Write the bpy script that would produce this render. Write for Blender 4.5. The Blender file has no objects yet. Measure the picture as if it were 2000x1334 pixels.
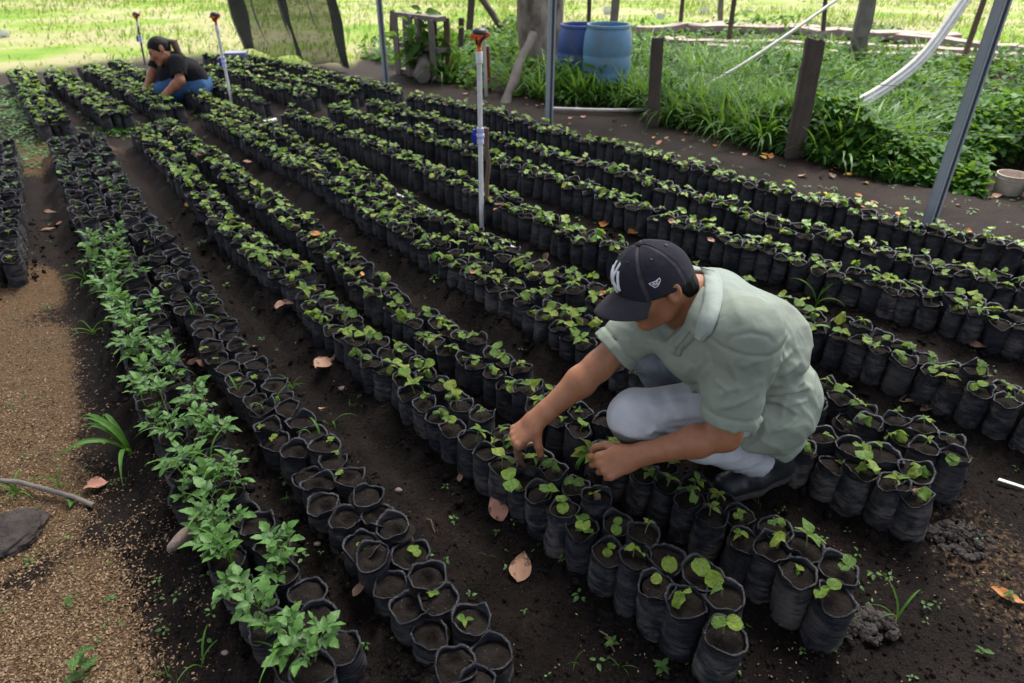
import bpy, math, random
import numpy as np
from mathutils import Vector, Matrix

# ------------------------------------------------------------------ camera, sky, sun, exposure
SC = bpy.context.scene
COL = SC.collection
CAM_H = 1.5
PITCH = math.radians(31.2)
cam_data = bpy.data.cameras.new('camera')
cam_data.lens = 24.0
cam_data.sensor_width = 36.0
cam_data.clip_start = 0.02
cam_data.clip_end = 2000.0
cam_data.dof.use_dof = True
cam_data.dof.focus_distance = 1.95
cam_data.dof.aperture_fstop = 4.0
cam = bpy.data.objects.new('camera', cam_data)
cam.location = (0, 0, CAM_H)
cam.rotation_euler = (math.pi / 2 - PITCH, 0, 0)
COL.objects.link(cam)
SC.camera = cam

SUN_EL, SUN_AZ = math.radians(58), math.radians(25)
world = bpy.data.worlds.new('World')
SC.world = world
world.use_nodes = True
wn = world.node_tree
wn.nodes.clear()
w_out = wn.nodes.new('ShaderNodeOutputWorld')
w_bg = wn.nodes.new('ShaderNodeBackground')
w_sky = wn.nodes.new('ShaderNodeTexSky')
w_sky.sky_type = 'NISHITA'
w_sky.sun_disc = False
w_sky.sun_elevation = SUN_EL
w_sky.sun_rotation = SUN_AZ
w_sky.air_density = 1.0
w_sky.dust_density = 4.0
w_sky.ozone_density = 1.0
# overcast: the blue of the clear sky is mixed with its own grey (cloud cover)
w_bw = wn.nodes.new('ShaderNodeRGBToBW')
w_mix = wn.nodes.new('ShaderNodeMix')
w_mix.data_type = 'RGBA'
w_mix.inputs[0].default_value = 0.66
wn.links.new(w_sky.outputs[0], w_bw.inputs[0])
wn.links.new(w_sky.outputs[0], w_mix.inputs[6])
wn.links.new(w_bw.outputs[0], w_mix.inputs[7])
wn.links.new(w_mix.outputs[2], w_bg.inputs[0])
w_bg.inputs[1].default_value = 0.13
wn.links.new(w_bg.outputs[0], w_out.inputs[0])

sun_data = bpy.data.lights.new('sun', 'SUN')
sun_data.energy = 1.5
sun_data.angle = math.radians(28)
sun_data.color = (1.0, 0.955, 0.88)
sun = bpy.data.objects.new('sun', sun_data)
# towards the sun: behind the nursery and a little to the right
sun.rotation_euler = Vector((-math.sin(SUN_AZ) * math.cos(SUN_EL), -math.cos(SUN_AZ) * math.cos(SUN_EL), -math.sin(SUN_EL))).to_track_quat('-Z', 'Y').to_euler()
COL.objects.link(sun)

SC.view_settings.view_transform = 'Standard'
SC.view_settings.look = 'None'
SC.view_settings.gamma = 1.0
SC.view_settings.use_curve_mapping = False
SC.view_settings.exposure = 1.9
SC.cycles.max_bounces = 8
SC.cycles.transparent_max_bounces = 12
SC.cycles.use_denoising = True

RNG = np.random.default_rng(7)
random.seed(7)
U = random.uniform

# ------------------------------------------------------------------ measuring: photo pixel (2000 x 1334) -> a point of the place
_CP, _SP = math.cos(PITCH), math.sin(PITCH)
_F = 24.0 / 36.0 * 2000.0

def ray(px, py):
    u, v = (px - 1000.0) / _F, (667.0 - py) / _F
    return u, _CP + v * _SP, -_SP + v * _CP

def G(px, py, z=0.0):
    dx, dy, dz = ray(px, py)
    t = (z - CAM_H) / dz
    return np.array((dx * t, dy * t, z))

def P(px, py, Y):
    dx, dy, dz = ray(px, py)
    t = Y / dy
    return np.array((dx * t, Y, CAM_H + dz * t))

def to_px(p):
    x, y, z = p[0], p[1], p[2] - CAM_H
    d = y * _CP - z * _SP
    return 1000 + x / d * _F, 667 - (y * _SP + z * _CP) / d * _F, d

# ------------------------------------------------------------------ noise
def _hash(i, j, k, s):
    n = (i * 374761393 + j * 668265263 + k * 2147483647 + s * 974711) & 0xffffffff
    n = ((n ^ (n >> 13)) * 1274126177) & 0xffffffff
    return ((n ^ (n >> 16)) & 0xffff) / 65535.0

def vnoise(p, seed=0):
    p = np.asarray(p, dtype=np.float64)
    i = np.floor(p).astype(np.int64)
    f = p - i
    f = f * f * (3 - 2 * f)
    r = 0
    for a in (0, 1):
        for b in (0, 1):
            for c in (0, 1):
                w = (f[..., 0] if a else 1 - f[..., 0]) * (f[..., 1] if b else 1 - f[..., 1]) * (f[..., 2] if c else 1 - f[..., 2])
                r = r + w * _hash(i[..., 0] + a, i[..., 1] + b, i[..., 2] + c, seed)
    return r * 2 - 1

def fbm(p, octv=4, seed=0):
    p = np.asarray(p, dtype=np.float64)
    r, a = 0, 1.0
    for o in range(octv):
        r = r + a * vnoise(p * (2.03 ** o) + 17.3 * o, seed + o)
        a *= 0.5
    return r

# ------------------------------------------------------------------ mesh helpers
def mesh_np(name, V, quads=None, tris=None, mats=(), smooth=True, mat_index=None, col=None):
    me = bpy.data.meshes.new(name)
    V = np.asarray(V, dtype=np.float32).reshape(-1, 3)
    quads = np.zeros((0, 4), np.int32) if quads is None else np.asarray(quads, np.int32).reshape(-1, 4)
    tris = np.zeros((0, 3), np.int32) if tris is None else np.asarray(tris, np.int32).reshape(-1, 3)
    nq, nt = len(quads), len(tris)
    me.vertices.add(len(V))
    me.vertices.foreach_set('co', V.ravel())
    me.loops.add(nq * 4 + nt * 3)
    me.loops.foreach_set('vertex_index', np.concatenate([quads.ravel(), tris.ravel()]).astype(np.int32))
    me.polygons.add(nq + nt)
    me.polygons.foreach_set('loop_start', np.concatenate([np.arange(nq) * 4, nq * 4 + np.arange(nt) * 3]).astype(np.int32))
    for m in mats:
        me.materials.append(m)
    if mat_index is not None:
        me.polygons.foreach_set('material_index', np.asarray(mat_index, np.int32))
    me.polygons.foreach_set('use_smooth', np.full(nq + nt, smooth, dtype=bool))
    if col is not None:
        a = me.color_attributes.new('mask', 'FLOAT_COLOR', 'POINT')
        c = np.ones((len(V), 4), np.float32)
        c[:, :col.shape[1]] = col
        a.data.foreach_set('color', c.ravel())
    me.update(calc_edges=True)
    me.validate()
    return me

class MB:
    """collects vertices and faces of one mesh"""
    def __init__(self):
        self.v, self.q, self.t, self.n = [], [], [], 0
    def add(self, V, quads=(), tris=()):
        V = np.asarray(V, float).reshape(-1, 3)
        if len(quads): self.q.append(np.asarray(quads, int).reshape(-1, 4) + self.n)
        if len(tris): self.t.append(np.asarray(tris, int).reshape(-1, 3) + self.n)
        self.v.append(V); self.n += len(V)
        return self
    def tube(self, pts, radii, seg=8, cap=True, squash=None):
        pts = [np.asarray(p, float) for p in pts]
        n = len(pts)
        if np.isscalar(radii): radii = [radii] * n
        up = None; rings = []
        for i in range(n):
            d = pts[min(i + 1, n - 1)] - pts[max(i - 1, 0)]
            d = d / (np.linalg.norm(d) + 1e-12)
            if up is None:
                ref = np.array((0, 0, 1.)) if abs(d[2]) < 0.9 else np.array((1., 0, 0))
            else: ref = up
            s = np.cross(d, ref); s /= np.linalg.norm(s) + 1e-12
            up = np.cross(s, d)
            a = np.arange(seg) / seg * 2 * np.pi
            rings.append(pts[i] + radii[i] * (np.outer(np.cos(a), s) + np.outer(np.sin(a), up) * (squash or 1)))
        V = np.concatenate(rings)
        q = []
        for i in range(n - 1):
            for j in range(seg):
                k = (j + 1) % seg
                q.append((i * seg + j, i * seg + k, (i + 1) * seg + k, (i + 1) * seg + j))
        t = []
        if cap:
            b = len(V)
            V = np.concatenate([V, pts[0][None], pts[-1][None]])
            for j in range(seg):
                k = (j + 1) % seg
                t.append((b, k, j)); t.append((b + 1, (n - 1) * seg + j, (n - 1) * seg + k))
        return self.add(V, q, t)
    def lathe(self, prof, seg=24, c=(0, 0, 0), M=None):
        """prof: list of (r, z)"""
        a = np.arange(seg) / seg * 2 * np.pi
        V = np.concatenate([np.stack([r * np.cos(a), r * np.sin(a), np.full(seg, z)], 1) for r, z in prof])
        q = []
        for i in range(len(prof) - 1):
            for j in range(seg):
                k = (j + 1) % seg
                q.append((i * seg + j, i * seg + k, (i + 1) * seg + k, (i + 1) * seg + j))
        if M is not None: V = V @ np.asarray(M)[:3, :3].T
        return self.add(V + np.asarray(c), q)
    def box(self, c, s, M=None, jit=0.0):
        x, y, z = np.asarray(s) / 2
        V = np.array([(-x, -y, -z), (x, -y, -z), (x, y, -z), (-x, y, -z), (-x, -y, z), (x, -y, z), (x, y, z), (-x, y, z)], float)
        if jit: V += RNG.uniform(-jit, jit, V.shape)
        if M is not None: V = V @ np.asarray(M)[:3, :3].T
        return self.add(V + np.asarray(c), [(0, 3, 2, 1), (4, 5, 6, 7), (0, 1, 5, 4), (1, 2, 6, 5), (2, 3, 7, 6), (3, 0, 4, 7)])
    def mesh(self, name, mat, smooth=True):
        V = np.concatenate(self.v)
        return mesh_np(name, V, np.concatenate(self.q) if self.q else None, np.concatenate(self.t) if self.t else None, [mat] if mat else [], smooth)
    def build(self, name, mat, parent=None, smooth=True, loc=None, autosmooth=True):
        """links ONE object; loc: origin of a top-level thing (vertices stay where they are)"""
        if loc is not None:
            self.v = [v - np.asarray(loc) for v in self.v]
        me = self.mesh(name, mat, smooth)
        if smooth and autosmooth: me.set_sharp_from_angle(angle=math.radians(42))
        o = bpy.data.objects.new(name, me)
        COL.objects.link(o)
        if loc is not None: o.location = loc
        if parent is not None: o.parent = parent
        return o

def tag(o, label=None, cat=None, group=None, kind=None):
    if label: o['label'] = label
    if cat: o['category'] = cat
    if group: o['group'] = group
    if kind: o['kind'] = kind
    return o

def obj(name, me, parent=None, loc=None, rot=None, scale=None):
    o = bpy.data.objects.new(name, me)
    COL.objects.link(o)
    if parent is not None: o.parent = parent
    if loc is not None: o.location = loc
    if rot is not None: o.rotation_euler = rot
    if scale is not None: o.scale = scale
    return o

def empty(name, loc=(0, 0, 0), rz=0.0):
    o = bpy.data.objects.new(name, None)
    o.empty_display_size = 0.1
    o.location = loc; o.rotation_euler = (0, 0, rz)
    COL.objects.link(o)
    return o

def rotz(a):
    c, s = math.cos(a), math.sin(a)
    return np.array(((c, -s, 0), (s, c, 0), (0, 0, 1.)))
def rotx(a):
    c, s = math.cos(a), math.sin(a)
    return np.array(((1., 0, 0), (0, c, -s), (0, s, c)))
def roty(a):
    c, s = math.cos(a), math.sin(a)
    return np.array(((c, 0, s), (0, 1., 0), (-s, 0, c)))
def unit(v):
    v = np.asarray(v, float)
    return v / (np.linalg.norm(v) + 1e-12)
def ordinal(n):
    return f"{n}{'th' if 10 <= n % 100 <= 20 else {1: 'st', 2: 'nd', 3: 'rd'}.get(n % 10, 'th')}"

# ------------------------------------------------------------------ materials
class NT:
    def __init__(self, name):
        self.m = bpy.data.materials.new(name)
        self.m.use_nodes = True
        self.t = self.m.node_tree
        self.t.nodes.clear()
        self.out = self.t.nodes.new('ShaderNodeOutputMaterial')
    def n(self, typ, **kw):
        nd = self.t.nodes.new(typ)
        for k, v in kw.items():
            if k.startswith('i_'):
                nd.inputs[int(k[2:]) if k[2:].isdigit() else k[2:].replace('_', ' ')].default_value = v
            else: setattr(nd, k, v)
        return nd
    def l(self, a, b): self.t.links.new(a, b)
    def coord(self, kind='Object'):
        return self.n('ShaderNodeTexCoord').outputs[kind]
    def noise(self, vec, scale, detail=4, rough=0.55, stretch=None):
        if stretch:
            mp = self.n('ShaderNodeMapping'); mp.inputs['Scale'].default_value = stretch
            self.l(vec, mp.inputs['Vector']); vec = mp.outputs[0]
        nd = self.n('ShaderNodeTexNoise')
        nd.inputs['Scale'].default_value = scale
        nd.inputs['Detail'].default_value = detail
        nd.inputs['Roughness'].default_value = rough
        self.l(vec, nd.inputs['Vector'])
        return nd.outputs['Fac']
    def ramp(self, fac, stops):
        r = self.n('ShaderNodeValToRGB')
        el = r.color_ramp.elements
        while len(el) < len(stops): el.new(0.5)
        for e, (p, c) in zip(el, stops):
            e.position = p
            e.color = (*c, 1) if hasattr(c, '__len__') else (c, c, c, 1)
        self.l(fac, r.inputs[0])
        return r.outputs[0]
    def mix(self, fac, a, b, blend='MIX'):
        m = self.n('ShaderNodeMix', data_type='RGBA', blend_type=blend)
        for s, x in ((0, fac), (6, a), (7, b)):
            if hasattr(x, 'is_output'): self.l(x, m.inputs[s])
            else: m.inputs[s].default_value = (*x, 1) if hasattr(x, '__len__') else x
        return m.outputs[2]
    def math(self, op, a, b=None):
        m = self.n('ShaderNodeMath', operation=op)
        for s, x in ((0, a), (1, b)):
            if x is None: continue
            if hasattr(x, 'is_output'): self.l(x, m.inputs[s])
            else: m.inputs[s].default_value = x
        return m.outputs[0]
    def bump(self, h, strength=0.3, dist=0.01, prev=None):
        b = self.n('ShaderNodeBump')
        b.inputs['Strength'].default_value = strength
        b.inputs['Distance'].default_value = dist
        self.l(h, b.inputs['Height'])
        if prev is not None: self.l(prev, b.inputs['Normal'])
        return b.outputs[0]
    def bsdf(self, color, rough=0.6, spec=0.5, normal=None, metal=0.0, sheen=0.0, sss=0.0):
        b = self.n('ShaderNodeBsdfPrincipled')
        for k, x in (('Base Color', color), ('Roughness', rough), ('Metallic', metal), ('Specular IOR Level', spec)):
            if hasattr(x, 'is_output'): self.l(x, b.inputs[k])
            else: b.inputs[k].default_value = (*x, 1) if hasattr(x, '__len__') else x
        if normal is not None: self.l(normal, b.inputs['Normal'])
        if sheen: b.inputs['Sheen Weight'].default_value = sheen
        if sss:
            b.inputs['Subsurface Weight'].default_value = sss
            b.inputs['Subsurface Radius'].default_value = (0.012, 0.005, 0.003)
            b.inputs['Subsurface Scale'].default_value = 0.6
        return b.outputs[0]
    def done(self, shader):
        self.l(shader, self.out.inputs[0])
        return self.m

def rnd(t):  # one value per object
    return t.n('ShaderNodeObjectInfo').outputs['Random']
def isl(t):  # one value per loose piece
    return t.n('ShaderNodeNewGeometry').outputs['Random Per Island']

def leaf_mat(name, stops, per='object', trans=0.35, spots=True, rough=0.45, spec=0.4):
    t = NT(name)
    r = rnd(t) if per == 'object' else isl(t)
    c = t.ramp(r, stops)
    co = t.coord('Object')
    # single leaves have their own unit-sized space: blade along x
    own = per == 'object'
    if own:
        sh = t.n('ShaderNodeVectorMath', operation='ADD'); cb = t.n('ShaderNodeCombineXYZ')
        t.l(t.math('MULTIPLY', r, 57.0), cb.inputs[2]); t.l(co, sh.inputs[0]); t.l(cb.outputs[0], sh.inputs[1])
        sp = t.n('ShaderNodeSeparateXYZ'); t.l(co, sp.inputs[0])
        ay = t.math('ABSOLUTE', sp.outputs[1])
        co = sh.outputs[0]
    n1 = t.noise(co, 5 if own else 60, 4)
    c = t.mix(t.ramp(n1, [(0.35, 0.0), (0.7, 0.55)]), c, (0.03, 0.07, 0.012))
    if own:
        mid = t.ramp(ay, [(0.008, 1.0), (0.035, 0.0)])
        lat = t.ramp(t.math('SINE', t.math('SUBTRACT', t.math('MULTIPLY', sp.outputs[0], 34.0), t.math('MULTIPLY', ay, 26.0))), [(0.80, 0.0), (0.97, 0.7)])
        vein = t.math('MAXIMUM', mid, lat)
        c = t.mix(t.math('MULTIPLY', vein, 0.38), c, (0.42, 0.50, 0.16))
    if spots:
        n2 = t.noise(co, 6 if own else 95, 4, 0.7)
        c = t.mix(t.ramp(n2, [(0.62, 0.0), (0.67, 0.8)]), c, (0.06, 0.035, 0.015))
    nb = t.bump(n1, 0.45, 0.05 if own else 0.004)
    if own: nb = t.bump(vein, 0.5, -0.02, nb)
    b = t.bsdf(c, rough, spec, nb)
    tr = t.n('ShaderNodeBsdfTranslucent')
    t.l(t.mix(0.25, c, (0.4, 0.6, 0.05), 'MIX'), tr.inputs[0])
    ms = t.n('ShaderNodeMixShader'); ms.inputs[0].default_value = trans
    t.l(b, ms.inputs[1]); t.l(tr.outputs[0], ms.inputs[2])
    return t.done(ms.outputs[0])

def plain(name, color, rough=0.6, spec=0.4, noise_scale=None, amount=0.25, dark=None, metal=0.0, bump=0.0, stretch=None, bdist=0.003):
    t = NT(name)
    co = t.coord('Object')
    c, nb = color, None
    if noise_scale:
        n = t.noise(co, noise_scale, 5, 0.6, stretch)
        c = t.mix(t.ramp(n, [(0.35, amount), (0.7, 0.0)]), color, dark or tuple(x * 0.35 for x in color))
        if bump: nb = t.bump(n, bump, bdist)
    return t.done(t.bsdf(c, rough, spec, nb, metal))

M = {}
# --- soil inside the bags
def soil_mat(name, base, light):
    t = NT(name)
    co = t.n('ShaderNodeNewGeometry').outputs['Position']
    n1 = t.noise(co, 22, 5, 0.65)
    n2 = t.noise(co, 190, 3, 0.7)
    c = t.ramp(n1, [(0.3, base), (0.75, light)])
    vo = t.n('ShaderNodeTexVoronoi'); vo.inputs['Scale'].default_value = 140
    t.l(co, vo.inputs['Vector'])
    sp = t.math('MULTIPLY', t.ramp(vo.outputs['Distance'], [(0.12, 1.0), (0.2, 0.0)]), t.ramp(t.noise(co, 60, 2), [(0.52, 0.0), (0.62, 1.0)]))
    c = t.mix(t.math('MULTIPLY', sp, 0.5), c, (0.22, 0.17, 0.12))
    nb = t.bump(n2, 0.7, 0.006)
    nb = t.bump(n1, 0.5, 0.02, nb)
    return t.done(t.bsdf(c, 0.95, 0.06, nb))
M['bag_soil'] = soil_mat('bag_soil', (0.0075, 0.0060, 0.0052), (0.026, 0.0212, 0.0188))
M['clod'] = soil_mat('clod', (0.007, 0.0056, 0.005), (0.021, 0.017, 0.015))
M['grey_clod'] = soil_mat('grey_clod', (0.040, 0.034, 0.032), (0.085, 0.074, 0.070))

# --- black poly film, dusted with dried soil
def film_mat(name):
    t = NT(name)
    co = t.coord('Object')
    off = t.n('ShaderNodeVectorMath', operation='ADD')
    comb = t.n('ShaderNodeCombineXYZ')
    r = rnd(t)
    t.l(t.math('MULTIPLY', r, 40.0), comb.inputs[0]); t.l(t.math('MULTIPLY', r, 23.0), comb.inputs[2])
    t.l(co, off.inputs[0]); t.l(comb.outputs[0], off.inputs[1])
    v = off.outputs[0]
    wr = t.noise(v, 17, 6, 0.72, (1, 1, 5))
    fine = t.noise(v, 60, 4, 0.7, (1, 1, 8))
    big = t.noise(v, 13, 4, 0.6)
    sep = t.n('ShaderNodeSeparateXYZ'); t.l(co, sep.inputs[0])
    hgt = t.ramp(t.math('MULTIPLY', sep.outputs[2], 5.0), [(0.05, 0.80), (0.55, 0.72), (0.78, 0.22), (1.0, 0.14)])
    dust = t.math('MULTIPLY', hgt, t.ramp(wr, [(0.42, 0.12), (0.56, 1.0)]))
    dust = t.math('MULTIPLY', dust, t.ramp(big, [(0.40, 0.10), (0.56, 1.0)]))
    dust = t.math('MINIMUM', t.math('MULTIPLY', dust, t.math('ADD', t.math('MULTIPLY', r, 1.6), 0.45)), 0.92)
    c = t.mix(dust, (0.0055, 0.0078, 0.0160), (0.125, 0.112, 0.106))
    ro = t.mix(dust, (0.33, 0.33, 0.33), (0.85, 0.85, 0.85))
    nb = t.bump(wr, 0.75, 0.014)
    nb = t.bump(fine, 0.5, 0.005, nb)
    return t.done(t.bsdf(c, ro, 0.42, nb))
M['film'] = film_mat('black_film')

GREENS = [(0.0, (0.065, 0.165, 0.022)), (0.3, (0.135, 0.270, 0.030)), (0.6, (0.210, 0.340, 0.036)), (0.93, (0.29, 0.38, 0.045)), (1.0, (0.36, 0.36, 0.05))]
M['leaf'] = leaf_mat('seedling_leaf', GREENS, 'object')
M['leaf_isl'] = leaf_mat('seedling_leaves', GREENS, 'island', spots=False)
M['stem'] = plain('seedling_stem', (0.16, 0.20, 0.05), 0.5, 0.4, 80, 0.5)
WEED = [(0.0, (0.045, 0.130, 0.026)), (0.5, (0.080, 0.200, 0.045)), (1.0, (0.130, 0.285, 0.066))]
M['weed'] = leaf_mat('weed_leaf', WEED, 'object', spots=False)
M['weed_isl'] = leaf_mat('weed_leaves', WEED, 'island', spots=False)
BLADE = [(0.0, (0.035, 0.120, 0.014)), (0.5, (0.070, 0.200, 0.022)), (1.0, (0.13, 0.29, 0.04))]
M['blade'] = leaf_mat('grass_blade', BLADE, 'island', spots=False, rough=0.5, spec=0.3)
UNDER = [(0.0, (0.020, 0.070, 0.010)), (0.5, (0.040, 0.135, 0.016)), (0.9, (0.07, 0.20, 0.025)), (1.0, (0.12, 0.26, 0.04))]
M['under'] = leaf_mat('undergrowth_blade', UNDER, 'island', spots=False, rough=0.62, spec=0.22)
FIELD = [(0.0, (0.13, 0.235, 0.028)), (0.4, (0.20, 0.285, 0.045)), (0.75, (0.27, 0.295, 0.085)), (1.0, (0.34, 0.305, 0.18))]
M['fieldblade'] = leaf_mat('field_grass', FIELD, 'island', 0.5, spots=False, rough=0.7, spec=0.2)

def dead_leaf(name, a, b):
    t = NT(name)
    co = t.coord('Object')
    n = t.noise(co, 45, 4, 0.6)
    n2 = t.noise(co, 30, 3, 0.7)
    c = t.mix(n, a, b)
    c = t.mix(t.ramp(n2, [(0.55, 0.0), (0.63, 0.85)]), c, (0.035, 0.025, 0.02))
    return t.done(t.bsdf(c, 0.6, 0.3, t.bump(n, 0.4, 0.004)))
M['dead_tan'] = dead_leaf('dead_leaf_tan', (0.30, 0.17, 0.11), (0.40, 0.22, 0.14))
M['dead_orange'] = dead_leaf('dead_leaf_orange', (0.42, 0.15, 0.04), (0.48, 0.22, 0.07))
M['dead_pink'] = dead_leaf('dead_leaf_pink', (0.42, 0.19, 0.14), (0.46, 0.24, 0.16))
M['dead_brown'] = dead_leaf('dead_leaf_brown', (0.15, 0.085, 0.055), (0.22, 0.13, 0.085))
M['dead_yellow'] = dead_leaf('dead_leaf_yellow', (0.55, 0.30, 0.04), (0.62, 0.36, 0.07))

def wood_mat(name, a, b, stretch=(1, 1, 0.07)):
    t = NT(name)
    co = t.coord('Object')
    n = t.noise(co, 38, 5, 0.65, stretch)
    n2 = t.noise(co, 6, 4)
    c = t.mix(n, a, b)
    c = t.mix(t.ramp(n2, [(0.4, 0.0), (0.75, 0.5)]), c, tuple(x * 0.4 for x in a))
    return t.done(t.bsdf(c, 0.85, 0.2, t.bump(n, 0.6, 0.01)))
M['wood_dark'] = wood_mat('weathered_wood_dark', (0.055, 0.042, 0.036), (0.12, 0.095, 0.082))
M['wood_grey'] = wood_mat('weathered_wood_grey', (0.13, 0.11, 0.10), (0.25, 0.215, 0.19))
M['wood_brown'] = wood_mat('weathered_wood_brown', (0.10, 0.065, 0.045), (0.20, 0.14, 0.10))
M['plank'] = wood_mat('sun_bleached_plank', (0.26, 0.19, 0.16), (0.42, 0.34, 0.29), (0.07, 1, 1))
M['bark'] = plain('tree_bark', (0.30, 0.25, 0.21), 0.9, 0.15, 9, 0.9, (0.075, 0.055, 0.042), 0, 0.7, (1, 1, .5), 0.02)
M['steel'] = plain('galvanised_steel', (0.30, 0.335, 0.38), 0.5, 0.5, 14, 0.3, (0.18, 0.20, 0.23), 0.05, 0.1)
M['pvc'] = plain('white_pvc', (0.72, 0.73, 0.76), 0.4, 0.5, 20, 0.35, (0.42, 0.38, 0.33))
M['pvc_old'] = plain('weathered_pvc', (0.50, 0.49, 0.46), 0.5, 0.4, 12, 0.6, (0.25, 0.22, 0.18))
M['blue_plastic'] = plain('blue_valve', (0.012, 0.022, 0.36), 0.35, 0.5)
M['lilac_plastic'] = plain('pale_valve', (0.50, 0.52, 0.78), 0.4, 0.5)
M['orange_plastic'] = plain('orange_plastic', (0.80, 0.13, 0.02), 0.4, 0.5, 40, 0.3, (0.5, 0.07, 0.01))
M['black_plastic'] = plain('black_plastic', (0.012, 0.012, 0.013), 0.4, 0.5)
M['red_paint'] = plain('red_paint', (0.22, 0.022, 0.022), 0.5, 0.4, 25, 0.5)
M['barrel_light'] = plain('faded_blue_plastic', (0.085, 0.235, 0.42), 0.55, 0.35, 7, 0.9, (0.12, 0.17, 0.21), 0, 0.2)
M['barrel_dark'] = plain('deep_blue_plastic', (0.030, 0.085, 0.34), 0.5, 0.35, 7, 0.85, (0.06, 0.075, 0.14), 0, 0.2)
M['stool'] = plain('grey_lilac_plastic', (0.22, 0.235, 0.32), 0.5, 0.4, 20, 0.3)
M['bucket'] = plain('stained_white_bucket', (0.60, 0.55, 0.50), 0.55, 0.4, 10, 0.75, (0.30, 0.19, 0.13))
M['stone'] = plain('stone', (0.19, 0.15, 0.14), 0.8, 0.3, 30, 0.6, None, 0, 0.4)
M['pale_stone'] = plain('pale_stone', (0.27, 0.20, 0.18), 0.85, 0.2, 55, 0.7, None, 0, 0.7)
M['wire'] = plain('wire', (0.18, 0.17, 0.16), 0.5, 0.5, 30, 0.3)
M['white_scrap'] = plain('white_scrap', (0.75, 0.75, 0.74), 0.7, 0.3, 30, 0.3)

def husk_mat():
    t = NT('rice_husk')
    c = t.ramp(isl(t), [(0.0, (0.065, 0.038, 0.021)), (0.5, (0.185, 0.115, 0.062)), (1.0, (0.34, 0.235, 0.138))])
    return t.done(t.bsdf(c, 0.7, 0.3))
M['husk'] = husk_mat()

def net_mat(name, dens):
    t = NT(name)
    co = t.coord('Object')
    n = t.noise(co, 3.0, 4)
    b = t.bsdf((0.034, 0.036, 0.040), 0.7, 0.3)
    tr = t.n('ShaderNodeBsdfTransparent')
    ms = t.n('ShaderNodeMixShader')
    t.l(t.math('ADD', t.math('MULTIPLY', n, 0.16), dens - 0.08), ms.inputs[0])
    t.l(tr.outputs[0], ms.inputs[1]); t.l(b, ms.inputs[2])
    return t.done(ms.outputs[0])
M['net'] = net_mat('shade_net', 0.74)
M['net_dense'] = net_mat('shade_net_folded', 0.95)
M['net_roof'] = net_mat('shade_net_roof', 0.52)

# --- ground: mask colour r = husk, g = field, b = path / dry earth
def ground_mat():
    t = NT('nursery_ground')
    p = t.n('ShaderNodeNewGeometry').outputs['Position']
    at = t.n('ShaderNodeAttribute', attribute_name='mask')
    sep = t.n('ShaderNodeSeparateColor'); t.l(at.outputs['Color'], sep.inputs[0])
    n1 = t.noise(p, 7, 6, 0.65)
    n2 = t.noise(p, 60, 5, 0.7)
    n3 = t.noise(p, 260, 3, 0.7)
    soil = t.ramp(n1, [(0.28, (0.0065, 0.0048, 0.0042)), (0.5, (0.0145, 0.0108, 0.0094)), (0.75, (0.032, 0.0245, 0.0215))])
    soil = t.mix(t.ramp(n2, [(0.35, 0.6), (0.6, 0.0)]), soil, (0.004, 0.0034, 0.0032))
    vo = t.n('ShaderNodeTexVoronoi'); vo.inputs['Scale'].default_value = 105
    t.l(p, vo.inputs['Vector'])
    sp = t.math('MULTIPLY', t.ramp(vo.outputs['Distance'], [(0.10, 1.0), (0.22, 0.0)]), t.ramp(t.noise(p, 9, 4), [(0.48, 0.0), (0.66, 1.0)]))
    soil = t.mix(t.math('MULTIPLY', sp, 0.7), soil, (0.20, 0.13, 0.08))
    earth = t.ramp(n1, [(0.3, (0.019, 0.0140, 0.0123)), (0.7, (0.054, 0.041, 0.0365))])
    c = t.mix(sep.outputs[2], soil, earth)
    c = t.mix(t.ramp(n3, [(0.36, 0.75), (0.52, 0.0)]), c, (0.0045, 0.0036, 0.0033))
    c = t.mix(t.ramp(t.noise(p, 420, 2, 0.6), [(0.63, 0.0), (0.70, 0.55)]), c, (0.13, 0.095, 0.07))
    husk = t.ramp(t.noise(p, 150, 4, 0.75), [(0.3, (0.045, 0.028, 0.016)), (0.5, (0.14, 0.088, 0.050)), (0.7, (0.25, 0.168, 0.098))])
    hm = t.math('ADD', sep.outputs[0], t.math('MULTIPLY', t.math('SUBTRACT', n2, 0.5), 1.3))
    c = t.mix(t.ramp(hm, [(0.38, 0.0), (0.62, 1.0)]), c, husk)
    nf = t.noise(p, 0.55, 5, 0.6)
    field = t.ramp(nf, [(0.30, (0.095, 0.21, 0.020)), (0.44, (0.19, 0.26, 0.05)), (0.54, (0.30, 0.275, 0.15)), (0.72, (0.19, 0.25, 0.055))])
    c = t.mix(sep.outputs[1], c, field)
    nb = t.bump(n3, 0.8, 0.005)
    nb = t.bump(n2, 0.8, 0.020, nb)
    ro = t.ramp(n1, [(0.3, 0.62), (0.6, 0.92)])
    return t.done(t.bsdf(c, ro, 0.08, nb))
M['ground'] = ground_mat()

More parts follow.
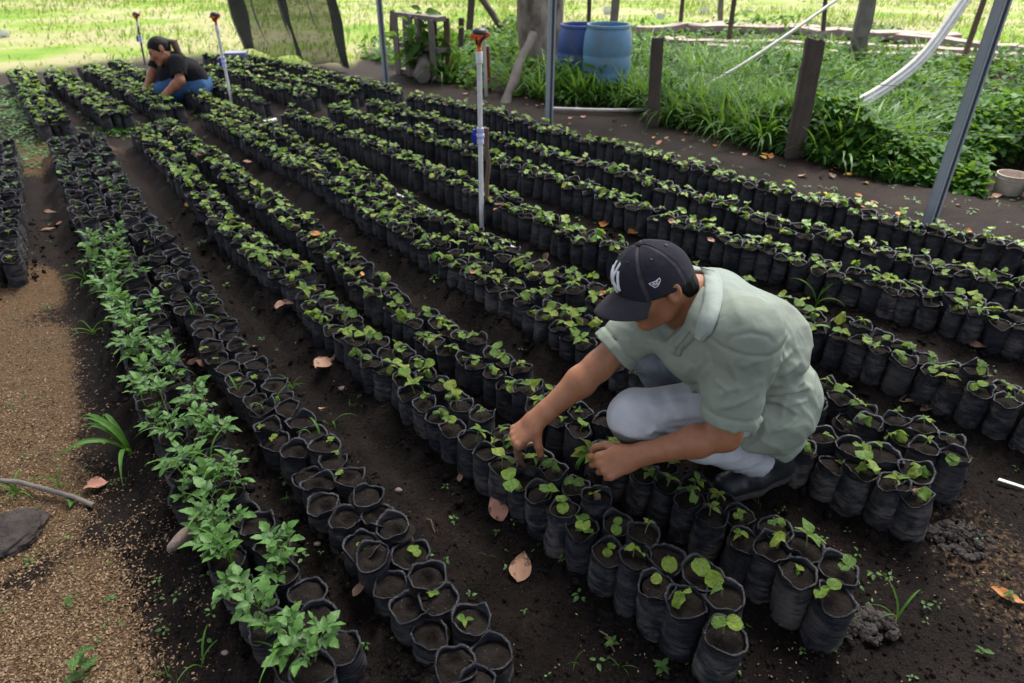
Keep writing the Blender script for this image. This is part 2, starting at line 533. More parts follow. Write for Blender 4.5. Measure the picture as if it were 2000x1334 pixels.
# --- people
def skin_mat():
    t = NT('skin')
    p = t.n('ShaderNodeNewGeometry').outputs['Position']
    n = t.noise(p, 30, 4)
    n2 = t.noise(p, 350, 2)
    c = t.mix(n, (0.275, 0.110, 0.052), (0.365, 0.158, 0.082))
    at = t.n('ShaderNodeAttribute', attribute_name='mask')
    sep = t.n('ShaderNodeSeparateColor'); t.l(at.outputs['Color'], sep.inputs[0])
    nd = t.noise(p, 70, 5, 0.7)
    dirt = t.ramp(t.math('ADD', sep.outputs[0], t.math('MULTIPLY', t.math('SUBTRACT', nd, 0.5), 1.2)), [(0.35, 0.0), (0.75, 0.85)])
    c = t.mix(dirt, c, (0.045, 0.036, 0.032))
    c = t.mix(sep.outputs[1], c, (0.22, 0.06, 0.045))
    c = t.mix(sep.outputs[2], c, (0.012, 0.009, 0.008))
    n5 = t.noise(p, 55, 5, 0.7)
    c = t.mix(t.ramp(n5, [(0.5, 0.0), (0.75, 0.35)]), c, (0.16, 0.055, 0.03))
    nb = t.bump(n2, 0.3, 0.0015)
    nb = t.bump(n5, 0.25, 0.004, nb)
    return t.done(t.bsdf(c, t.ramp(n5, [(0.3, 0.36), (0.7, 0.58)]), 0.45, nb, sss=0.12))
M['skin'] = skin_mat()

def cloth_mat(name, a, b, weave=900, wstr=0.25, rough=0.9, sheen=0.0, stain=None, fade_shade=None, wrinkle=0.35):
    t = NT(name)
    co = t.n('ShaderNodeNewGeometry').outputs['Position']
    n = t.noise(co, 9, 5)
    w = t.noise(co, weave, 2, 0.5)
    c = t.mix(t.ramp(n, [(0.3, 0.0), (0.7, 1.0)]), a, b)
    c = t.mix(t.ramp(w, [(0.35, 0.25), (0.65, 0.0)]), c, tuple(x * 0.55 for x in a))
    at = t.n('ShaderNodeAttribute', attribute_name='mask')
    sep = t.n('ShaderNodeSeparateColor'); t.l(at.outputs['Color'], sep.inputs[0])
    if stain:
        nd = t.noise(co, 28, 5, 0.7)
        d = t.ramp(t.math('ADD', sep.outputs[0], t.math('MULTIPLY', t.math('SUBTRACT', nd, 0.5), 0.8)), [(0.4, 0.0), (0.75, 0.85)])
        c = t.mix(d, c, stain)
    if fade_shade:
        c = t.mix(sep.outputs[1], c, fade_shade)
    nb = t.bump(w, wstr, 0.002)
    cr = t.n('ShaderNodeTexNoise'); cr.inputs['Scale'].default_value = 13; cr.inputs['Detail'].default_value = 2; cr.inputs['Distortion'].default_value = 0.4
    t.l(co, cr.inputs['Vector'])
    nb = t.bump(cr.outputs['Fac'], wrinkle, 0.022, nb)
    nb = t.bump(n, 0.2, 0.03, nb)
    c = t.mix(t.math('MULTIPLY', t.ramp(t.noise(co, 6, 4, 0.6), [(0.5, 0.0), (0.72, 1.0)]), 0.22), c, tuple(x * 0.55 for x in b))
    return t.done(t.bsdf(c, rough, 0.2, nb, sheen=sheen))
M['polo'] = cloth_mat('pale_green_pique', (0.245, 0.285, 0.235), (0.295, 0.335, 0.280), 700, 0.3, stain=(0.12, 0.11, 0.09), fade_shade=(0.38, 0.44, 0.41))
M['jeans'] = cloth_mat('washed_denim', (0.44, 0.455, 0.50), (0.57, 0.58, 0.615), 800, 0.3, stain=(0.055, 0.045, 0.04), fade_shade=(0.13, 0.165, 0.215))  # dark second tone holds painted shade as well as less faded denim
M['jeans_blue'] = cloth_mat('blue_denim', (0.025, 0.065, 0.16), (0.05, 0.13, 0.28), 500, 0.2)
M['black_shirt'] = cloth_mat('black_cotton', (0.008, 0.008, 0.010), (0.014, 0.014, 0.017), 600, 0.2)
M['cap'] = cloth_mat('navy_cotton', (0.014, 0.014, 0.024), (0.030, 0.028, 0.040), 900, 0.3, stain=(0.085, 0.080, 0.088))
M['visor'] = cloth_mat('worn_navy_visor', (0.030, 0.028, 0.036), (0.050, 0.047, 0.056), 900, 0.3, stain=(0.085, 0.080, 0.088))
M['embroidery'] = plain('white_thread', (0.80, 0.81, 0.86), 0.6, 0.3, 300, 0.3, (0.55, 0.56, 0.62), 0, 0.4, bdist=0.001)
M['hair'] = plain('black_hair', (0.007, 0.006, 0.0055), 0.6, 0.2, 160, 0.5, (0.003, 0.003, 0.003), 0, 0.9, (1, 1, 0.12))
M['brown_hair'] = plain('brown_hair', (0.10, 0.055, 0.028), 0.5, 0.5, 90, 0.5, None, 0, 0.6)
M['shoe'] = plain('worn_black_leather', (0.018, 0.021, 0.029), 0.42, 0.5, 40, 0.4, (0.05, 0.045, 0.04), 0, 0.25)
M['sole'] = plain('dusty_rubber_sole', (0.085, 0.080, 0.078), 0.85, 0.2, 60, 0.5)
M['eye'] = plain('eye_white', (0.6, 0.57, 0.52), 0.2, 0.5)
M['button'] = plain('shirt_button', (0.36, 0.39, 0.35), 0.4, 0.5)
M['eyelet'] = plain('metal_eyelet', (0.6, 0.6, 0.6), 0.3, 0.5, metal=1.0)
CLEAR = [(0.74, 1.60, 0.10), (0.66, 1.62, 0.085), (0.60, 1.82, 0.10), (0.52, 1.85, 0.09)]
# ------------------------------------------------------------------ the ground: one sheet, finer near the nursery
def smooth(a, b, x):
    t = np.clip((x - a) / (b - a), 0, 1)
    return t * t * (3 - 2 * t)

def ground_flat(x, y):
    p = np.stack([x, y, np.zeros_like(x)], -1)
    fine = smooth(9.0, 3.0, y)
    z = 0.016 * fbm(p * 2.1, 3, 3) + fine * 0.007 * fbm(p * 17, 3, 5)
    return z + smooth(12.0, 40.0, y) * 0.25 * vnoise(p * 0.06, 11)

KD = None
def bag_dist(x, y):
    """distance to the nearest bag and how high the earth is heaped there"""
    d = np.full(len(x), 9.0); h = np.zeros(len(x))
    for k in np.where((y > .2) & (y < 11) & (np.abs(x) < y * 1.2 + 1))[0]:
        c, i, dd = KD.find((x[k], y[k], 0))
        d[k] = dd; h[k] = BAGS[i]['bank']
    return d, h

def ground_z(x, y):
    x, y = np.asarray(x, float), np.asarray(y, float)
    z = ground_flat(x, y)
    if KD is not None:
        d, h = bag_dist(x.ravel(), y.ravel())
        d, h = d.reshape(x.shape), h.reshape(x.shape)
        p = np.stack([x, y, np.zeros_like(x)], -1)
        n = fbm(p * 13, 3, 21)
        z = z + h * (1 + .35 * n) * smooth(.165 + .03 * n, .055, d)
        # crumbly where it is heaped, trodden smooth along the paths
        rough = smooth(.24, .10, d) * smooth(5.0, 2.5, y)
        z = z + rough * (0.010 * np.maximum(fbm(p * 38, 2, 9), -.2) + .006 * vnoise(p * 90, 4))
    return z

_husk_line = np.array([G(x, y)[:2] for x, y in ((360, 1420), (330, 1334), (280, 1180), (215, 1000), (190, 900), (165, 760), (150, 640), (135, 545), (120, 470), (110, 430))])
_field_px = np.array([(-900, 190), (-400, 165), (0, 142), (210, 122), (400, 108), (690, 128), (720, 100), (860, 82), (1000, 62), (1250, 60), (1700, 52), (1850, 90), (2000, 100), (2600, 120)], float)
_under_px = np.array([(560, 60), (700, 112), (790, 142), (880, 168), (1000, 188), (1090, 206), (1240, 212), (1300, 246), (1440, 282), (1560, 312), (1700, 345), (1840, 372), (1960, 402), (2100, 440), (2500, 560)], float)

def masks(x, y):
    px, py, d = to_px(np.stack([x, y, np.zeros_like(x)]))
    ok = d > 0.05
    px = np.where(ok, px, 0); py = np.where(ok, py, 3000)
    o = np.argsort(_husk_line[:, 1])
    hx = np.interp(y, _husk_line[o, 1], _husk_line[o, 0])
    husk = smooth(-0.10, 0.16, hx - x) * smooth(3.5, 2.9, y + .25 * vnoise(np.stack([x * 3, y * 3, 0 * x], -1), 2))
    husk = husk * np.clip(1.02 + .62 * fbm(np.stack([x * 3.1, y * 2.3, 0 * x], -1), 3, 61), 0.05, 1)
    husk = np.maximum(husk, 0.42 * smooth(0.35, 0.1, np.hypot((x - 1.35) * 1.0, (y - 1.22) * 0.6)))
    husk = np.maximum(husk, 0.75 * smooth(0.75, 0.3, np.hypot((x + 3.9) * 0.55, y - 5.15)))
    fl = np.interp(px, _field_px[:, 0], _field_px[:, 1])
    field = smooth(10, -14, py - fl) * ok
    ul = np.interp(px, _under_px[:, 0], _under_px[:, 1])
    und = smooth(60, 0, py - ul) * (px > 640) * ok
    left = smooth(-2.0, -2.6, x) * smooth(2.3, 3.2, y) * 0.7
    b = np.clip(np.maximum(np.maximum(und, left), smooth(5.0, 7.0, y) * 0.6), 0, 1)
    return husk, field, b

def make_ground():
    rows = np.concatenate([np.linspace(-40, 0.2, 14)[:-1], 0.2 + (1500 - 0.2) * (np.geomspace(1, 2200, 560) - 1) / 2199.0])
    u = np.concatenate([-np.geomspace(6, 1.75, 14)[:-1], np.linspace(-1.75, 1.75, 460), np.geomspace(1.75, 6, 14)[1:]])
    YY, UU = np.meshgrid(rows, u, indexing='ij')
    XX = UU * (np.maximum(YY, 0) + 0.75)
    Z = ground_z(XX, YY)
    V = np.stack([XX, YY, Z], -1).reshape(-1, 3)
    ny, nx = YY.shape
    i = np.arange((ny - 1) * nx).reshape(ny - 1, nx)[:, :-1].ravel()
    Q = np.stack([i, i + 1, i + nx + 1, i + nx], 1)
    h, f, b = masks(XX.ravel(), YY.ravel())
    # trodden, drier earth along the middle of the paths
    fx, fy = XX.ravel(), YY.ravel()
    dd, _ = bag_dist(fx, fy)
    dd[dd > 8] = 0
    b = np.clip(b + 0.85 * smooth(.13, .24, dd) * (1 - h) * (.62 + .55 * fbm(np.stack([fx * 4, fy * 4, 0 * fx], 1), 3, 5)), 0, 1)
    o = obj('ground', mesh_np('ground', V, Q, None, [M['ground']], True, col=np.stack([h, f, b], 1).astype(np.float32)))
    tag(o, kind='structure')

def gz(x, y):
    return float(ground_z(np.array([float(x)]), np.array([float(y)]))[0])

# ------------------------------------------------------------------ leaf shapes (local: stalk at the origin, blade along +X, up +Z)
def leaf_shape(name, L, W, kind='round', cup=0.15, wave=0.06, droop=0.2, nl=6, nw=4, mat=None, seed=0, thick=0.0, quads_only=False):
    r = np.random.default_rng(seed)
    V, Q = [], []
    ph = r.uniform(0, 6.28)
    for i in range(nl + 1):
        t = i / nl
        if kind == 'round': w = max(1 - (2 * t - 1) ** 2, 0) ** 0.5 * (1.0 if t > .1 else 0.9)
        elif kind == 'ovate': w = math.sin(math.pi * min(t ** 0.75, 1)) ** 0.9
        elif kind == 'serrate': w = math.sin(math.pi * min(t ** 0.7, 1)) ** 0.85 * (1.0 + 0.10 * (-1) ** i)
        else: w = math.sin(math.pi * t) ** 0.7
        w = max(w, 0.05 if i in (0, nl) else 0.12)
        for j in range(nw + 1):
            s = j / nw * 2 - 1
            x = t * L + (0.0 if kind != 'round' else -0.06 * L * (abs(s) if t < .3 else 0))
            y = s * w * W / 2
            z = cup * abs(s) * w * W / 2 - droop * L * t * t + wave * W * math.sin(t * 7 + ph + 2.2 * s) * abs(s) + r.normal(0, 0.012 * W)
            V.append((x, y, z))
    m = nw + 1
    for i in range(nl):
        for j in range(nw):
            Q.append((i * m + j, i * m + j + 1, (i + 1) * m + j + 1, (i + 1) * m + j))
    V = np.array(V)
    if quads_only: return V, np.array(Q)
    return mesh_np(name, V, Q, None, [mat], True)

LEAF_T = []   # (V, Q) templates for seedling leaves, unit length 1
for s in range(5): LEAF_T.append(leaf_shape('leaf', 1.0, 1.0, 'round', 0.22, 0.10, 0.16, seed=s, quads_only=True))
for s in range(4): LEAF_T.append(leaf_shape('leaf', 1.0, 0.56, 'ovate', 0.30, 0.10, 0.30, seed=10 + s, quads_only=True))
for s in range(3): LEAF_T.append(leaf_shape('leaf', 1.0, 0.82, 'round', -0.45, 0.26, 0.55, seed=20 + s, quads_only=True))   # crumpled
LEAF_ME = [mesh_np('leaf', V, Q, None, [M['leaf']], True) for V, Q in LEAF_T]
LEAF_DRY = [mesh_np('dry_leaf', V, Q, None, [M['dead_brown']], True) for V, Q in LEAF_T[9:]]

def stem_tube(n=6, seg=5, bend=0.12, r=0.0016, seed=0):
    q = np.random.default_rng(seed)
    a = q.uniform(0, 6.28)
    pts = [(math.cos(a) * bend * t * t * 0.05, math.sin(a) * bend * t * t * 0.05, t) for t in np.linspace(-0.25, 1, n)]
    mb = MB().tube([(x, y, z * 1.0) for x, y, z in pts], [r * (1.15 - 0.35 * i / n) for i in range(n)], seg)
    return np.concatenate(mb.v), np.concatenate(mb.q), np.concatenate(mb.t)
STEM_T = [stem_tube(seed=s) for s in range(3)]
_stems = {}
def stem_me(h, name='stem'):
    k = (round(h / 0.004), int(h * 1e5) % 3)
    if k not in _stems:
        V, q, t = STEM_T[k[1]]
        _stems[k] = mesh_np(name, V * (1, 1, k[0] * 0.004), q, t, [M['stem']])
    return _stems[k]

def frame(az, el, roll=0.0):
    """leaf frame: blade direction at azimuth az, lifted by el"""
    return rotz(az) @ roty(-el) @ rotx(roll)

def plant_spec(r, kind=None, big=1.0):
    """list of leaves (template, 3x3, pos, dry) and stem height for one coffee-like seedling"""
    k = kind or r.choice(['pair', 'pair', 'pair', 'four', 'four', 'crumple', 'stack', 'single', 'tiny'])
    h = r.uniform(0.022, 0.055) * big
    az = r.uniform(0, 6.28)
    lv = []
    if k == 'pair':
        L = r.uniform(0.028, 0.041) * big
        for s in (0, 1): lv.append((int(r.integers(0, 5)), frame(az + s * math.pi + r.normal(0, .25), r.uniform(-0.45, 0.35), r.normal(0, .3)) * L * r.uniform(.85, 1.1), (0, 0, h), False))
        if r.random() < 0.5:
            for s in (0, 1): lv.append((int(r.integers(5, 9)), frame(az + 1.57 + s * math.pi, r.uniform(0.3, 0.9)) * L * 0.55, (0, 0, h + 0.003), False))
    elif k == 'four':
        L = r.uniform(0.032, 0.046) * big
        for s in range(4): lv.append((int(r.integers(5, 9)), frame(az + s * 1.57 + r.normal(0, .2), r.uniform(-0.1, 0.7), r.normal(0, .25)) * L * (1 if s % 2 else .78), (0, 0, h + (0.004 if s % 2 else 0)), False))
    elif k == 'crumple':
        L = r.uniform(0.028, 0.040) * big
        for s in range(int(r.integers(2, 4))): lv.append((int(r.integers(9, 12)), frame(az + s * 2.2, r.uniform(-0.6, 0.5), r.normal(0, .5)) * L, (0, 0, h), False))
    elif k == 'stack':
        L = r.uniform(0.030, 0.042) * big
        for s in (0, 1): lv.append((int(r.integers(0, 5)), frame(az + s * math.pi, r.uniform(-0.2, 0.4), r.normal(0, .3)) * L, (0, 0, h * 1.1), False))
        for s in (0, 1): lv.append((int(r.integers(9, 12)), frame(az + 1.3 + s * math.pi, r.uniform(-0.5, 0.2)) * L * .8, (0, 0, h * .7), False))
    elif k == 'single':
        L = r.uniform(0.030, 0.042) * big
        lv.append((int(r.integers(0, 5)), frame(az, r.uniform(-0.7, 0.2), r.normal(0, .3)) * L, (0, 0, h), False))
        lv.append((int(r.integers(9, 12)), frame(az + 2.4, r.uniform(-1.1, -0.3)) * L * .7, (0, 0, h), r.random() < .35))
    else:
        L = r.uniform(0.016, 0.024) * big
        for s in range(3): lv.append((int(r.integers(5, 9)), frame(az + s * 2.1, r.uniform(0.2, 0.8)) * L, (0, 0, h * .8), False))
    return dict(h=h, leaves=lv, kind=k)

# ------------------------------------------------------------------ poly bags
BAG_R, BAG_H = 0.0425, 0.165
def bag_film(seed, seg=22, rings=11, hi=True):
    r = np.random.default_rng(seed)
    lean = r.normal(0, 0.004, 2)
    zz = np.concatenate([np.linspace(0, 1, rings)])
    a = np.arange(seg) / seg * 2 * np.pi
    rimw = 0.006 * np.sin(2 * a + r.uniform(0, 6)) + 0.004 * np.sin(3 * a + r.uniform(0, 6)) + 0.0016 * np.sin(6 * a + r.uniform(0, 6)) + r.normal(0, 0.0012, seg)
    crum = 0.0016 * np.sin(4 * a + r.uniform(0, 6)) * r.uniform(0, 1.6) + 0.0010 * np.sin(7 * a + r.uniform(0, 6)) + r.normal(0, 0.0007, seg)
    if r.random() < 0.35: rimw = rimw + 0.014 * np.exp(-((((a - r.uniform(0, 6.28)) + np.pi) % (2 * np.pi) - np.pi) / 0.5) ** 2)
    ova = r.normal(0, 0.065); ph = r.uniform(0, 3.14)
    V, Q = [], []
    def ring(rad, z, nse):
        p = np.stack([np.cos(a) * 3 + seed * 7.1, np.sin(a) * 3, np.full(seg, z * 55.0)], 1)
        w = fbm(p, 2, seed) * nse + 0.6 * nse * np.sin(z * 260 + 2.0 * np.sin(a + seed))
        rr = rad * (1 + ova * np.cos(2 * (a - ph)) * (.4 + .6 * min(z / BAG_H, 1))) + w + crum * smooth(.75, 1.0, min(z / BAG_H, 1.0))
        V.append(np.stack([np.cos(a) * rr + lean[0] * z / BAG_H, np.sin(a) * rr + lean[1] * z / BAG_H, np.full(seg, 0.0) + z], 1))
    for t in zz:
        rad = BAG_R * (0.93 + 0.10 * math.sin(math.pi * min(t * 0.9 + 0.08, 1)) - (0.03 if t > 0.93 else 0))
        ring(rad, BAG_H * t, 0.0021 if t < 0.95 else 0.0014)
    V[-1][:, 2] += rimw; V[-2][:, 2] += 0.6 * rimw; V[-3][:, 2] += 0.15 * rimw
    ring(BAG_R * 1.02, BAG_H + 0.002, 0.001); V[-1][:, 2] += rimw * 1.1        # turned-over lip
    ring(BAG_R * 0.975, BAG_H + 0.001, 0.001); V[-1][:, 2] += rimw * 1.05
    ring(BAG_R * 0.945, BAG_H - 0.024, 0.0008)
    n = len(V)
    for i in range(n - 1):
        for j in range(seg):
            k = (j + 1) % seg
            Q.append((i * seg + j, i * seg + k, (i + 1) * seg + k, (i + 1) * seg + j))
    return np.concatenate(V), np.array(Q)

def bag_soil(seed, seg=18, hole=False, nr=6):
    r = np.random.default_rng(100 + seed)
    a = np.arange(seg) / seg * 2 * np.pi
    z0 = BAG_H - 0.008
    V = [np.array([[0, 0, z0 - (0.014 if hole else 0)]])]
    hx, hy = r.uniform(-0.008, 0.008, 2)
    for t in np.linspace(1 / nr, 1, nr):
        rr = BAG_R * 0.965 * t
        x, y = np.cos(a) * rr, np.sin(a) * rr
        z = z0 + 0.003 * fbm(np.stack([x * 70, y * 70, np.full(seg, seed * 3.3)], 1), 3, seed) - 0.003 * t
        d = np.hypot(x - hx, y - hy)
        if hole: z = z - 0.016 * np.exp(-(d / 0.014) ** 2) + 0.004 * np.exp(-((d - 0.024) / 0.008) ** 2)
        else: z = z + 0.003 * (1 - t)
        V.append(np.stack([x, y, z], 1))
    V = np.concatenate(V)
    Q, T = [], []
    for j in range(seg): T.append((0, 1 + j, 1 + (j + 1) % seg))
    for i in range(nr - 1):
        for j in range(seg):
            k = (j + 1) % seg
            Q.append((1 + i * seg + j, 1 + (i + 1) * seg + j, 1 + (i + 1) * seg + k, 1 + i * seg + k))
    return V, np.array(Q), np.array(T)

FILM_T = [bag_film(s, seg=28, rings=15) for s in range(24)]
FILM_ME = [mesh_np('bag_film', V, Q, None, [M['film']]) for V, Q in FILM_T]
FILM_LO = [bag_film(40 + s, 14, 6) for s in range(8)]
SOIL_T = [bag_soil(s) for s in range(8)]
SOIL_ME = [mesh_np('soil', V, q, t, [M['bag_soil']]) for V, q, t in SOIL_T]
SOILH_ME = [mesh_np('soil', *bag_soil(20 + s, 22, True, 9)[:3], [M['bag_soil']]) for s in range(8)]
SOIL_LO = [bag_soil(40 + s, 10, False, 2) for s in range(4)]

# rows: rims of the nearest file of bags as seen in the photo, from the near end to the far end
ROWS = [
 # name, polyline, files, planting, phrase
 ('R0', [(12, 500), (22, 400), (20, 330), (14, 275)], 3, 'soil', 'leftmost block of bags', -1),
 ('R1', [(610, 1330), (545, 1270), (500, 1205), (445, 1095), (415, 1040), (370, 945), (330, 855), (290, 765), (255, 665), (228, 570), (192, 485), (152, 402), (122, 325), (105, 272)], 2, 'weedy', 'weedy row', 1),
 ('R2', [(930, 1335), (867, 1256), (830, 1209), (776, 1170), (755, 1125), (730, 1086), (706, 1051), (640, 978), (588, 915), (545, 855), (490, 770), (437, 706), (385, 632), (346, 566), (308, 503), (262, 440), (215, 370), (185, 310), (160, 262)], 2, 'soil', 'bare soil row', 1),
 ('R3', [(1404, 1242), (1350, 1205), (1297, 1163), (1248, 1111), (1198, 1072), (1119, 1006), (1070, 990), (1017, 946), (959, 883), (929, 864), (896, 846), (866, 831), (842, 803), (804, 759), (762, 726), (694, 675), (657, 645), (630, 627), (576, 567), (546, 528), (480, 492), (450, 460), (382, 385), (332, 325), (287, 275), (262, 260)], 2, 'seed', "row under the man's hands", 1),
 ('R4', [(1622, 1174), (1557, 1128), (1510, 1080), (1441, 1045), (1395, 1016), (1349, 996), (1298, 957), (1262, 933), (1157, 867), (1127, 849), (1091, 825), (1005, 753), (981, 738), (900, 687), (850, 664), (822, 645), (774, 617), (738, 582), (693, 540), (645, 495), (585, 452), (527, 412), (450, 352), (417, 322), (362, 280), (307, 244)], 2, 'seed', "row under the man's knee", 1),
 ('R5', [(1800, 963), (1737, 940), (1670, 905), (1612, 890), (1562, 870), (1400, 800), (1230, 722), (1170, 688), (1100, 650), (1047, 612), (999, 588), (963, 565), (930, 543), (861, 497), (798, 465), (750, 434), (690, 392), (630, 356), (562, 318), (475, 268), (400, 226)], 2, 'seed', "row at the man's heel", 1),
 ('R6', [(1867, 905), (1807, 880), (1757, 850), (1710, 829), (1660, 810), (1617, 792), (1400, 694), (1122, 568), (1068, 548), (981, 508), (933, 470), (882, 448), (828, 424), (786, 401), (717, 362), (600, 296), (500, 243), (432, 212)], 2, 'seed', "row meeting the man's back", 1),
 ('R7', [(2080, 836), (1975, 795), (1927, 770), (1877, 752), (1832, 737), (1752, 710), (1717, 690), (1675, 668), (1600, 642), (1570, 632), (1400, 565), (1190, 488), (1110, 458), (1029, 425), (921, 370), (855, 346), (780, 314), (720, 284), (662, 263), (612, 243), (550, 218)], 2, 'seed', "row behind the man's shoulders", 1),
 ('R8', [(2100, 672), (1995, 640), (1925, 617), (1887, 607), (1850, 592), (1770, 570), (1705, 553), (1647, 532), (1557, 507), (1421, 474), (1367, 452), (1310, 432), (1244, 412), (1176, 384), (1109, 364), (1050, 346), (960, 314), (870, 284), (810, 262), (720, 237), (645, 213)], 2, 'seed', "row just above the man's cap", 1),
 ('R9', [(2100, 590), (1967, 555), (1895, 538), (1825, 520), (1767, 506), (1697, 490), (1642, 472), (1585, 457), (1514, 438), (1469, 425), (1406, 406), (1349, 387), (1304, 371), (1244, 353), (1175, 332), (1095, 311), (960, 272), (900, 252), (810, 228), (714, 202)], 2, 'seed', "second row above the man's cap", 1),
 ('R10', [(2100, 510), (1995, 485), (1925, 473), (1815, 450), (1730, 432), (1685, 421), (1592, 394), (1535, 379), (1490, 366), (1439, 353), (1400, 340), (1319, 316), (1229, 291), (1160, 272), (1086, 262), (990, 233), (900, 209), (795, 190)], 2, 'seed', 'row nearest the fence', 1),
 ('F1', [(84, 240), (50, 190), (20, 140)], 3, 'seed', 'far rows', 1),
 ('F2', [(207, 228), (157, 190), (105, 155), (88, 137)], 3, 'seed', 'far rows', 1),
 ('F3', [(312, 215), (245, 178), (203, 152), (154, 130)], 3, 'seed', 'far rows', 1),
 ('F4', [(440, 212), (385, 188), (340, 172), (287, 153), (217, 122)], 2, 'seed', 'far rows', 1),
 ('F5', [(505, 200), (450, 178), (400, 155), (370, 140)], 2, 'seed', 'far rows', 1),
 ('F6', [(605, 193), (537, 170), (487, 155), (437, 137), (377, 130)], 2, 'seed', 'far rows', 1),
 ('F7', [(690, 183), (625, 168), (550, 149), (492, 135), (395, 107)], 2, 'seed', 'far rows', 1),
 ('F8', [(770, 180), (700, 160), (625, 145), (575, 130), (500, 115), (455, 105)], 2, 'seed', 'far rows', 1),
]
RIM_Z = 0.155

def resample(pts, step):
    pts = np.asarray(pts)
    # light smoothing keeps the line of the row
    d = np.concatenate([[0], np.cumsum(np.linalg.norm(np.diff(pts, axis=0), axis=1))])
    n = int(d[-1] / step)
    s = np.arange(n + 1) * step
    x, y = np.interp(s, d, pts[:, 0]), np.interp(s, d, pts[:, 1])
    k = 5
    xp, yp = np.pad(x, k, mode='reflect', reflect_type='odd') if n > k + 1 else np.pad(x, k, mode='edge'), np.pad(y, k, mode='reflect', reflect_type='odd') if n > k + 1 else np.pad(y, k, mode='edge')
    ker = np.hanning(2 * k + 3)[1:-1]; ker /= ker.sum()
    return np.stack([np.convolve(xp, ker, 'valid'), np.convolve(yp, ker, 'valid')], 1)

BAGS = []
rb = np.random.default_rng(11)
for name, pl, files, plant, phrase, side in ROWS:
    w = np.array([G(x, y, RIM_Z)[:2] for x, y in pl])
    step = 0.083 if plant != 'soil' else 0.086
    if name == 'R1': step = 0.090
    q = resample(w, step)
    tang = np.gradient(q, axis=0); tang /= np.linalg.norm(tang, axis=1)[:, None]
    nor = np.stack([tang[:, 1], -tang[:, 0]], 1) * side       # to the right of the run (away from the camera side)
    for f in range(files):
        for i in range(len(q)):
            fw = 0.081 if name != 'R1' else 0.092
            pos = q[i] + nor[i] * (f * fw) + tang[i] * (step * 0.5 * (f % 2))
            pos = pos + rb.normal(0, 0.0055, 2)
            if f > 0 and rb.random() < (0.03 if name in ('R3', 'R4', 'R2') else 0.0): continue
            if name == 'R2' and f == 1 and i == len(q) - 1: continue
            BAGS.append(dict(row=name, file=f, files=files, i=i, x=pos[0], y=pos[1], plant=plant, phrase=phrase))

# keep clear of the man's feet and knee; nothing stands where he squats
def blocked(x, y):
    for (cx, cy, r) in CLEAR:
        if (x - cx) ** 2 + (y - cy) ** 2 < r * r: return True
    return False
CLEAR = [(0.74, 1.60, 0.10), (0.66, 1.62, 0.085), (0.60, 1.82, 0.10), (0.52, 1.85, 0.09)]
# ------------------------------------------------------------------ which bags are single things (300 of each kind at most), which are the mass
FAR_RANGE = 0
BAGS = [b for b in BAGS if not blocked(b['x'], b['y'])]
for b in BAGS:
    px, py, d = to_px((b['x'], b['y'], 0.15))
    b['px'], b['py'], b['d'] = px, py, d
    b['vis'] = -60 < px < 2060 and -40 < py < 1420
BAGS = [b for b in BAGS if -500 < b['px'] < 2350 and b['py'] < 1800]
# R1 bears weeds only in its near part; beyond it the bags are bare
for b in BAGS:
    if b['row'] == 'R1' and b['py'] < 478: b['plant'] = 'soil'
def pick(kind, n):
    s = sorted([b for b in BAGS if b['plant'] == kind and b['vis']], key=lambda b: b['d'])
    for b in s[:n]: b['solo'] = True
# earth is heaped against the bags: most on the left rows and towards the far end
for b in BAGS:
    k = float(smooth(1000, 560, b['py']))
    b['bank'] = {'R0': .02, 'R1': .075, 'R2': .072}.get(b['row'], (.012 + .052 * k) if b['row'] in ('R3', 'R4', 'R5', 'R6') else (.022 if b['row'][0] == 'R' else .030))
from mathutils.kdtree import KDTree
KD = KDTree(len(BAGS))
for k, g in enumerate(BAGS): KD.insert((g['x'], g['y'], 0), k)
KD.balance()
make_ground()
pick('seed', 300); pick('soil', 160); pick('weedy', 90)
print('bags', len(BAGS), 'solo', sum(1 for b in BAGS if b.get('solo')))

cnt = {}
for b in sorted(BAGS, key=lambda b: (b['row'], b['file'], b['i'])):
    if b['vis'] or b['row'] in ('R1', 'R2', 'R3', 'R4', 'R5', 'R6'):
        k = (b['row'], b['file']); cnt[k] = cnt.get(k, 0) + 1; b['nth'] = cnt[k]

def bag_label(b):
    if b['files'] == 2:
        f = {'R3': ('left', 'right'), 'R4': ('left', 'right'), 'R1': ('left', 'right'), 'R2': ('left', 'right')}.get(b['row'], ('near', 'back'))[b['file']]
    else: f = ('right', 'middle', 'left')[b['file']] if b['row'] == 'R0' else ('near', 'middle', 'back')[b['file']]
    end = 'from the right edge' if b['row'] in ('R7', 'R8', 'R9', 'R10') else 'from the near end'
    what = {'seed': 'seedling bag', 'soil': 'bare soil bag', 'weedy': 'weedy bag'}[b['plant']]
    return f"{ordinal(b['nth'])} {what} {end}, {f} file, {b['phrase']}"

rs = np.random.default_rng(23)
lo_film, lo_soil, lo_leaf, lo_stem = [], [], [], []
mass = {'seed': dict(film=MB(), soil=MB(), leaf=MB(), stem=MB()), 'soil': dict(film=MB(), soil=MB(), leaf=MB(), stem=MB())}

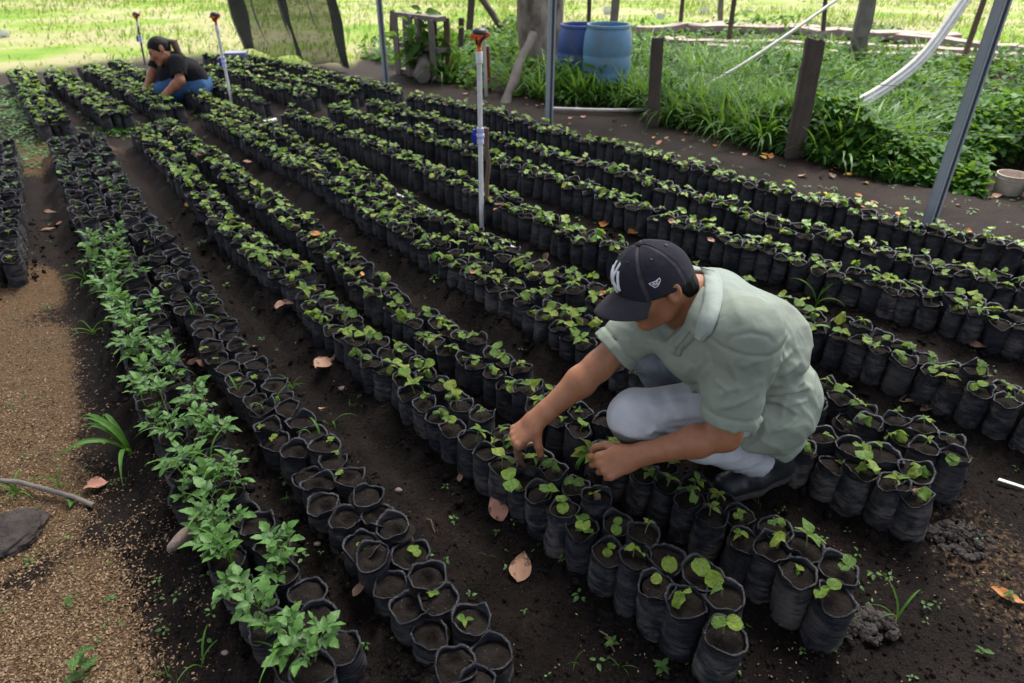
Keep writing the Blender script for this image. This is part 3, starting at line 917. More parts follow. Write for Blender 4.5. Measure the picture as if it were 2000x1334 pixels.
def weed_leaf_mesh(seed, n=5):
    """compound leaf: stalk with 3 to 5 toothed leaflets"""
    r = np.random.default_rng(seed)
    mb = MB()
    L = 0.050
    mb.tube([(0, 0, 0), (L * .5, 0, 0.006), (L * 1.05, 0, 0.002)], [0.0011, 0.0009, 0.0007], 4)
    spots = [(1.0, 0, 1.0), (0.72, 0.95, 0.8), (0.72, -0.95, 0.8), (0.38, 1.1, 0.62), (0.38, -1.1, 0.62)][:n]
    for t, a, s in spots:
        V, Q = leaf_shape('l', 0.044 * s * r.uniform(.9, 1.15), 0.027 * s * r.uniform(.9, 1.15), 'serrate', 0.25, 0.06, 0.22, 7, 4, None, int(r.integers(1e6)), quads_only=True)
        V = V @ frame(a + r.normal(0, .12), r.uniform(-0.2, 0.25), r.normal(0, .25)).T + np.array((t * L, 0, 0.004))
        mb.add(V, Q)
    me = mb.mesh('leaf', M['weed_isl'])
    return me
WEED_LEAF = [weed_leaf_mesh(s, n) for s, n in enumerate((5, 3, 5, 3, 5, 3))]

def blade_mesh(seed, L=0.16, W=0.009, mat=None):
    r = np.random.default_rng(seed)
    n = 8; V, Q = [], []
    for i in range(n + 1):
        t = i / n
        ang = 1.25 - 2.1 * t ** 1.2
        if i == 0: x, z = 0.0, 0.0
        else: x += math.cos(ang) * L / n; z += math.sin(ang) * L / n
        w = W * (0.55 + 0.75 * math.sin(math.pi * min(t * 1.1, 1)) ) * (1 - t ** 3) + 0.0004
        V += [(x, -w / 2, z + w * .22), (x, 0, z - w * .1), (x, w / 2, z + w * .22)]
    for i in range(n):
        for j in range(2): Q.append((i * 3 + j, i * 3 + j + 1, i * 3 + 4 + j, i * 3 + 3 + j))
    return mesh_np('blade', np.array(V), Q, None, [mat or M['blade']])
BLADE_ME = [blade_mesh(s, L, W) for s, (L, W) in enumerate(((0.12, 0.007), (0.17, 0.010), (0.22, 0.012), (0.28, 0.014)))]

LEAF_WEED = [mesh_np('leaf', V, Q, None, [M['weed']], True) for V, Q in LEAF_T[5:9]]
for b in BAGS:
    ang = rs.uniform(0, 6.28)
    s = float(np.clip(rs.normal(1.0, 0.045), 0.9, 1.1)) * (1.05 if b['plant'] == 'weedy' else 1.0)
    sz = float(np.clip(rs.normal(0.98, 0.06), 0.85, 1.13))
    if b['row'] in ('R3', 'R4', 'R5') and b['i'] < 3: s *= 1.09; sz = max(sz, 1.05) * 1.03
    if b['row'] == 'R2' and b['i'] < 14: s *= 1.06
    tilt = rs.normal(0, 0.045, 2)
    z = float(ground_flat(np.array([b['x']]), np.array([b['y']]))[0]) - 0.006
    pos = (b['x'], b['y'], z)
    R = rotz(ang) @ rotx(tilt[0]) @ roty(tilt[1])
    spec = plant_spec(rs, big=rs.uniform(.78, 1.14) * (1.08 if b['d'] > 2.5 else .99)) if b['plant'] == 'seed' else None
    if b['plant'] == 'seed' and rs.random() < 0.05: spec['leaves'] = spec['leaves'][:1]
    if b.get('solo'):
        o = obj('seedling_bag' if b['plant'] == 'seed' else ('soil_bag' if b['plant'] == 'soil' else 'weedy_bag'), FILM_ME[int(rs.integers(len(FILM_ME)))], None, pos, Matrix(R).to_euler(), (s, s, sz))
        grp = {'seed': 'seedling bags standing in rows', 'soil': 'unplanted bags of soil', 'weedy': 'bags overgrown with weeds'}[b['plant']]
        tag(o, bag_label(b), 'grow bag', grp)
        so = obj('soil', (SOILH_ME if (b['plant'] == 'soil' and rs.random() < 0.6) else SOIL_ME)[int(rs.integers(8))], o)
        if spec:
            off = rs.normal(0, 0.008, 2)
            pl = obj('stem', stem_me(spec['h']), o, (off[0], off[1], BAG_H - 0.014), (rs.normal(0, .12), rs.normal(0, .12), 0))
            for (k, A, p, dry) in spec['leaves']:
                me = LEAF_DRY[k - 9] if dry and k >= 9 else LEAF_ME[k]
                lf = bpy.data.objects.new('leaf', me); COL.objects.link(lf)
                lf.parent = pl
                lf.matrix_local = Matrix.Translation(p) @ Matrix(A).to_4x4()
            b['obj'] = o
        elif b['plant'] == 'weedy':
            dense = 1.0 if b['py'] < 1000 else 0.62
            front_bare = b['file'] == 1 and (b['py'] > 1000 or 560 < b['py'] < 760)
            for k in range(2):
                if rs.random() > (0.74 if not front_bare else 0.40) - (.22 if b['file'] else 0): continue
                h = rs.uniform(0.022, 0.095)
                p = rs.uniform(-0.022, 0.022, 2)
                wd = obj('weed', stem_me(h), o, (p[0], p[1], BAG_H - 0.016), (rs.normal(0, .2), rs.normal(0, .2), 0))
                az = rs.uniform(0, 6.28)
                for j in range(int(rs.integers(4, 7))):
                    lv = bpy.data.objects.new('leaf', WEED_LEAF[int(rs.integers(6))]); COL.objects.link(lv); lv.parent = wd
                    t = 1.0 if j < 2 else rs.uniform(0.45, 0.95)
                    A = frame(az + j * 2.4 + rs.normal(0, .3), rs.uniform(0.0, 0.7) if j > 1 else rs.uniform(0.4, 0.9), rs.normal(0, .2)) * rs.uniform(0.45, 0.85)
                    lv.matrix_local = Matrix.Translation((0, 0, t * h)) @ Matrix(A).to_4x4()
            if rs.random() < (0.5 if b['py'] < 1000 else 0.16):
                az = rs.uniform(0, 6.28)
                for j in range(int(rs.integers(2, 5))):
                    k_ = rs.uniform(.4, .75); bl = obj('grass_blade', BLADE_ME[int(rs.integers(4))], o, (0.01 * math.cos(az), 0.01 * math.sin(az), BAG_H - 0.016), (0, rs.normal(-0.45, .2), az + j * 1.7), (k_, k_ * .7, k_))
        else:
            q = rs.random()
            if q < 0.34:    # a tiny sprout
                h = rs.uniform(0.012, 0.03)
                p = rs.uniform(-0.022, 0.022, 2)
                sp = obj('sprout', stem_me(h), o, (p[0], p[1], BAG_H - 0.015))
                az = rs.uniform(0, 6.28)
                for j in range(int(rs.integers(2, 5))):
                    lv = bpy.data.objects.new('leaf', LEAF_ME[int(rs.integers(0, 9))]); COL.objects.link(lv); lv.parent = sp
                    lv.matrix_local = Matrix.Translation((0, 0, h)) @ Matrix(frame(az + j * 1.7, rs.uniform(0, .6)) * rs.uniform(0.010, 0.020)).to_4x4()
            elif q < 0.48:
                az = rs.uniform(0, 6.28)
                for j in range(int(rs.integers(1, 4))):
                    obj('grass_blade', BLADE_ME[int(rs.integers(2))], o, (rs.uniform(-.02, .02), rs.uniform(-.02, .02), BAG_H - 0.016), (0, rs.normal(-0.5, .2), az + j * 1.7), (.55, .55, .55))
    else:
        mm = mass['seed' if b['plant'] == 'seed' else 'soil']
        Sc = np.diag((s, s, sz)); RS = R @ Sc
        V, Q = FILM_LO[int(rs.integers(8))]; mm['film'].add(V @ RS.T + pos, Q)
        V, q, t = SOIL_LO[int(rs.integers(4))]; mm['soil'].add(V @ RS.T + pos, q, t)
        if spec:
            off = rs.normal(0, 0.008, 2)
            base = RS @ np.array((off[0], off[1], BAG_H - 0.014)) + pos
            V, q, t = STEM_T[int(rs.integers(3))]; mm['stem'].add((V * (1, 1, spec['h'])) @ R.T + base, q, t)
            for (k, A, p, dry) in spec['leaves']:
                V, Q = LEAF_T[k]; mm['leaf'].add((V @ A.T + p) @ R.T + base, Q)
        elif rs.random() < 0.6:
            for j in range(3):
                V, Q = LEAF_T[int(rs.integers(0, 9))]
                mm['leaf'].add(V @ (frame(rs.uniform(0, 6.28), rs.uniform(0, .8)) * rs.uniform(0.02, 0.034)).T + RS @ np.array((rs.uniform(-.02, .02), rs.uniform(-.02, .02), BAG_H - 0.004)) + pos, Q)
for k, nm in (('seed', 'seedling_bags'), ('soil', 'soil_bags')):
    mm = mass[k]
    if not mm['film'].n: continue
    root = mm['film'].build(nm, M['film'], None, True, autosmooth=False)
    tag(root, 'rows of small green seedlings in black bags running back to the field' if k == 'seed' else 'unplanted black bags packed in far blocks by the weedy row', 'grow bags', None, 'stuff')
    tag(mm['soil'].build('soil', M['bag_soil'], root, True, autosmooth=False), kind='stuff')
    if mm['leaf'].n: tag(mm['leaf'].build('leaves', M['leaf_isl'] if k == 'seed' else M['weed_isl'], root, True, autosmooth=False), kind='stuff')
    if mm['stem'].n: tag(mm['stem'].build('stems', M['stem'], root, True, autosmooth=False), kind='stuff')
# ------------------------------------------------------------------ smooth bodies: a distance field meshed into ONE continuous surface
class SDF:
    def __init__(self, lo, hi, h):
        self.h = h
        self.lo = np.asarray(lo, float)
        self.n = np.maximum(np.ceil((np.asarray(hi, float) - self.lo) / h).astype(int) + 1, 4)
        self.F = np.full(self.n, 0.5, np.float32)
        self.ax = [self.lo[i] + np.arange(self.n[i]) * h for i in range(3)]
    def _box(self, lo, hi):
        s = []
        for i in range(3):
            a = int(np.clip(np.floor((lo[i] - self.lo[i]) / self.h), 0, self.n[i]))
            b = int(np.clip(np.ceil((hi[i] - self.lo[i]) / self.h) + 1, 0, self.n[i]))
            s.append(slice(a, b))
        return tuple(s)
    def _pts(self, s):
        return np.stack(np.meshgrid(self.ax[0][s[0]], self.ax[1][s[1]], self.ax[2][s[2]], indexing='ij'), -1).astype(np.float32)
    def _merge(self, s, d, k, op='add'):
        f = self.F[s]
        if op == 'add':
            if k > 0:
                e = np.maximum(k - np.abs(f - d), 0) / k
                self.F[s] = np.minimum(f, d) - e * e * k * 0.25
            else: self.F[s] = np.minimum(f, d)
        else:
            d = -d
            if k > 0:
                e = np.maximum(k - np.abs(f - d), 0) / k
                self.F[s] = np.maximum(f, d) + e * e * k * 0.25
            else: self.F[s] = np.maximum(f, d)
        return self
    def cap(self, a, b, ra, rb=None, k=0.01, op='add', L=None, fl=1.0):
        """tapered limb; L, fl: axis across which it is widened (fl > 1) or flattened (< 1)"""
        a, b = np.asarray(a, float), np.asarray(b, float)
        rb = ra if rb is None else rb
        m = max(ra, rb) * max(fl, 1) + k + 3 * self.h
        s = self._box(np.minimum(a, b) - m, np.maximum(a, b) + m)
        p = self._pts(s)
        if p.size == 0: return self
        ab = (b - a).astype(np.float32)
        t = np.clip(((p - a.astype(np.float32)) @ ab) / max(float(ab @ ab), 1e-9), 0, 1)
        q = p - a.astype(np.float32) - t[..., None] * ab
        if L is not None:
            Lu = unit(L).astype(np.float32)
            c = q @ Lu
            q = q + (c * (1 / fl - 1))[..., None] * Lu
        return self._merge(s, np.linalg.norm(q, axis=-1) - (ra + (rb - ra) * t), k, op)
    def chain(self, pts, rs, k=0.01, kk=None, **kw):
        for i in range(len(pts) - 1): self.cap(pts[i], pts[i + 1], rs[i], rs[i + 1], k, **kw)
        return self
    def ell(self, c, R, r, k=0.01, op='add'):
        """ellipsoid with axes R (rows) and radii r"""
        c, R, r = np.asarray(c, float), np.asarray(R, float), np.asarray(r, float)
        ext = np.sqrt(((R * r[:, None]) ** 2).sum(0)) + k + 3 * self.h
        s = self._box(c - ext, c + ext)
        p = self._pts(s)
        if p.size == 0: return self
        q = (p - c.astype(np.float32)) @ R.T.astype(np.float32)
        k0 = np.linalg.norm(q / r, axis=-1)
        k1 = np.linalg.norm(q / (r * r), axis=-1) + 1e-9
        return self._merge(s, k0 * (k0 - 1) / k1, k, op)
    def plane(self, c, n, k=0.0, near=None, rad=None):
        """cuts away what lies on the side n points to (within rad of near)"""
        s = (slice(None),) * 3 if near is None else self._box(np.asarray(near) - rad, np.asarray(near) + rad)
        p = self._pts(s)
        d = (p - np.asarray(c, np.float32)) @ unit(n).astype(np.float32)
        f = self.F[s]
        if near is not None:
            inr = np.linalg.norm(p - np.asarray(near, np.float32), axis=-1) < rad
            self.F[s] = np.where(inr, np.maximum(f, d), f)
        else: self.F[s] = np.maximum(f, d)
        return self
    def displace(self, fn, band=0.03):
        idx = np.argwhere(np.abs(self.F) < band)
        p = self.lo + idx * self.h
        self.F[tuple(idx.T)] += fn(p).astype(np.float32)
        return self
    def mesh(self):
        F = self.F
        ins = F < 0
        c = np.zeros(np.array(F.shape) - 1, np.int16)
        for dx in (0, 1):
            for dy in (0, 1):
                for dz in (0, 1):
                    c += ins[dx:F.shape[0] - 1 + dx, dy:F.shape[1] - 1 + dy, dz:F.shape[2] - 1 + dz]
        cells = np.argwhere((c > 0) & (c < 8))
        vid = np.full(c.shape, -1, np.int64)
        vid[tuple(cells.T)] = np.arange(len(cells))
        acc = np.zeros((len(cells), 3)); cntv = np.zeros(len(cells))
        corners = [(0, 0, 0), (1, 0, 0), (0, 1, 0), (1, 1, 0), (0, 0, 1), (1, 0, 1), (0, 1, 1), (1, 1, 1)]
        edges = [(0, 1), (2, 3), (4, 5), (6, 7), (0, 2), (1, 3), (4, 6), (5, 7), (0, 4), (1, 5), (2, 6), (3, 7)]
        val = [F[cells[:, 0] + a, cells[:, 1] + b, cells[:, 2] + e] for a, b, e in corners]
        for i, j in edges:
            a, b = val[i], val[j]
            m = (a < 0) != (b < 0)
            t = np.where(m, a / np.where(np.abs(a - b) < 1e-12, 1, a - b), 0)
            ci, cj = np.array(corners[i]), np.array(corners[j])
            acc += m[:, None] * (ci + t[:, None] * (cj - ci)); cntv += m
        V = self.lo + (cells + acc / cntv[:, None]) * self.h
        Q = []
        for ax in range(3):
            o1, o2 = [(1, 2), (2, 0), (0, 1)][ax]
            sl0 = [slice(None)] * 3; sl1 = [slice(None)] * 3
            sl0[ax] = slice(0, -1); sl1[ax] = slice(1, None)
            e = np.argwhere(ins[tuple(sl0)] != ins[tuple(sl1)])
            e = e[(e[:, o1] > 0) & (e[:, o2] > 0) & (e[:, o1] < F.shape[o1] - 1) & (e[:, o2] < F.shape[o2] - 1)]
            flip = ins[tuple(sl0)][tuple(e.T)]
            d1 = np.zeros(3, int); d1[o1] = 1
            d2 = np.zeros(3, int); d2[o2] = 1
            q = np.stack([vid[tuple((e - d1 - d2).T)], vid[tuple((e - d2).T)], vid[tuple(e.T)], vid[tuple((e - d1).T)]], 1)
            q[~flip] = q[~flip][:, ::-1]
            Q.append(q)
        Q = np.concatenate(Q)
        return V, Q[(Q >= 0).all(1)]

def relax(V, Q, it=2, lam=0.5):
    """light smoothing of the meshed field"""
    e = np.concatenate([Q[:, [0, 1]], Q[:, [1, 2]], Q[:, [2, 3]], Q[:, [3, 0]]])
    e = np.concatenate([e, e[:, ::-1]])
    deg = np.bincount(e[:, 0], minlength=len(V)).astype(float); deg[deg == 0] = 1
    for _ in range(it):
        a = np.stack([np.bincount(e[:, 0], V[e[:, 1], i], minlength=len(V)) for i in range(3)], 1) / deg[:, None]
        V = V + lam * (a - V)
    return V

def body_obj(name, sdf, mat, parent=None, loc=None, maskfn=None, it=2):
    V, Q = sdf.mesh()
    V = relax(V, Q, it)
    col = maskfn(V).astype(np.float32) if maskfn else np.zeros((len(V), 3), np.float32)
    L = np.zeros(3) if loc is None else np.asarray(loc)
    me = mesh_np(name, V - L, Q, None, [mat], True, col=col)
    o = bpy.data.objects.new(name, me)
    COL.objects.link(o)
    if loc is not None and parent is None: o.location = loc
    if parent is not None: o.parent = parent
    return o

def nearest(V, pts, rad, soft=0.03):
    d = np.min([np.linalg.norm(V - np.asarray(p), axis=1) for p in pts], axis=0)
    return smooth(rad + soft, rad - soft, d)

def segd(V, a, b):
    a, b = np.asarray(a), np.asarray(b)
    t = np.clip(((V - a) @ (b - a)) / ((b - a) @ (b - a)), 0, 1)
    return np.linalg.norm(V - a - t[:, None] * (b - a), axis=1), t

def hand(f, wrist, d, n, right, curls, thumb, sc=0.95, spread=0.0, k=0.004):
    """palm, four fingers of unequal length bending at three joints, a thumb leaving the side of the palm"""
    d = unit(d); n = unit(n - np.dot(n, d) * d)
    s = np.cross(n, d) if right else np.cross(d, n)
    w = np.asarray(wrist)
    kn = []
    for off, ml in ((0.030, 0.088), (0.010, 0.091), (-0.011, 0.085), (-0.030, 0.076)):
        kn.append(w + sc * (d * ml + s * off + n * (0.004 - 40 * off * off * 0.09)))
    for i, p in enumerate(kn):
        f.cap(w + sc * (d * 0.014 + s * (0.022 - i * 0.014)), p, 0.0150 * sc, 0.0125 * sc, 0.014)
    f.cap(w + sc * (d * 0.03 + s * 0.004 - n * 0.006), w + sc * (d * 0.07 - n * 0.008), 0.017 * sc, 0.015 * sc, 0.016, L=s, fl=1.7)
    f.cap(w - d * 0.03, w + d * 0.016 * sc, 0.0235 * sc, 0.0225 * sc, 0.02, L=s, fl=1.22)
    tips = []
    lens = ((0.043, 0.026, 0.020), (0.047, 0.030, 0.021), (0.043, 0.028, 0.021), (0.034, 0.021, 0.018))
    for i, p in enumerate(kn):
        a = 0.0; q = p
        rr = (0.0098, 0.0092, 0.0084, 0.0072)
        sd = s * (0.5 - i / 3.0) * spread
        for j in range(3):
            a += math.radians(curls[i][j])
            q2 = q + sc * lens[i][j] * unit(d * math.cos(a) - n * math.sin(a) + sd)
            f.cap(q, q2, rr[j] * sc * (0.9 if i == 3 else 1), rr[j + 1] * sc * (0.9 if i == 3 else 1), k if j else 0.007)
            f.ell(q2 if j < 2 else q2, np.eye(3), np.full(3, rr[j + 1] * sc * (1.07 if j < 2 else 0.95) * (0.9 if i == 3 else 1)), 0.002)
            q = q2
        f.ell(p + n * 0.004, np.eye(3), np.full(3, 0.0112 * sc), 0.006)
        tips.append(q)
    t0 = w + sc * (d * 0.024 + s * 0.026 - n * 0.006)
    q = t0
    for (v, ln, ra, rb) in zip(thumb, (0.046, 0.034, 0.026), (0.0165, 0.0122, 0.0108), (0.0122, 0.0108, 0.0085)):
        v = unit(v[0] * d + v[1] * s + v[2] * n)
        q2 = q + v * ln * sc
        f.cap(q, q2, ra * sc, rb * sc, 0.008 if q is t0 else 0.004)
        q = q2
    tips.append(q)
    return kn, tips

CR, CU, CF = np.array((1., 0, 0)), np.array((0, _SP, _CP)), np.array((0, _CP, -_SP))
def view_vec(r, u, f):
    return unit(r * CR + u * CU + f * CF)

def head_sdf(f, H, R, s=1.0, ears=True):
    """H: middle of the head; R rows: forward, left, up"""
    A = lambda x, y, z: H + s * (x * R[0] + y * R[1] + z * R[2])
    E = lambda c, r, k=0.02, op='add': f.ell(A(*c), R, np.array(r) * s, k * s, op)
    C = lambda a, b, ra, rb=None, k=0.02, op='add': f.cap(A(*a), A(*b), ra * s, (rb or ra) * s, k * s, op)
    E((-.008, 0, .020), (.094, .074, .090), 0.0)
    E((.034, 0, -.035), (.058, .058, .085), .03)
    for sg in (1, -1):
        C((-.012, sg * .053, -.055), (.020, sg * .048, -.085), .016, .016, .03)
        C((.020, sg * .046, -.085), (.066, sg * .016, -.108), .016, .015, .025)
        E((.060, sg * .042, -.034), (.026, .021, .022), .03)
        C((.082, sg * .012, .010), (.072, sg * .046, .008), .009, .008, .018)
        E((.087, sg * .031, -.010), (.014, .016, .010), .010, 'sub')
        E((.072, sg * .031, -.011), (.0135, .015, .012), .004)
        E((.094, sg * .011, -.048), (.011, .008, .008), .008)
    E((.076, 0, -.108), (.018, .020, .016), .02)
    C((.086, 0, .006), (.109, 0, -.040), .008, .0115, .012)
    E((.105, 0, -.047), (.011, .010, .008), .006)
    C((.086, -.020, -.073), (.086, .020, -.073), .0065, .0065, .010)
    E((.092, 0, -.072), (.008, .016, .006), .006)
    E((.089, 0, -.083), (.009, .017, .006), .006)
    f.cap(A(.094, -.021, -.0775), A(.094, .021, -.0775), .0022 * s, .0022 * s, .003 * s, 'sub')
    if ears:
        for sg in (1, -1):
            Re = np.array([unit(R[0] * .94 - R[2] * .22), unit(R[1] * sg + R[0] * -.35), unit(R[2] * .96 + R[0] * -.18)])
            Re[0] = unit(Re[0] - Re[0] @ Re[2] * Re[2]); Re[1] = np.cross(Re[2], Re[0]) * (1 if sg > 0 else -1)
            c = A(-.016, sg * .082, -.018)
            f.ell(c, Re, np.array((.021, .011, .034)) * s, .006 * s)
            f.ell(c + Re[1] * .011 * s + Re[0] * .002 * s + Re[2] * .003 * s, Re, np.array((.0125, .0085, .021)) * s, .004 * s, 'sub')
            f.ell(c + Re[0] * .015 * s - Re[2] * .003 * s + Re[1] * .003 * s, Re, np.array((.006, .006, .008)) * s, .004 * s)
            f.ell(c - Re[2] * .026 * s + Re[0] * .005 * s, Re, np.array((.008, .006, .009)) * s, .006 * s)
    return A

# ------------------------------------------------------------------ the man squatting among the bags
HIP_L = P(1498, 800, 1.56)
HIP_R = HIP_L + 0.19 * unit((-0.12, 0.98, 0.0))
KNEE_L = P(1243, 812, 1.50); ANK_L = P(1466, 897, 1.575)
KNEE_R = P(1268, 680, 1.72); ANK_R = np.array((0.545, 1.80, 0.085))
SH_L = P(1462, 655, 1.37)
SH_R = SH_L + 0.305 * unit((-0.38, 0.91, -0.12))
EL_L = P(1416, 848, 1.36); WR_L = P(1236, 892, 1.40)
WR_R = P(1050, 818, 1.54); EL_R = SH_R + (WR_R - SH_R) * 0.53 + np.array((0.0, 0.0, -0.012))
HEAD = P(1277, 547, 1.54)
HS = 0.905
hU = view_vec(-.457, .731, -.508); hF = view_vec(-.84, -.5, 0.0); hF = unit(hF - hF @ hU * hU); hL = np.cross(hU, hF)
if hL[1] > 0: hL = -hL
HR = np.array([hF, hL, hU])
C7 = P(1372, 574, 1.575)
PEL = (HIP_L + HIP_R) / 2 + np.array((0.03, 0.0, 0.035))
CHEST = (SH_L + SH_R) / 2 + np.array((0.055, 0.02, -0.055))
WAIST = (PEL * 0.48 + CHEST * 0.52) + np.array((0.008, 0.008, 0.020))
sL = unit(SH_L - SH_R); pL = unit(HIP_L - HIP_R)
mL = unit(sL + pL)

man_loc = np.array((ANK_L[0] - 0.08, (ANK_L[1] + ANK_R[1]) / 2, 0.0))
f = SDF((-0.10, 1.24, 0.10), (0.75, 1.95, 0.98), 0.0028)
hA = head_sdf(f, HEAD, HR, HS)
f.cap(hA(-.020, 0, -.060), C7 + np.array((-.005, 0, -.01)), 0.053, 0.060, 0.03)
f.cap(hA(.02, 0, -.085), C7 + np.array((-.05, -.0, -.05)), 0.03, 0.045, 0.03)
f.cap(C7 + np.array((-.02, 0, -.05)), CHEST, 0.06, 0.07, 0.04)
f.cap(SH_L, SH_R, 0.045, 0.045, 0.03)
for sh, el, wr in ((SH_L, EL_L, WR_L), (SH_R, EL_R, WR_R)):
    f.cap(sh, sh + (el - sh) * .55, 0.050, 0.046, 0.02)
    f.cap(sh + (el - sh) * .55, el, 0.046, 0.039, 0.02)
    f.cap(el, el + (wr - el) * .30, 0.039, 0.0415, 0.02)
    f.cap(el + (wr - el) * .30, wr, 0.0415, 0.0255, 0.02)
    f.ell(el + unit((el - sh)) * 0.012, np.eye(3), (.030, .030, .030), .02)
dR = unit((-0.70, -0.22, -0.62)); nR = np.array((-0.60, -0.28, 0.75))
kR, tR = hand(f, WR_R, dR, nR, True, ((46, 24, 14), (58, 34, 20), (66, 46, 26), (70, 52, 28)), ((.55, .42, -.65), (.42, -.05, -.9), (.35, -.25, -.9)), sc=0.98, spread=0.12)
dL = unit((-0.86, -0.10, -0.30)); nL = np.array((-0.12, -0.80, 0.60))
kL, tL = hand(f, WR_L, dL, nL, False, ((52, 66, 38), (62, 74, 40), (68, 76, 42), (70, 74, 42)), ((.70, .52, -.45), (.86, .10, -.5), (.86, -.30, -.42)), sc=0.98, spread=0.22, k=0.002)
def man_mask(V):
    m = np.zeros((len(V), 3))
    tips = [t for t in tR] + [kR[i] * (1 - q) + tR[i] * q for i in (0, 1) for q in (.3, .55, .8)] + [tR[4] + np.array((.004, .004, .025))]
    m[:, 0] = np.maximum(nearest(V, tips, 0.022, 0.012), 0.60 * nearest(V, [kR[0] + (.012, -.004, .004), kR[1]], 0.016, 0.014))
    m[:, 0] = np.maximum(m[:, 0], 0.55 * nearest(V, [tL[4], tL[0], tL[1]], 0.012, 0.014))
    m[:, 1] = nearest(V, [hA(.094, y, -.077) for y in (-.015, 0, .015)], 0.008, 0.006)
    br = [hA(.086, sg * y, .014 - .1 * abs(y - .03)) for sg in (1, -1) for y in np.linspace(.014, .048, 7)]
    m[:, 2] = nearest(V, br, 0.005, 0.003)
    return m
man = body_obj('person', f, M['skin'], None, man_loc, man_mask)
tag(man, 'man in navy cap, pale green polo and washed jeans crouching over the seedling bags', 'person')
ML = -man_loc   # children share the man's origin

def child(name, sdf, mat, parent=None, maskfn=None, it=2):
    o = body_obj(name, sdf, mat, None, man_loc, maskfn, it)
    o.location = (0, 0, 0)
    o.parent = parent or man
    return o

def folds(p, centre, d, rad, amp, freq, seed):
    """cloth folds running out from a point along d"""
    q = p - np.asarray(centre)
    a = q @ unit(d)
    w = np.exp(-(np.linalg.norm(q, axis=1) / rad) ** 2)
    nz = fbm(p * 9, 2, seed) * 1.6
    sn = np.abs(np.sin(a * freq * .5 + nz * .9))
    return -0.85 * amp * w * ((1 - sn) ** 1.6 - 0.22)

# --- polo shirt
f = SDF((0.05, 1.18, 0.14), (1.02, 2.02, 0.92), 0.0042)
f.cap(PEL + np.array((-0.006, 0, -0.015)), WAIST, 0.120, 0.116, 0.0, L=mL, fl=1.30)
f.cap(WAIST, CHEST, 0.116, 0.104, 0.05, L=mL, fl=1.38)
f.cap(CHEST, C7 + np.array((0.03, 0.0, -0.035)), 0.102, 0.060, 0.06, L=sL, fl=1.25)
f.cap(P(1402, 578, 1.60), P(1492, 655, 1.60), 0.066, 0.098, 0.06, L=sL, fl=1.2)
f.cap(SH_L + sL * -0.01, SH_R + sL * 0.01, 0.064, 0.064, 0.09)
f.cap(PEL, PEL + np.array((0.015, 0, -0.14)), 0.128, 0.122, 0.03, L=pL, fl=1.30)
f.cap(HIP_L + np.array((.03, .03, .01)), HIP_R + np.array((.03, -.03, .01)), 0.126, 0.126, 0.03)
for hp, kn_ in ((HIP_L, KNEE_L), (HIP_R, KNEE_R)): f.cap(hp, hp + (kn_ - hp) * .45, 0.122, 0.108, 0.03)
f.cap(CHEST + np.array((-.08, 0, -.05)), WAIST + np.array((-.10, 0, -.06)), 0.085, 0.085, 0.05, L=mL, fl=1.45)   # loose front
slv = []
for sh, el, t1, r0, r1, sd in ((SH_L, EL_L, 0.80, 0.068, 0.072, 1), (SH_R, EL_R, 0.80, 0.068, 0.070, 2)):
    e = sh + (el - sh) * t1
    f.cap(sh + (el - sh) * -.02, e + unit(el - sh) * 0.06, r0, r1, 0.055)
    ax = unit(el - sh)
    slv.append((e, ax, r1))
for e, ax, r in slv:
    p0 = e
    f.plane(p0, ax, near=e + ax * 0.085, rad=0.155)
    f.cap(e - ax * 0.022, e + ax * 0.03, r - 0.021, r - 0.008, 0.004, 'sub')
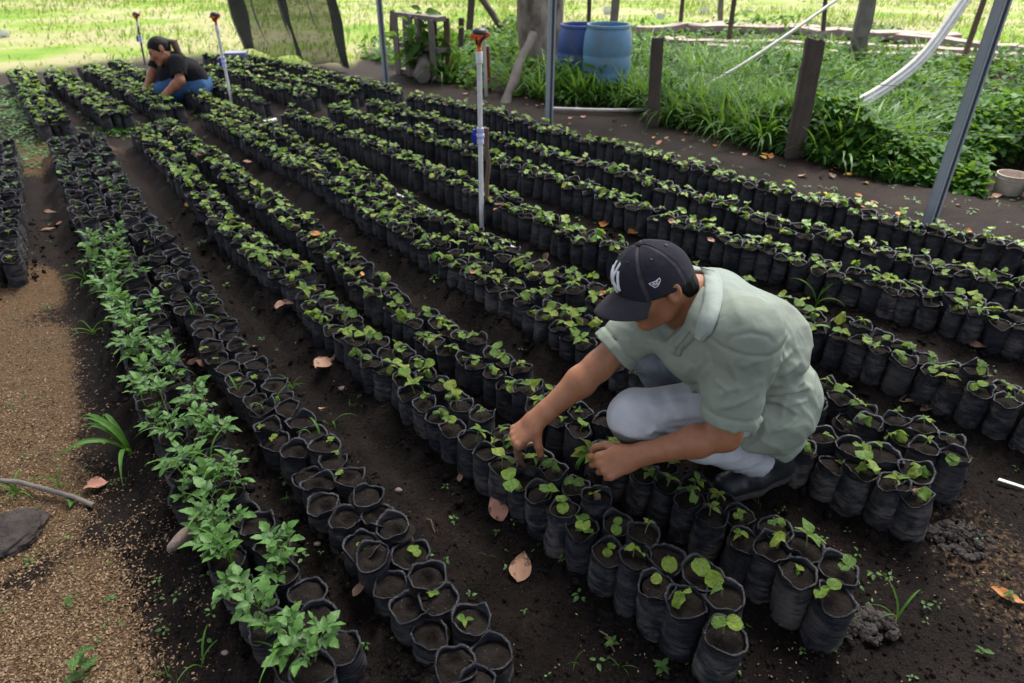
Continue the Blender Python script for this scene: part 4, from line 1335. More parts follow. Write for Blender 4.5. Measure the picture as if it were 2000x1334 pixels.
# neck opening and hem
f.cap(C7 + np.array((-.028, -.01, 0.01)), hA(-.01, 0, -.08), 0.058, 0.085, 0.01, 'sub')
f.cap(C7 + np.array((-.085, -.01, -.03)), hA(.04, 0, -.13), 0.025, 0.05, 0.01, 'sub')
HEM = PEL + np.array((0.0, -0.02, -0.150))
h1, h2, h3 = P(1345, 752, 1.50), P(1462, 870, 1.47), P(1562, 806, 1.72)
hn = unit(np.cross(h2 - h1, h3 - h1)); hn = -hn if hn[2] > 0 else hn
f.plane(h1, hn, near=(h1 + h2 + h3) / 3 + hn * .16, rad=0.34)
seam_pts = []
def shirt_disp(p):
    z = 0.0030 * fbm(p * 14, 3, 5) + 0.004 * fbm(p * 5, 2, 8)
    arm = SH_L + (EL_L - SH_L) * .30 + np.array((.05, 0, 0))
    z += folds(p, arm, (0.5, 0.1, -0.75), 0.13, 0.0070, 78, 1)
    z += folds(p, SH_L + (EL_L - SH_L) * .62, (0.7, 0.1, -0.5), 0.10, 0.0050, 120, 21)
    z += folds(p, SH_L + np.array((.12, .02, -.15)), (0.45, 0.3, 0.75), 0.16, 0.0095, 62, 2)
    z += folds(p, SH_L + np.array((.16, .05, -.05)), (0.75, 0.3, 0.35), 0.16, 0.0050, 95, 22)
    z += folds(p, PEL + np.array((.05, -.16, .07)), (0.2, 0.3, 1.0), 0.15, 0.0125, 72, 3)
    z += folds(p, PEL + np.array((.0, -.18, -.02)), (0.6, 0.1, 0.6), 0.11, 0.0070, 120, 23)
    z += folds(p, WAIST + np.array((-.08, -.14, -.05)), (0.8, 0.1, 0.5), 0.13, 0.0090, 64, 4)
    z += folds(p, SH_R + (EL_R - SH_R) * .4, (EL_R - SH_R), 0.09, 0.0055, 90, 6)
    # sleeve bands and shoulder seams
    for e, ax, r in slv:
        a = (p - e) @ ax
        rd = np.linalg.norm((p - e) - a[:, None] * ax, axis=1)
        z -= np.where((a > -0.030) & (rd < 0.12), 0.0024, 0.0)
        z += 0.0045 * np.exp(-((a + 0.030) / 0.0045) ** 2) * (rd < 0.12)
    for sh, el in ((SH_L, EL_L), (SH_R, EL_R)):
        ax = unit(el - sh)
        a = (p - sh) @ ax
        up = np.linalg.norm(p - sh, axis=1)
        z += 0.0050 * np.exp(-((a - 0.012 - .05 * np.abs(up - .06)) / 0.0045) ** 2) * (up < 0.13)
    return -z * 0 + z
f.displace(shirt_disp)
def shirt_mask(V):
    m = np.zeros((len(V), 3))
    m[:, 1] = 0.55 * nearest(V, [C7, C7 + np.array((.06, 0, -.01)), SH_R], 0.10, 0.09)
    m[:, 0] = 0.42 * nearest(V, [SH_L + (EL_L - SH_L) * .35 + np.array((0, -.06, 0.0))], 0.01, 0.012) + 0.25 * nearest(V, [WAIST + np.array((-.12, -.05, -.08))], 0.06, 0.06)
    return m
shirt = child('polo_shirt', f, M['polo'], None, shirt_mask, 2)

# collar: a stand that folds over and lies on the neck and shoulders
from mathutils.bvhtree import BVHTree
def bvh(o):
    me = o.data
    off = man_loc if o is man else man_loc
    return BVHTree.FromPolygons([tuple(v.co + Vector(off)) for v in me.vertices], [tuple(p.vertices) for p in me.polygons])
def crease(o, lines):
    """pulls sharp cloth folds (h > 0) and stitched seams (h < 0) along lines that run over the garment"""
    b = bvh(o)
    n = len(o.data.vertices)
    co = np.empty(n * 3, np.float32); o.data.vertices.foreach_get('co', co); co = co.reshape(-1, 3).astype(float)
    nr = np.empty(n * 3, np.float32); o.data.vertices.foreach_get('normal', nr); nr = nr.reshape(-1, 3)
    W = co + man_loc
    add = np.zeros(n)
    for pts, h, w in lines:
        P3 = []
        for k in range(len(pts) - 1):
            for t in np.linspace(0, 1, 9, endpoint=False):
                x = pts[k][0] * (1 - t) + pts[k + 1][0] * t; y = pts[k][1] * (1 - t) + pts[k + 1][1] * t
                v = unit(np.array(ray(x, y)))
                hit = b.ray_cast(Vector((0, 0, CAM_H)), Vector(v))
                if hit[0] is not None: P3.append(np.array(hit[0]))
        if len(P3) < 4: continue
        P3 = np.array(P3)
        m = np.where(np.min(np.linalg.norm(W[:, None, :] - P3[None, ::6], axis=2), axis=1) < .09)[0]
        best = np.full(len(m), 9.0); tt = np.zeros(len(m))
        for k in range(len(P3) - 1):
            if np.linalg.norm(P3[k + 1] - P3[k]) > .04: continue
            d, t = segd(W[m], P3[k], P3[k + 1])
            u = d < best
            best[u] = d[u]; tt[u] = (k + t[u]) / (len(P3) - 1)
        add[m] += h * np.exp(-(best / w) ** 2) * np.clip(np.sin(np.pi * np.clip(tt, .02, .98)) * 1.6, 0, 1) * (1 if h > 0 else 1.0)
    co += nr * add[:, None]
    o.data.vertices.foreach_set('co', co.astype(np.float32).ravel())
    o.data.update()
crease(shirt, [
    (((1411, 676), (1430, 657), (1466, 650), (1500, 657), (1523, 681)), -.0030, .0045),
    (((1397, 742), (1412, 754), (1430, 764)), .0055, .007), (((1400, 776), (1425, 762), (1452, 751)), .0055, .008), (((1476, 777), (1486, 757), (1492, 738)), .0050, .008),
    (((1402, 800), (1440, 788), (1475, 770)), .0045, .008), (((1440, 720), (1470, 706), (1500, 700)), .0040, .009), (((1420, 700), (1440, 740), (1446, 775)), .0035, .008),
    (((1516, 712), (1534, 696), (1550, 682)), .0060, .009), (((1519, 738), (1542, 722), (1564, 708)), .0070, .009), (((1506, 690), (1530, 660), (1545, 640)), .0045, .010),
    (((1500, 772), (1544, 764), (1590, 754)), .0085, .009), (((1502, 780), (1544, 773), (1590, 764)), -.0080, .008),
    (((1520, 782), (1542, 797), (1562, 812)), .0070, .008), (((1524, 786), (1528, 802), (1524, 822)), .0055, .007), (((1498, 792), (1490, 812), (1478, 832)), .0060, .008),
    (((1505, 842), (1536, 832), (1562, 810)), .0060, .009), (((1466, 856), (1474, 840), (1480, 824)), .0050, .007), (((1535, 790), (1560, 786), (1582, 778)), .0055, .007),
    (((1333, 736), (1345, 722), (1358, 708)), .0045, .008), (((1355, 727), (1374, 706), (1390, 684)), .0060, .009), (((1366, 738), (1382, 722), (1396, 706)), .0045, .008),
    (((1240, 652), (1262, 662), (1284, 668)), .0040, .008), (((1218, 662), (1240, 674), (1262, 682)), .0035, .008),
    (((1420, 560), (1440, 600), (1448, 640)), .0030, .012), (((1480, 570), (1510, 600), (1530, 640)), .0030, .012)])
bv_s, bv_m = bvh(shirt), bvh(man)
def drop_on(q, toward, both=True):
    """the point of shirt or neck under q, seen along toward"""
    best = None
    for b in ((bv_s, bv_m) if both else (bv_s,)):
        h = b.ray_cast(Vector(q - toward * .4), Vector(toward))
        if h[0] is not None and (best is None or h[3] < best[1]): best = (np.array(h[0]), h[3])
    return best[0] if best else None
eye_p = np.array((0, 0, CAM_H))
inner = [(1356, 514), (1368, 522), (1376, 540), (1376, 566), (1371, 596), (1363, 622), (1357, 646), (1356, 660)]
outer = [(1390, 522), (1402, 530), (1411, 549), (1413, 572), (1408, 600), (1400, 628), (1391, 650), (1372, 667)]
V, Q = [], []
NS = 22
NC = 9
def lerp_px(L_, t):
    x = t * (len(L_) - 1); i = min(int(x), len(L_) - 2); f_ = x - i
    return (L_[i][0] * (1 - f_) + L_[i + 1][0] * f_, L_[i][1] * (1 - f_) + L_[i + 1][1] * f_)
for i in range(NS + 1):
    a, b = lerp_px(inner, i / NS), lerp_px(outer, i / NS)
    vi = unit(np.array(ray(*a))); vo = unit(np.array(ray(*b)))
    po = drop_on(eye_p + vo * 2.0, vo)
    pi_ = drop_on(eye_p + vi * 2.0, vi)
    if po is None or pi_ is None: continue
    # the fold keeps a small distance from the neck, the tip lies on the shirt
    out = unit(-vo)
    po = po + out * .007; pi_ = pi_ + out * .010
    if np.linalg.norm(pi_ - po) > .085: pi_ = po + unit(pi_ - po) * .075
    top = []
    for k in range(NC):
        t = k / (NC - 1)
        top.append(pi_ * (1 - t) + po * t + out * (.012 * math.sin(math.pi * min(t * 1.15 + .02, 1)) ** .8))
    und = [p - out * .0045 for p in top[::-1]]
    stand = [pi_ - out * .006, pi_ - out * .03 + (pi_ - po) * .06, pi_ - out * .03 - (pi_ - po) * .05]
    V += top + und + stand[1:]
m = NC * 2 + 2
NS = len(V) // m - 1
for i in range(NS):
    for j in range(m): Q.append((i * m + j, i * m + (j + 1) % m, (i + 1) * m + (j + 1) % m, (i + 1) * m + j))
T = [(0, j, j + 1) for j in range(1, m - 1)] + [(NS * m, NS * m + j + 1, NS * m + j) for j in range(1, m - 1)]
cv = np.array(V)
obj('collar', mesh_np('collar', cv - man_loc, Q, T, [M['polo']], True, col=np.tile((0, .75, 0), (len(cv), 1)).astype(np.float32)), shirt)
nA = unit(hA(-.03, 0, -.055) - (C7 + np.array((.02, 0, -.05)))); nF = np.array((-1.0, -.22, -.25)); nF = unit(nF - np.dot(nF, nA) * nA); nL_ = np.cross(nA, nF)
if nL_[1] > 0: nL_ = -nL_
# placket: two overlapping strips down the chest, one button
for k, line in enumerate((((1346, 652), (1336, 664), (1322, 676), (1316, 690)), ((1336, 640), (1326, 655), (1312, 672), (1308, 688)))):
    pv, pq = [], []
    n = 12
    for i in range(n + 1):
        c = lerp_px(line, i / n)
        for w_ in (-13, 13):
            v = unit(np.array(ray(c[0] + w_ * .8, c[1] + w_ * .55)))
            p = drop_on(eye_p + v * 2.0, v, False)
            if p is None: p = pv[-1] if pv else C7
            pv += [p - v * (.006 + .003 * k), p + v * .002]
    for i in range(n):
        for a, b in ((0, 2), (2, 3), (3, 1), (1, 0)): pq.append((i * 4 + a, i * 4 + b, (i + 1) * 4 + b, (i + 1) * 4 + a))
    pv = np.array(pv)
    if np.max(np.linalg.norm(np.diff(pv[::4], axis=0), axis=1)) < .05:
        pk = obj('placket', mesh_np('placket', pv - man_loc, pq, None, [M['polo']], True, col=np.zeros((len(pv), 3), np.float32)), shirt)

# --- jeans
f = SDF((0.14, 1.28, -0.02), (1.0, 2.05, 0.62), 0.0045)
f.cap(HIP_L + np.array((.03, .03, .01)), HIP_R + np.array((.03, -.03, .01)), 0.112, 0.112, 0.0)
f.chain([HIP_L + np.array((0, 0, .0)), HIP_L * .5 + KNEE_L * .5 + np.array((0, 0, .012)), KNEE_L], [0.100, 0.084, 0.070], 0.03)
f.ell(KNEE_L + np.array((-.004, 0, .0)), np.eye(3), (.074, .070, .073), 0.03)
f.chain([KNEE_L + np.array((.005, 0, -.012)), KNEE_L * .45 + ANK_L * .55 + np.array((0, 0, .0)), ANK_L + np.array((.075, .008, -.02))], [0.064, 0.062, 0.060], 0.02)
f.chain([HIP_R, HIP_R * .5 + KNEE_R * .5, KNEE_R], [0.098, 0.082, 0.066], 0.03)
f.ell(KNEE_R, np.eye(3), (.068, .068, .068), 0.03)
f.chain([KNEE_R, KNEE_R * .5 + ANK_R * .5 + np.array((.012, 0, 0)), ANK_R + np.array((.0, 0, -.02))], [0.064, 0.060, 0.052], 0.02)
axL = unit(ANK_L + np.array((.075, .008, -.02)) - KNEE_L)
hemL = ANK_L + axL * 0.030
f.plane(hemL, axL, near=hemL + axL * 0.08, rad=0.125)
f.cap(hemL - axL * .012, hemL + axL * .03, 0.048, 0.056, 0.0, 'sub')
f.plane((0, 0, 0.055), (0, 0, -1), near=ANK_R, rad=0.13)
def jeans_disp(p):
    z = 0.0032 * fbm(p * 12, 3, 15) + 0.004 * fbm(p * 5, 2, 18)
    kb = KNEE_L + np.array((.075, -.045, -.025))
    z += folds(p, kb, (0.25, -0.2, 1.0), 0.075, 0.0120, 150, 11)
    z += folds(p, KNEE_L + np.array((.05, -.06, .03)), (0.8, -0.1, 0.5), 0.08, 0.0050, 130, 31)
    z += folds(p, ANK_L + np.array((-.05, -.04, .0)), axL, 0.10, 0.0085, 110, 12)
    z += folds(p, HIP_L + np.array((-.12, -.05, .03)), (0.6, 0.2, 0.8), 0.13, 0.0075, 80, 13)
    z += folds(p, KNEE_R * .5 + ANK_R * .5, (0.3, 0.1, 0.9), 0.12, 0.0060, 80, 14)
    d, t = segd(p, KNEE_R + np.array((.02, -.062, 0)), ANK_R + np.array((.02, -.052, 0)))
    z -= 0.0022 * np.exp(-(d / 0.006) ** 2)
    d, t = segd(p, HIP_L + np.array((-.06, -.085, -.05)), KNEE_L + np.array((.03, -.066, -.022)))
    z -= 0.0020 * np.exp(-(d / 0.006) ** 2)
    a = (p - hemL) @ axL
    z += 0.002 * np.exp(-((a + 0.022) / 0.003) ** 2) * (np.linalg.norm(p - hemL, axis=1) < .11)
    return z
f.displace(jeans_disp)
def jeans_mask(V):
    m = np.zeros((len(V), 3))
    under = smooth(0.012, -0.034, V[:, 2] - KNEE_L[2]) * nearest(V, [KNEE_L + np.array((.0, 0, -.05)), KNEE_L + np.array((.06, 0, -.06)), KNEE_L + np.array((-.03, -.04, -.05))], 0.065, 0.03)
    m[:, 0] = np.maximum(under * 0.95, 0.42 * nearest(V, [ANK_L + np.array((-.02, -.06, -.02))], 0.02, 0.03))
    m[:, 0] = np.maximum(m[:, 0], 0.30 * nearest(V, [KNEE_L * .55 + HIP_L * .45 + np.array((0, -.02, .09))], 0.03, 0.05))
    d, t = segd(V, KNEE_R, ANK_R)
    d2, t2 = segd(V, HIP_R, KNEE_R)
    m[:, 1] = 0.85 * smooth(0.11, 0.085, np.minimum(d, d2)) * (V[:, 1] > 1.62)  # far leg darker: shade below the torso painted in, plus less faded denim
    return m
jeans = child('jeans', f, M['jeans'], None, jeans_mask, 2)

crease(jeans, [
    (((1262, 850), (1278, 836), (1316, 848)), .0075, .008), (((1264, 860), (1291, 854), (1327, 850)), .0065, .007), (((1290, 842), (1320, 838), (1345, 842)), -.0055, .007),
    (((1283, 834), (1333, 823), (1386, 820)), -.0030, .0045), (((1270, 800), (1310, 790), (1350, 786)), .0030, .010), (((1300, 776), (1345, 768), (1385, 770)), .0035, .009),
    (((1420, 905), (1450, 893), (1480, 880)), .0060, .008), (((1440, 918), (1470, 905), (1505, 890)), .0055, .008), (((1425, 922), (1470, 918), (1522, 893)), -.0025, .004),
    (((1246, 700), (1262, 722), (1274, 745)), .0040, .008), (((1268, 662), (1286, 700), (1300, 742)), -.0030, .0045)])
# --- shoes
def shoe(toe, heel, up, name_parent, seed):
    d = unit(toe - heel); up = unit(up - np.dot(up, d) * d); sd = np.cross(up, d)
    L = np.linalg.norm(toe - heel)
    lo = np.minimum(toe, heel) - 0.13; hi = np.maximum(toe, heel) + 0.16
    f = SDF(lo, hi, 0.0042)
    A = lambda x, y, z: heel + d * x * L + sd * y + up * z
    f.cap(A(.04, 0, .030), A(.45, 0, .030), 0.036, 0.040, 0.0)
    f.cap(A(.45, 0, .030), A(.86, 0, .022), 0.042, 0.036, 0.02, L=sd, fl=1.12)
    f.cap(A(.10, 0, .055), A(.42, 0, .050), 0.034, 0.038, 0.03)
    f.cap(A(.12, 0, .06), A(.16, 0, .105), 0.040, 0.042, 0.03)
    f.plane(A(0, 0, -0.004), -up)
    f.displace(lambda p: 0.0016 * fbm(p * 26, 3, seed) + folds(p, A(.62, 0, .05), d, 0.05, 0.003, 190, seed))
    s = child('shoe', f, M['shoe'], None, None, 2)
    g = SDF(lo, hi, 0.0042)
    g.cap(A(.03, 0, -.012), A(.45, 0, -.012), 0.040, 0.040, 0.0)
    g.cap(A(.45, 0, -.012), A(.88, 0, -.012), 0.046, 0.040, 0.02, L=sd, fl=1.08)
    g.plane(A(0, 0, 0.006), up)
    g.plane(A(0, 0, -0.022), -up)
    for x in (0.30, 0.36):
        g.cap(A(x, -.08, -.026), A(x, .08, -.026), 0.009, 0.009, 0.0, 'sub')
    for x in (0.08, 0.16, 0.50, 0.58, 0.66, 0.74, 0.82):
        g.cap(A(x, -.08, -.024), A(x, .08, -.024), 0.005, 0.005, 0.0, 'sub')
    o = child('sole', g, M['sole'], s, None, 1)
    MB().lathe([(0, .003), (.002, .003), (.0042, .0015), (.0045, -.002)], 10, A(.55, -.043 if (sd[1] > 0) else .043, .040) - man_loc, np.stack([d, up, np.cross(d, up)], 1)).build('eyelet', M['eyelet'], s)
    return s
toeL = G(1398, 962, 0.028); heelL = P(1526, 918, 1.605)
shoe(toeL, heelL, np.array((-0.35, -0.35, 0.86)), man, 31)
shoe(np.array((0.36, 1.78, 0.026)), np.array((0.60, 1.83, 0.030)), np.array((0, 0, 1.)), man, 32)

# --- hair under the cap
f = SDF(HEAD - 0.16, HEAD + 0.16, 0.003)
f.ell(hA(-.010, 0, .012), HR, np.array((.0955, .0805, .092)) * HS, 0)
f.ell(hA(-.058, 0, -.040), HR, np.array((.046, .062, .064)) * HS, .02)
f.ell(hA(-.070, 0, -.062), HR, np.array((.038, .056, .044)) * HS, .02)
f.plane(hA(0, 0, .050), hU)
for sg in (1, -1):
    f.cap(hA(.032, sg * .066, .01), hA(.026, sg * .068, -.026), .010, .006, .012)
f.plane(hA(.046, 0, 0), hF)
pf = hA(.004, 0, -.012); nn = unit(hF * .55 - hU * .8)
f.plane(hA(.004, 0, -.034), unit(hF * .80 - hU * .35))
for sg in (1, -1):
    f.ell(hA(-.012, sg * .088, -.026), HR, np.array((.024, .026, .040)) * HS, .006, 'sub')
f.displace(lambda p: 0.0022 * fbm((p - HEAD) @ HR.T * np.array((120, 120, 26)), 2, 4))
child('hair', f, M['hair'], None, None, 1)

# --- cap: six-panel crown, curved visor, white embroidery
cR = np.array((.108, .089, .106))
def crown(az, el, off=0.0):
    """az: 0 front, +90 the wearer's left; el: 0 at the rim, 90 at the button"""
    ce = math.cos(el)
    x, y, z = math.cos(az) * ce, math.sin(az) * ce, math.sin(el)
    front = max(math.cos(az), 0) ** 2
    bul = 1 + 0.05 * front * math.sin(2 * el) - 0.02 * (1 - front) * math.sin(2 * el)
    q = np.array((x * (cR[0] + off) * bul, y * (cR[1] + off) * bul, z * (cR[2] + off)))
    return hA(q[0] - .004, q[1], q[2] + 0.014 + 0.014 * q[0] / .108)
nA_, nE_ = 96, 26
V, Q = [], []
seams = [math.radians(a) for a in (0, 60, 120, 180, 240, 300)]
rcap = np.random.default_rng(3)
for i in range(nE_ + 1):
    el = math.radians(-13 + 103 * i / nE_)
    for j in range(nA_):
        az = 2 * math.pi * j / nA_
        ds = min(abs((az - s + math.pi) % (2 * math.pi) - math.pi) for s in seams) * max(math.cos(el), .02) * 0.1
        off = -0.0022 * math.exp(-(ds / 0.0016) ** 2) + 0.0016 * math.exp(-((ds - 0.0045) / 0.0018) ** 2)
        p = crown(az, el, 0)
        off += 0.0022 * float(fbm(np.array([p * 22]), 2, 6)[0]) * (0.3 + 0.7 * abs(math.sin(az)))
        if i <= 1: off += 0.0015
        V.append(crown(az, el, off))
for i in range(nE_):
    for j in range(nA_):
        k = (j + 1) % nA_
        Q.append((i * nA_ + j, i * nA_ + k, (i + 1) * nA_ + k, (i + 1) * nA_ + j))
nb = len(V)
for j in range(nA_): V.append(crown(2 * math.pi * j / nA_, math.radians(-12), -0.004))
for j in range(nA_): V.append(crown(2 * math.pi * j / nA_, math.radians(5), -0.004))
for j in range(nA_):
    k = (j + 1) % nA_
    Q.append((nb + j, nb + k, k, j)); Q.append((nb + nA_ + j, nb + nA_ + k, nb + k, nb + j))
V = np.array(V)
def cap_mask(V):
    m = np.zeros((len(V), 3))
    loc = (V - HEAD) @ HR.T
    az = np.arctan2(loc[:, 1] / cR[1], loc[:, 0] / cR[0]); ce = np.hypot(loc[:, 0], loc[:, 1])
    ds = np.min([np.abs((az - s + np.pi) % (2 * np.pi) - np.pi) for s in seams], axis=0) * ce
    m[:, 0] = 0.62 * np.exp(-(np.maximum(ds - .001, 0) / 0.0055) ** 2) + 0.10 * smooth(.1, .8, fbm(V * 30, 3, 2))
    return m
cap = obj('cap', mesh_np('cap', V - man_loc, Q, None, [M['cap']], True, col=cap_mask(V).astype(np.float32)), man)
MB().lathe([(0, .0052), (.005, .0046), (.0085, .002), (.0088, -.002)], 16, hA(-.004, 0, .1215) - man_loc, HR.T @ np.array(((1, 0, 0), (0, 1, 0), (0, 0, 1.)))).build('cap_button', M['visor'], cap)
# eyelets
for a_, e_ in ((30, 55), (90, 50), (150, 52), (-30, 55)):
    p = crown(math.radians(a_), math.radians(e_), .0012); nv = unit(p - hA(0, 0, .01))
    t1 = unit(np.cross(nv, hU)); t2 = np.cross(nv, t1)
    MB().lathe([(.0016, .0003), (.0034, .0010), (.0040, -.001)], 10, p - man_loc, np.stack([t1, t2, nv], 1)).build('eyelet', M['black_plastic'], cap)
# visor
V, Q = [], []
NP, NTT = 40, 12
def vis_pt(ph, t, dz):
    c = max(math.cos(ph * 1.30), 0)
    e = 0.085 * c ** 0.62 * t
    x = .107 * math.cos(ph) - .004 + e * (1.0)
    y = .0885 * math.sin(ph) * (1 + 0.10 * t)
    z = 0.014 + 0.014 * (x / .108) - .018 + 0.030 * math.cos(ph) ** 2 * 0.35 - 0.020 * t * t * c - 0.55 * y * y / .09 * (0.35 + .65 * t) - 0.05 * e
    return hA(x, y, z + dz)
for s_, dz in ((0, 0.0022), (1, -0.0022)):
    for i in range(NP + 1):
        ph = math.radians(-60 + 120 * i / NP)
        for j in range(NTT + 1):
            t = j / NTT
            st = 0.0005 * math.cos(t * 2 * math.pi * 6.0) if 0.15 < t < 0.97 else 0
            V.append(vis_pt(ph, t, dz + (st if s_ == 0 else 0) - (0.0012 * (1 if s_ == 0 else -1) if j == NTT else 0)))
w = NTT + 1; half = (NP + 1) * w
for i in range(NP):
    for j in range(NTT):
        a = i * w + j
        Q.append((a, a + 1, a + w + 1, a + w)); Q.append((half + a, half + a + w, half + a + w + 1, half + a + 1))
    a = i * w + NTT
    Q.append((a, half + a, half + a + w, a + w))
    a = i * w
    Q.append((a, a + w, half + a + w, half + a))
V = np.array(V)
vm = np.zeros((len(V), 3), np.float32); vm[:, 0] = 0.12 + 0.2 * (fbm(V * 40, 3, 5) > .3)
obj('visor', mesh_np('visor', V - man_loc, Q, None, [M['visor']], True, col=vm), cap)

def stroke(mb, pts, width, fmap, lift=0.003):
    """raised satin stitch along a line; fmap(x, y, off) -> place on the cap"""
    pts = np.asarray(pts, float)
    d = np.concatenate([[0], np.cumsum(np.linalg.norm(np.diff(pts, axis=0), axis=1))])
    n = max(int(d[-1] / 0.003), 2)
    s = np.linspace(0, d[-1], n + 1)
    c = np.stack([np.interp(s, d, pts[:, 0]), np.interp(s, d, pts[:, 1])], 1)
    tg = np.gradient(c, axis=0); tg /= np.linalg.norm(tg, axis=1)[:, None] + 1e-9
    nr = np.stack([-tg[:, 1], tg[:, 0]], 1)
    V, Q = [], []
    for i in range(n + 1):
        for o, l in ((-.5, 0.0), (-.42, lift * .8), (0, lift), (.42, lift * .8), (.5, 0.0)):
            x, y = c[i] + nr[i] * o * width
            V.append(fmap(x, y, l))
    for i in range(n):
        for j in range(4): Q.append((i * 5 + j, i * 5 + j + 1, (i + 1) * 5 + j + 1, (i + 1) * 5 + j))
    mb.add(np.array(V) - man_loc, Q)
def front_map(x, y, l):   # x: to the wearer's left, y: up from the middle of the front panels
    return crown(x / .092, math.asin(min(max((0.046 + y) / .106, -1), 1)), 0.0012 + l)
lg = MB()
W_ = 0.0085
stroke(lg, [(-.023, -.030), (-.023, .020)], W_, front_map)
stroke(lg, [(-.026, .024), (-.008, .004), (.010, -.016), (.024, -.032)], W_, front_map)
stroke(lg, [(.024, -.030), (.025, .000), (.023, .022)], W_, front_map)
stroke(lg, [(-.016, .037), (-.010, .022), (.002, .004)], W_, front_map)
stroke(lg, [(.018, .038), (.012, .022), (.002, .004), (.002, -.040)], W_, front_map)
stroke(lg, [(-.008, -.041), (.012, -.041)], .006, front_map)
lg.build('emblem', M['embroidery'], cap)
def side_map(x, y, l):    # x: towards the back, y: up
    return crown(math.radians(76) + x / .10, math.asin(min(max((0.024 + y) / .106, -1), 1)), 0.0012 + l)
fl_ = MB()
W2 = 0.0019
stroke(fl_, [(-.015, .0055), (.003, .0060), (.0155, .0100), (.0150, .0040), (.0035, -.0085), (-.0045, -.0100), (-.015, .0055)], W2, side_map, .0015)
stroke(fl_, [(-.0075, -.0010), (-.0045, .0035), (-.0015, .0030), (.0000, -.0040)], W2, side_map, .0015)
stroke(fl_, [(-.0045, .0035), (-.0040, -.0050)], W2, side_map, .0015)
for dy in (.0055, .0015, -.0025): stroke(fl_, [(.0032, dy - .0015), (.0095, dy + .0010)], .0014, side_map, .0015)
stroke(fl_, [(.0032, .0045), (.0022, -.0050)], .0014, side_map, .0015)
fl_.build('side_emblem', M['embroidery'], cap)

# --- the pulled weeds in his left hand
wc = tL[4] * .5 + tL[0] * .5
wb = empty('weed_bunch', wc)
tag(wb, "small bunch of pulled green weeds gripped in the man's left hand", 'weeds')
rw = np.random.default_rng(5)
for i in range(9):
    v = unit(np.array((-0.8, -0.1, 0.35)) + rw.normal(0, .38, 3))
    o = obj('blade', BLADE_ME[int(rw.integers(0, 3))], wb, (0.012, 0, 0), None, (.45,) * 3)
    o.rotation_euler = (rw.normal(0, .5), math.asin(np.clip(-v[2], -1, 1)) + 0.9, math.atan2(v[1], v[0]))
for i in range(7):
    v = unit(np.array((-0.75, -0.25, 0.25)) + rw.normal(0, .4, 3))
    o = bpy.data.objects.new('leaf', LEAF_ME[5 + i % 4]); COL.objects.link(o); o.parent = wb
    A = frame(math.atan2(v[1], v[0]), math.asin(v[2]), rw.normal(0, .4)) * rw.uniform(0.035, 0.055)
    o.matrix_local = Matrix.Translation(tuple(np.array((-0.005, 0, 0.004)) + rw.normal(0, .006, 3))) @ Matrix(A).to_4x4()

# ------------------------------------------------------------------ the woman squatting between the far rows
wY = 6.9
w_hipL = P(372, 172, 6.90); w_hipR = w_hipL + np.array((-0.02, 0.22, 0.0))
w_kneeL = P(318, 176, 6.74); w_kneeR = P(306, 164, 7.02)
w_ankL = P(362, 200, 6.88); w_ankR = P(348, 196, 7.05)
w_shL = P(346, 122, 6.78); w_shR = P(311, 116, 7.05)
w_elL = P(352, 158, 6.68); w_wrL = P(326, 181, 6.62)
w_elR = P(300, 140, 7.0); w_wrR = P(289, 163, 6.92)
w_head = P(311, 98, 6.86)
wloc = np.array((w_ankL[0], 6.95, 0.0))
wU = view_vec(-.52, .80, -.30); wF = view_vec(-.70, -.66, -.25); wF = unit(wF - wF @ wU * wU); wL_ = np.cross(wU, wF)
WR3 = np.array([wF, wL_ if wL_[1] < 0 else -wL_, wU])
w_neck = (w_shL + w_shR) / 2 + np.array((0.01, 0, 0.05))
f = SDF((-4.05, 6.4, 0.0), (-3.0, 7.35, 1.0), 0.0062)
wA = head_sdf(f, w_head, WR3, 1.0)
f.cap(wA(-.02, 0, -.06), w_neck, .048, .055, .03)
f.cap(w_neck, (w_shL + w_shR) / 2 + np.array((.03, 0, -.1)), .06, .07, .03)
f.cap(w_shL, w_shR, .045, .045, .03)
for sh, el, wr in ((w_shL, w_elL, w_wrL), (w_shR, w_elR, w_wrR)):
    f.chain([sh, el], [.05, .042], .02)
    f.chain([el, el * .65 + wr * .35, wr], [.042, .042, .028], .02)
hand(f, w_wrL, unit(w_wrL - w_elL), np.array((-.2, -.5, .8)), False, ((35, 40, 25),) * 4, ((.6, .5, -.5), (.8, .1, -.5), (.8, -.2, -.4)), spread=.2)
hand(f, w_wrR, unit((w_wrR - w_elR) + np.array((-.05, 0, -.05))), np.array((-.6, -.3, .7)), True, ((40, 40, 25),) * 4, ((.6, .5, -.5), (.7, .0, -.7), (.7, -.2, -.6)), spread=.2)
for a in (w_ankL, w_ankR):
    f.chain([a + np.array((0, 0, .02)), np.array((a[0] - .02, a[1], .045)), np.array((a[0] - .15, a[1] - .03, .03))], [.04, .04, .03], .02)
def wmask(V):
    m = np.zeros((len(V), 3))
    m[:, 1] = nearest(V, [wA(.094, y, -.077) for y in (-.015, 0, .015)], .01, .006)
    br = [wA(.084, sg * y, .013) for sg in (1, -1) for y in np.linspace(.014, .045, 5)] + [wA(.086, sg * .031, -.012) for sg in (1, -1)]
    m[:, 2] = nearest(V, br, .007, .004)
    return m
woman = body_obj('person', f, M['skin'], None, wloc, wmask)
tag(woman, 'woman with a brown ponytail in black shirt and blue jeans squatting between far rows', 'person')
def wchild(name, sdf, mat, it=2):
    o = body_obj(name, sdf, mat, None, wloc, None, it)
    o.location = (0, 0, 0); o.parent = woman
    return o
wp = (w_hipL + w_hipR) / 2 + np.array((0.01, 0, .04)); wc_ = (w_shL + w_shR) / 2 + np.array((.05, 0, -.09))
f = SDF((-4.0, 6.4, 0.05), (-2.9, 7.45, 1.0), 0.008)
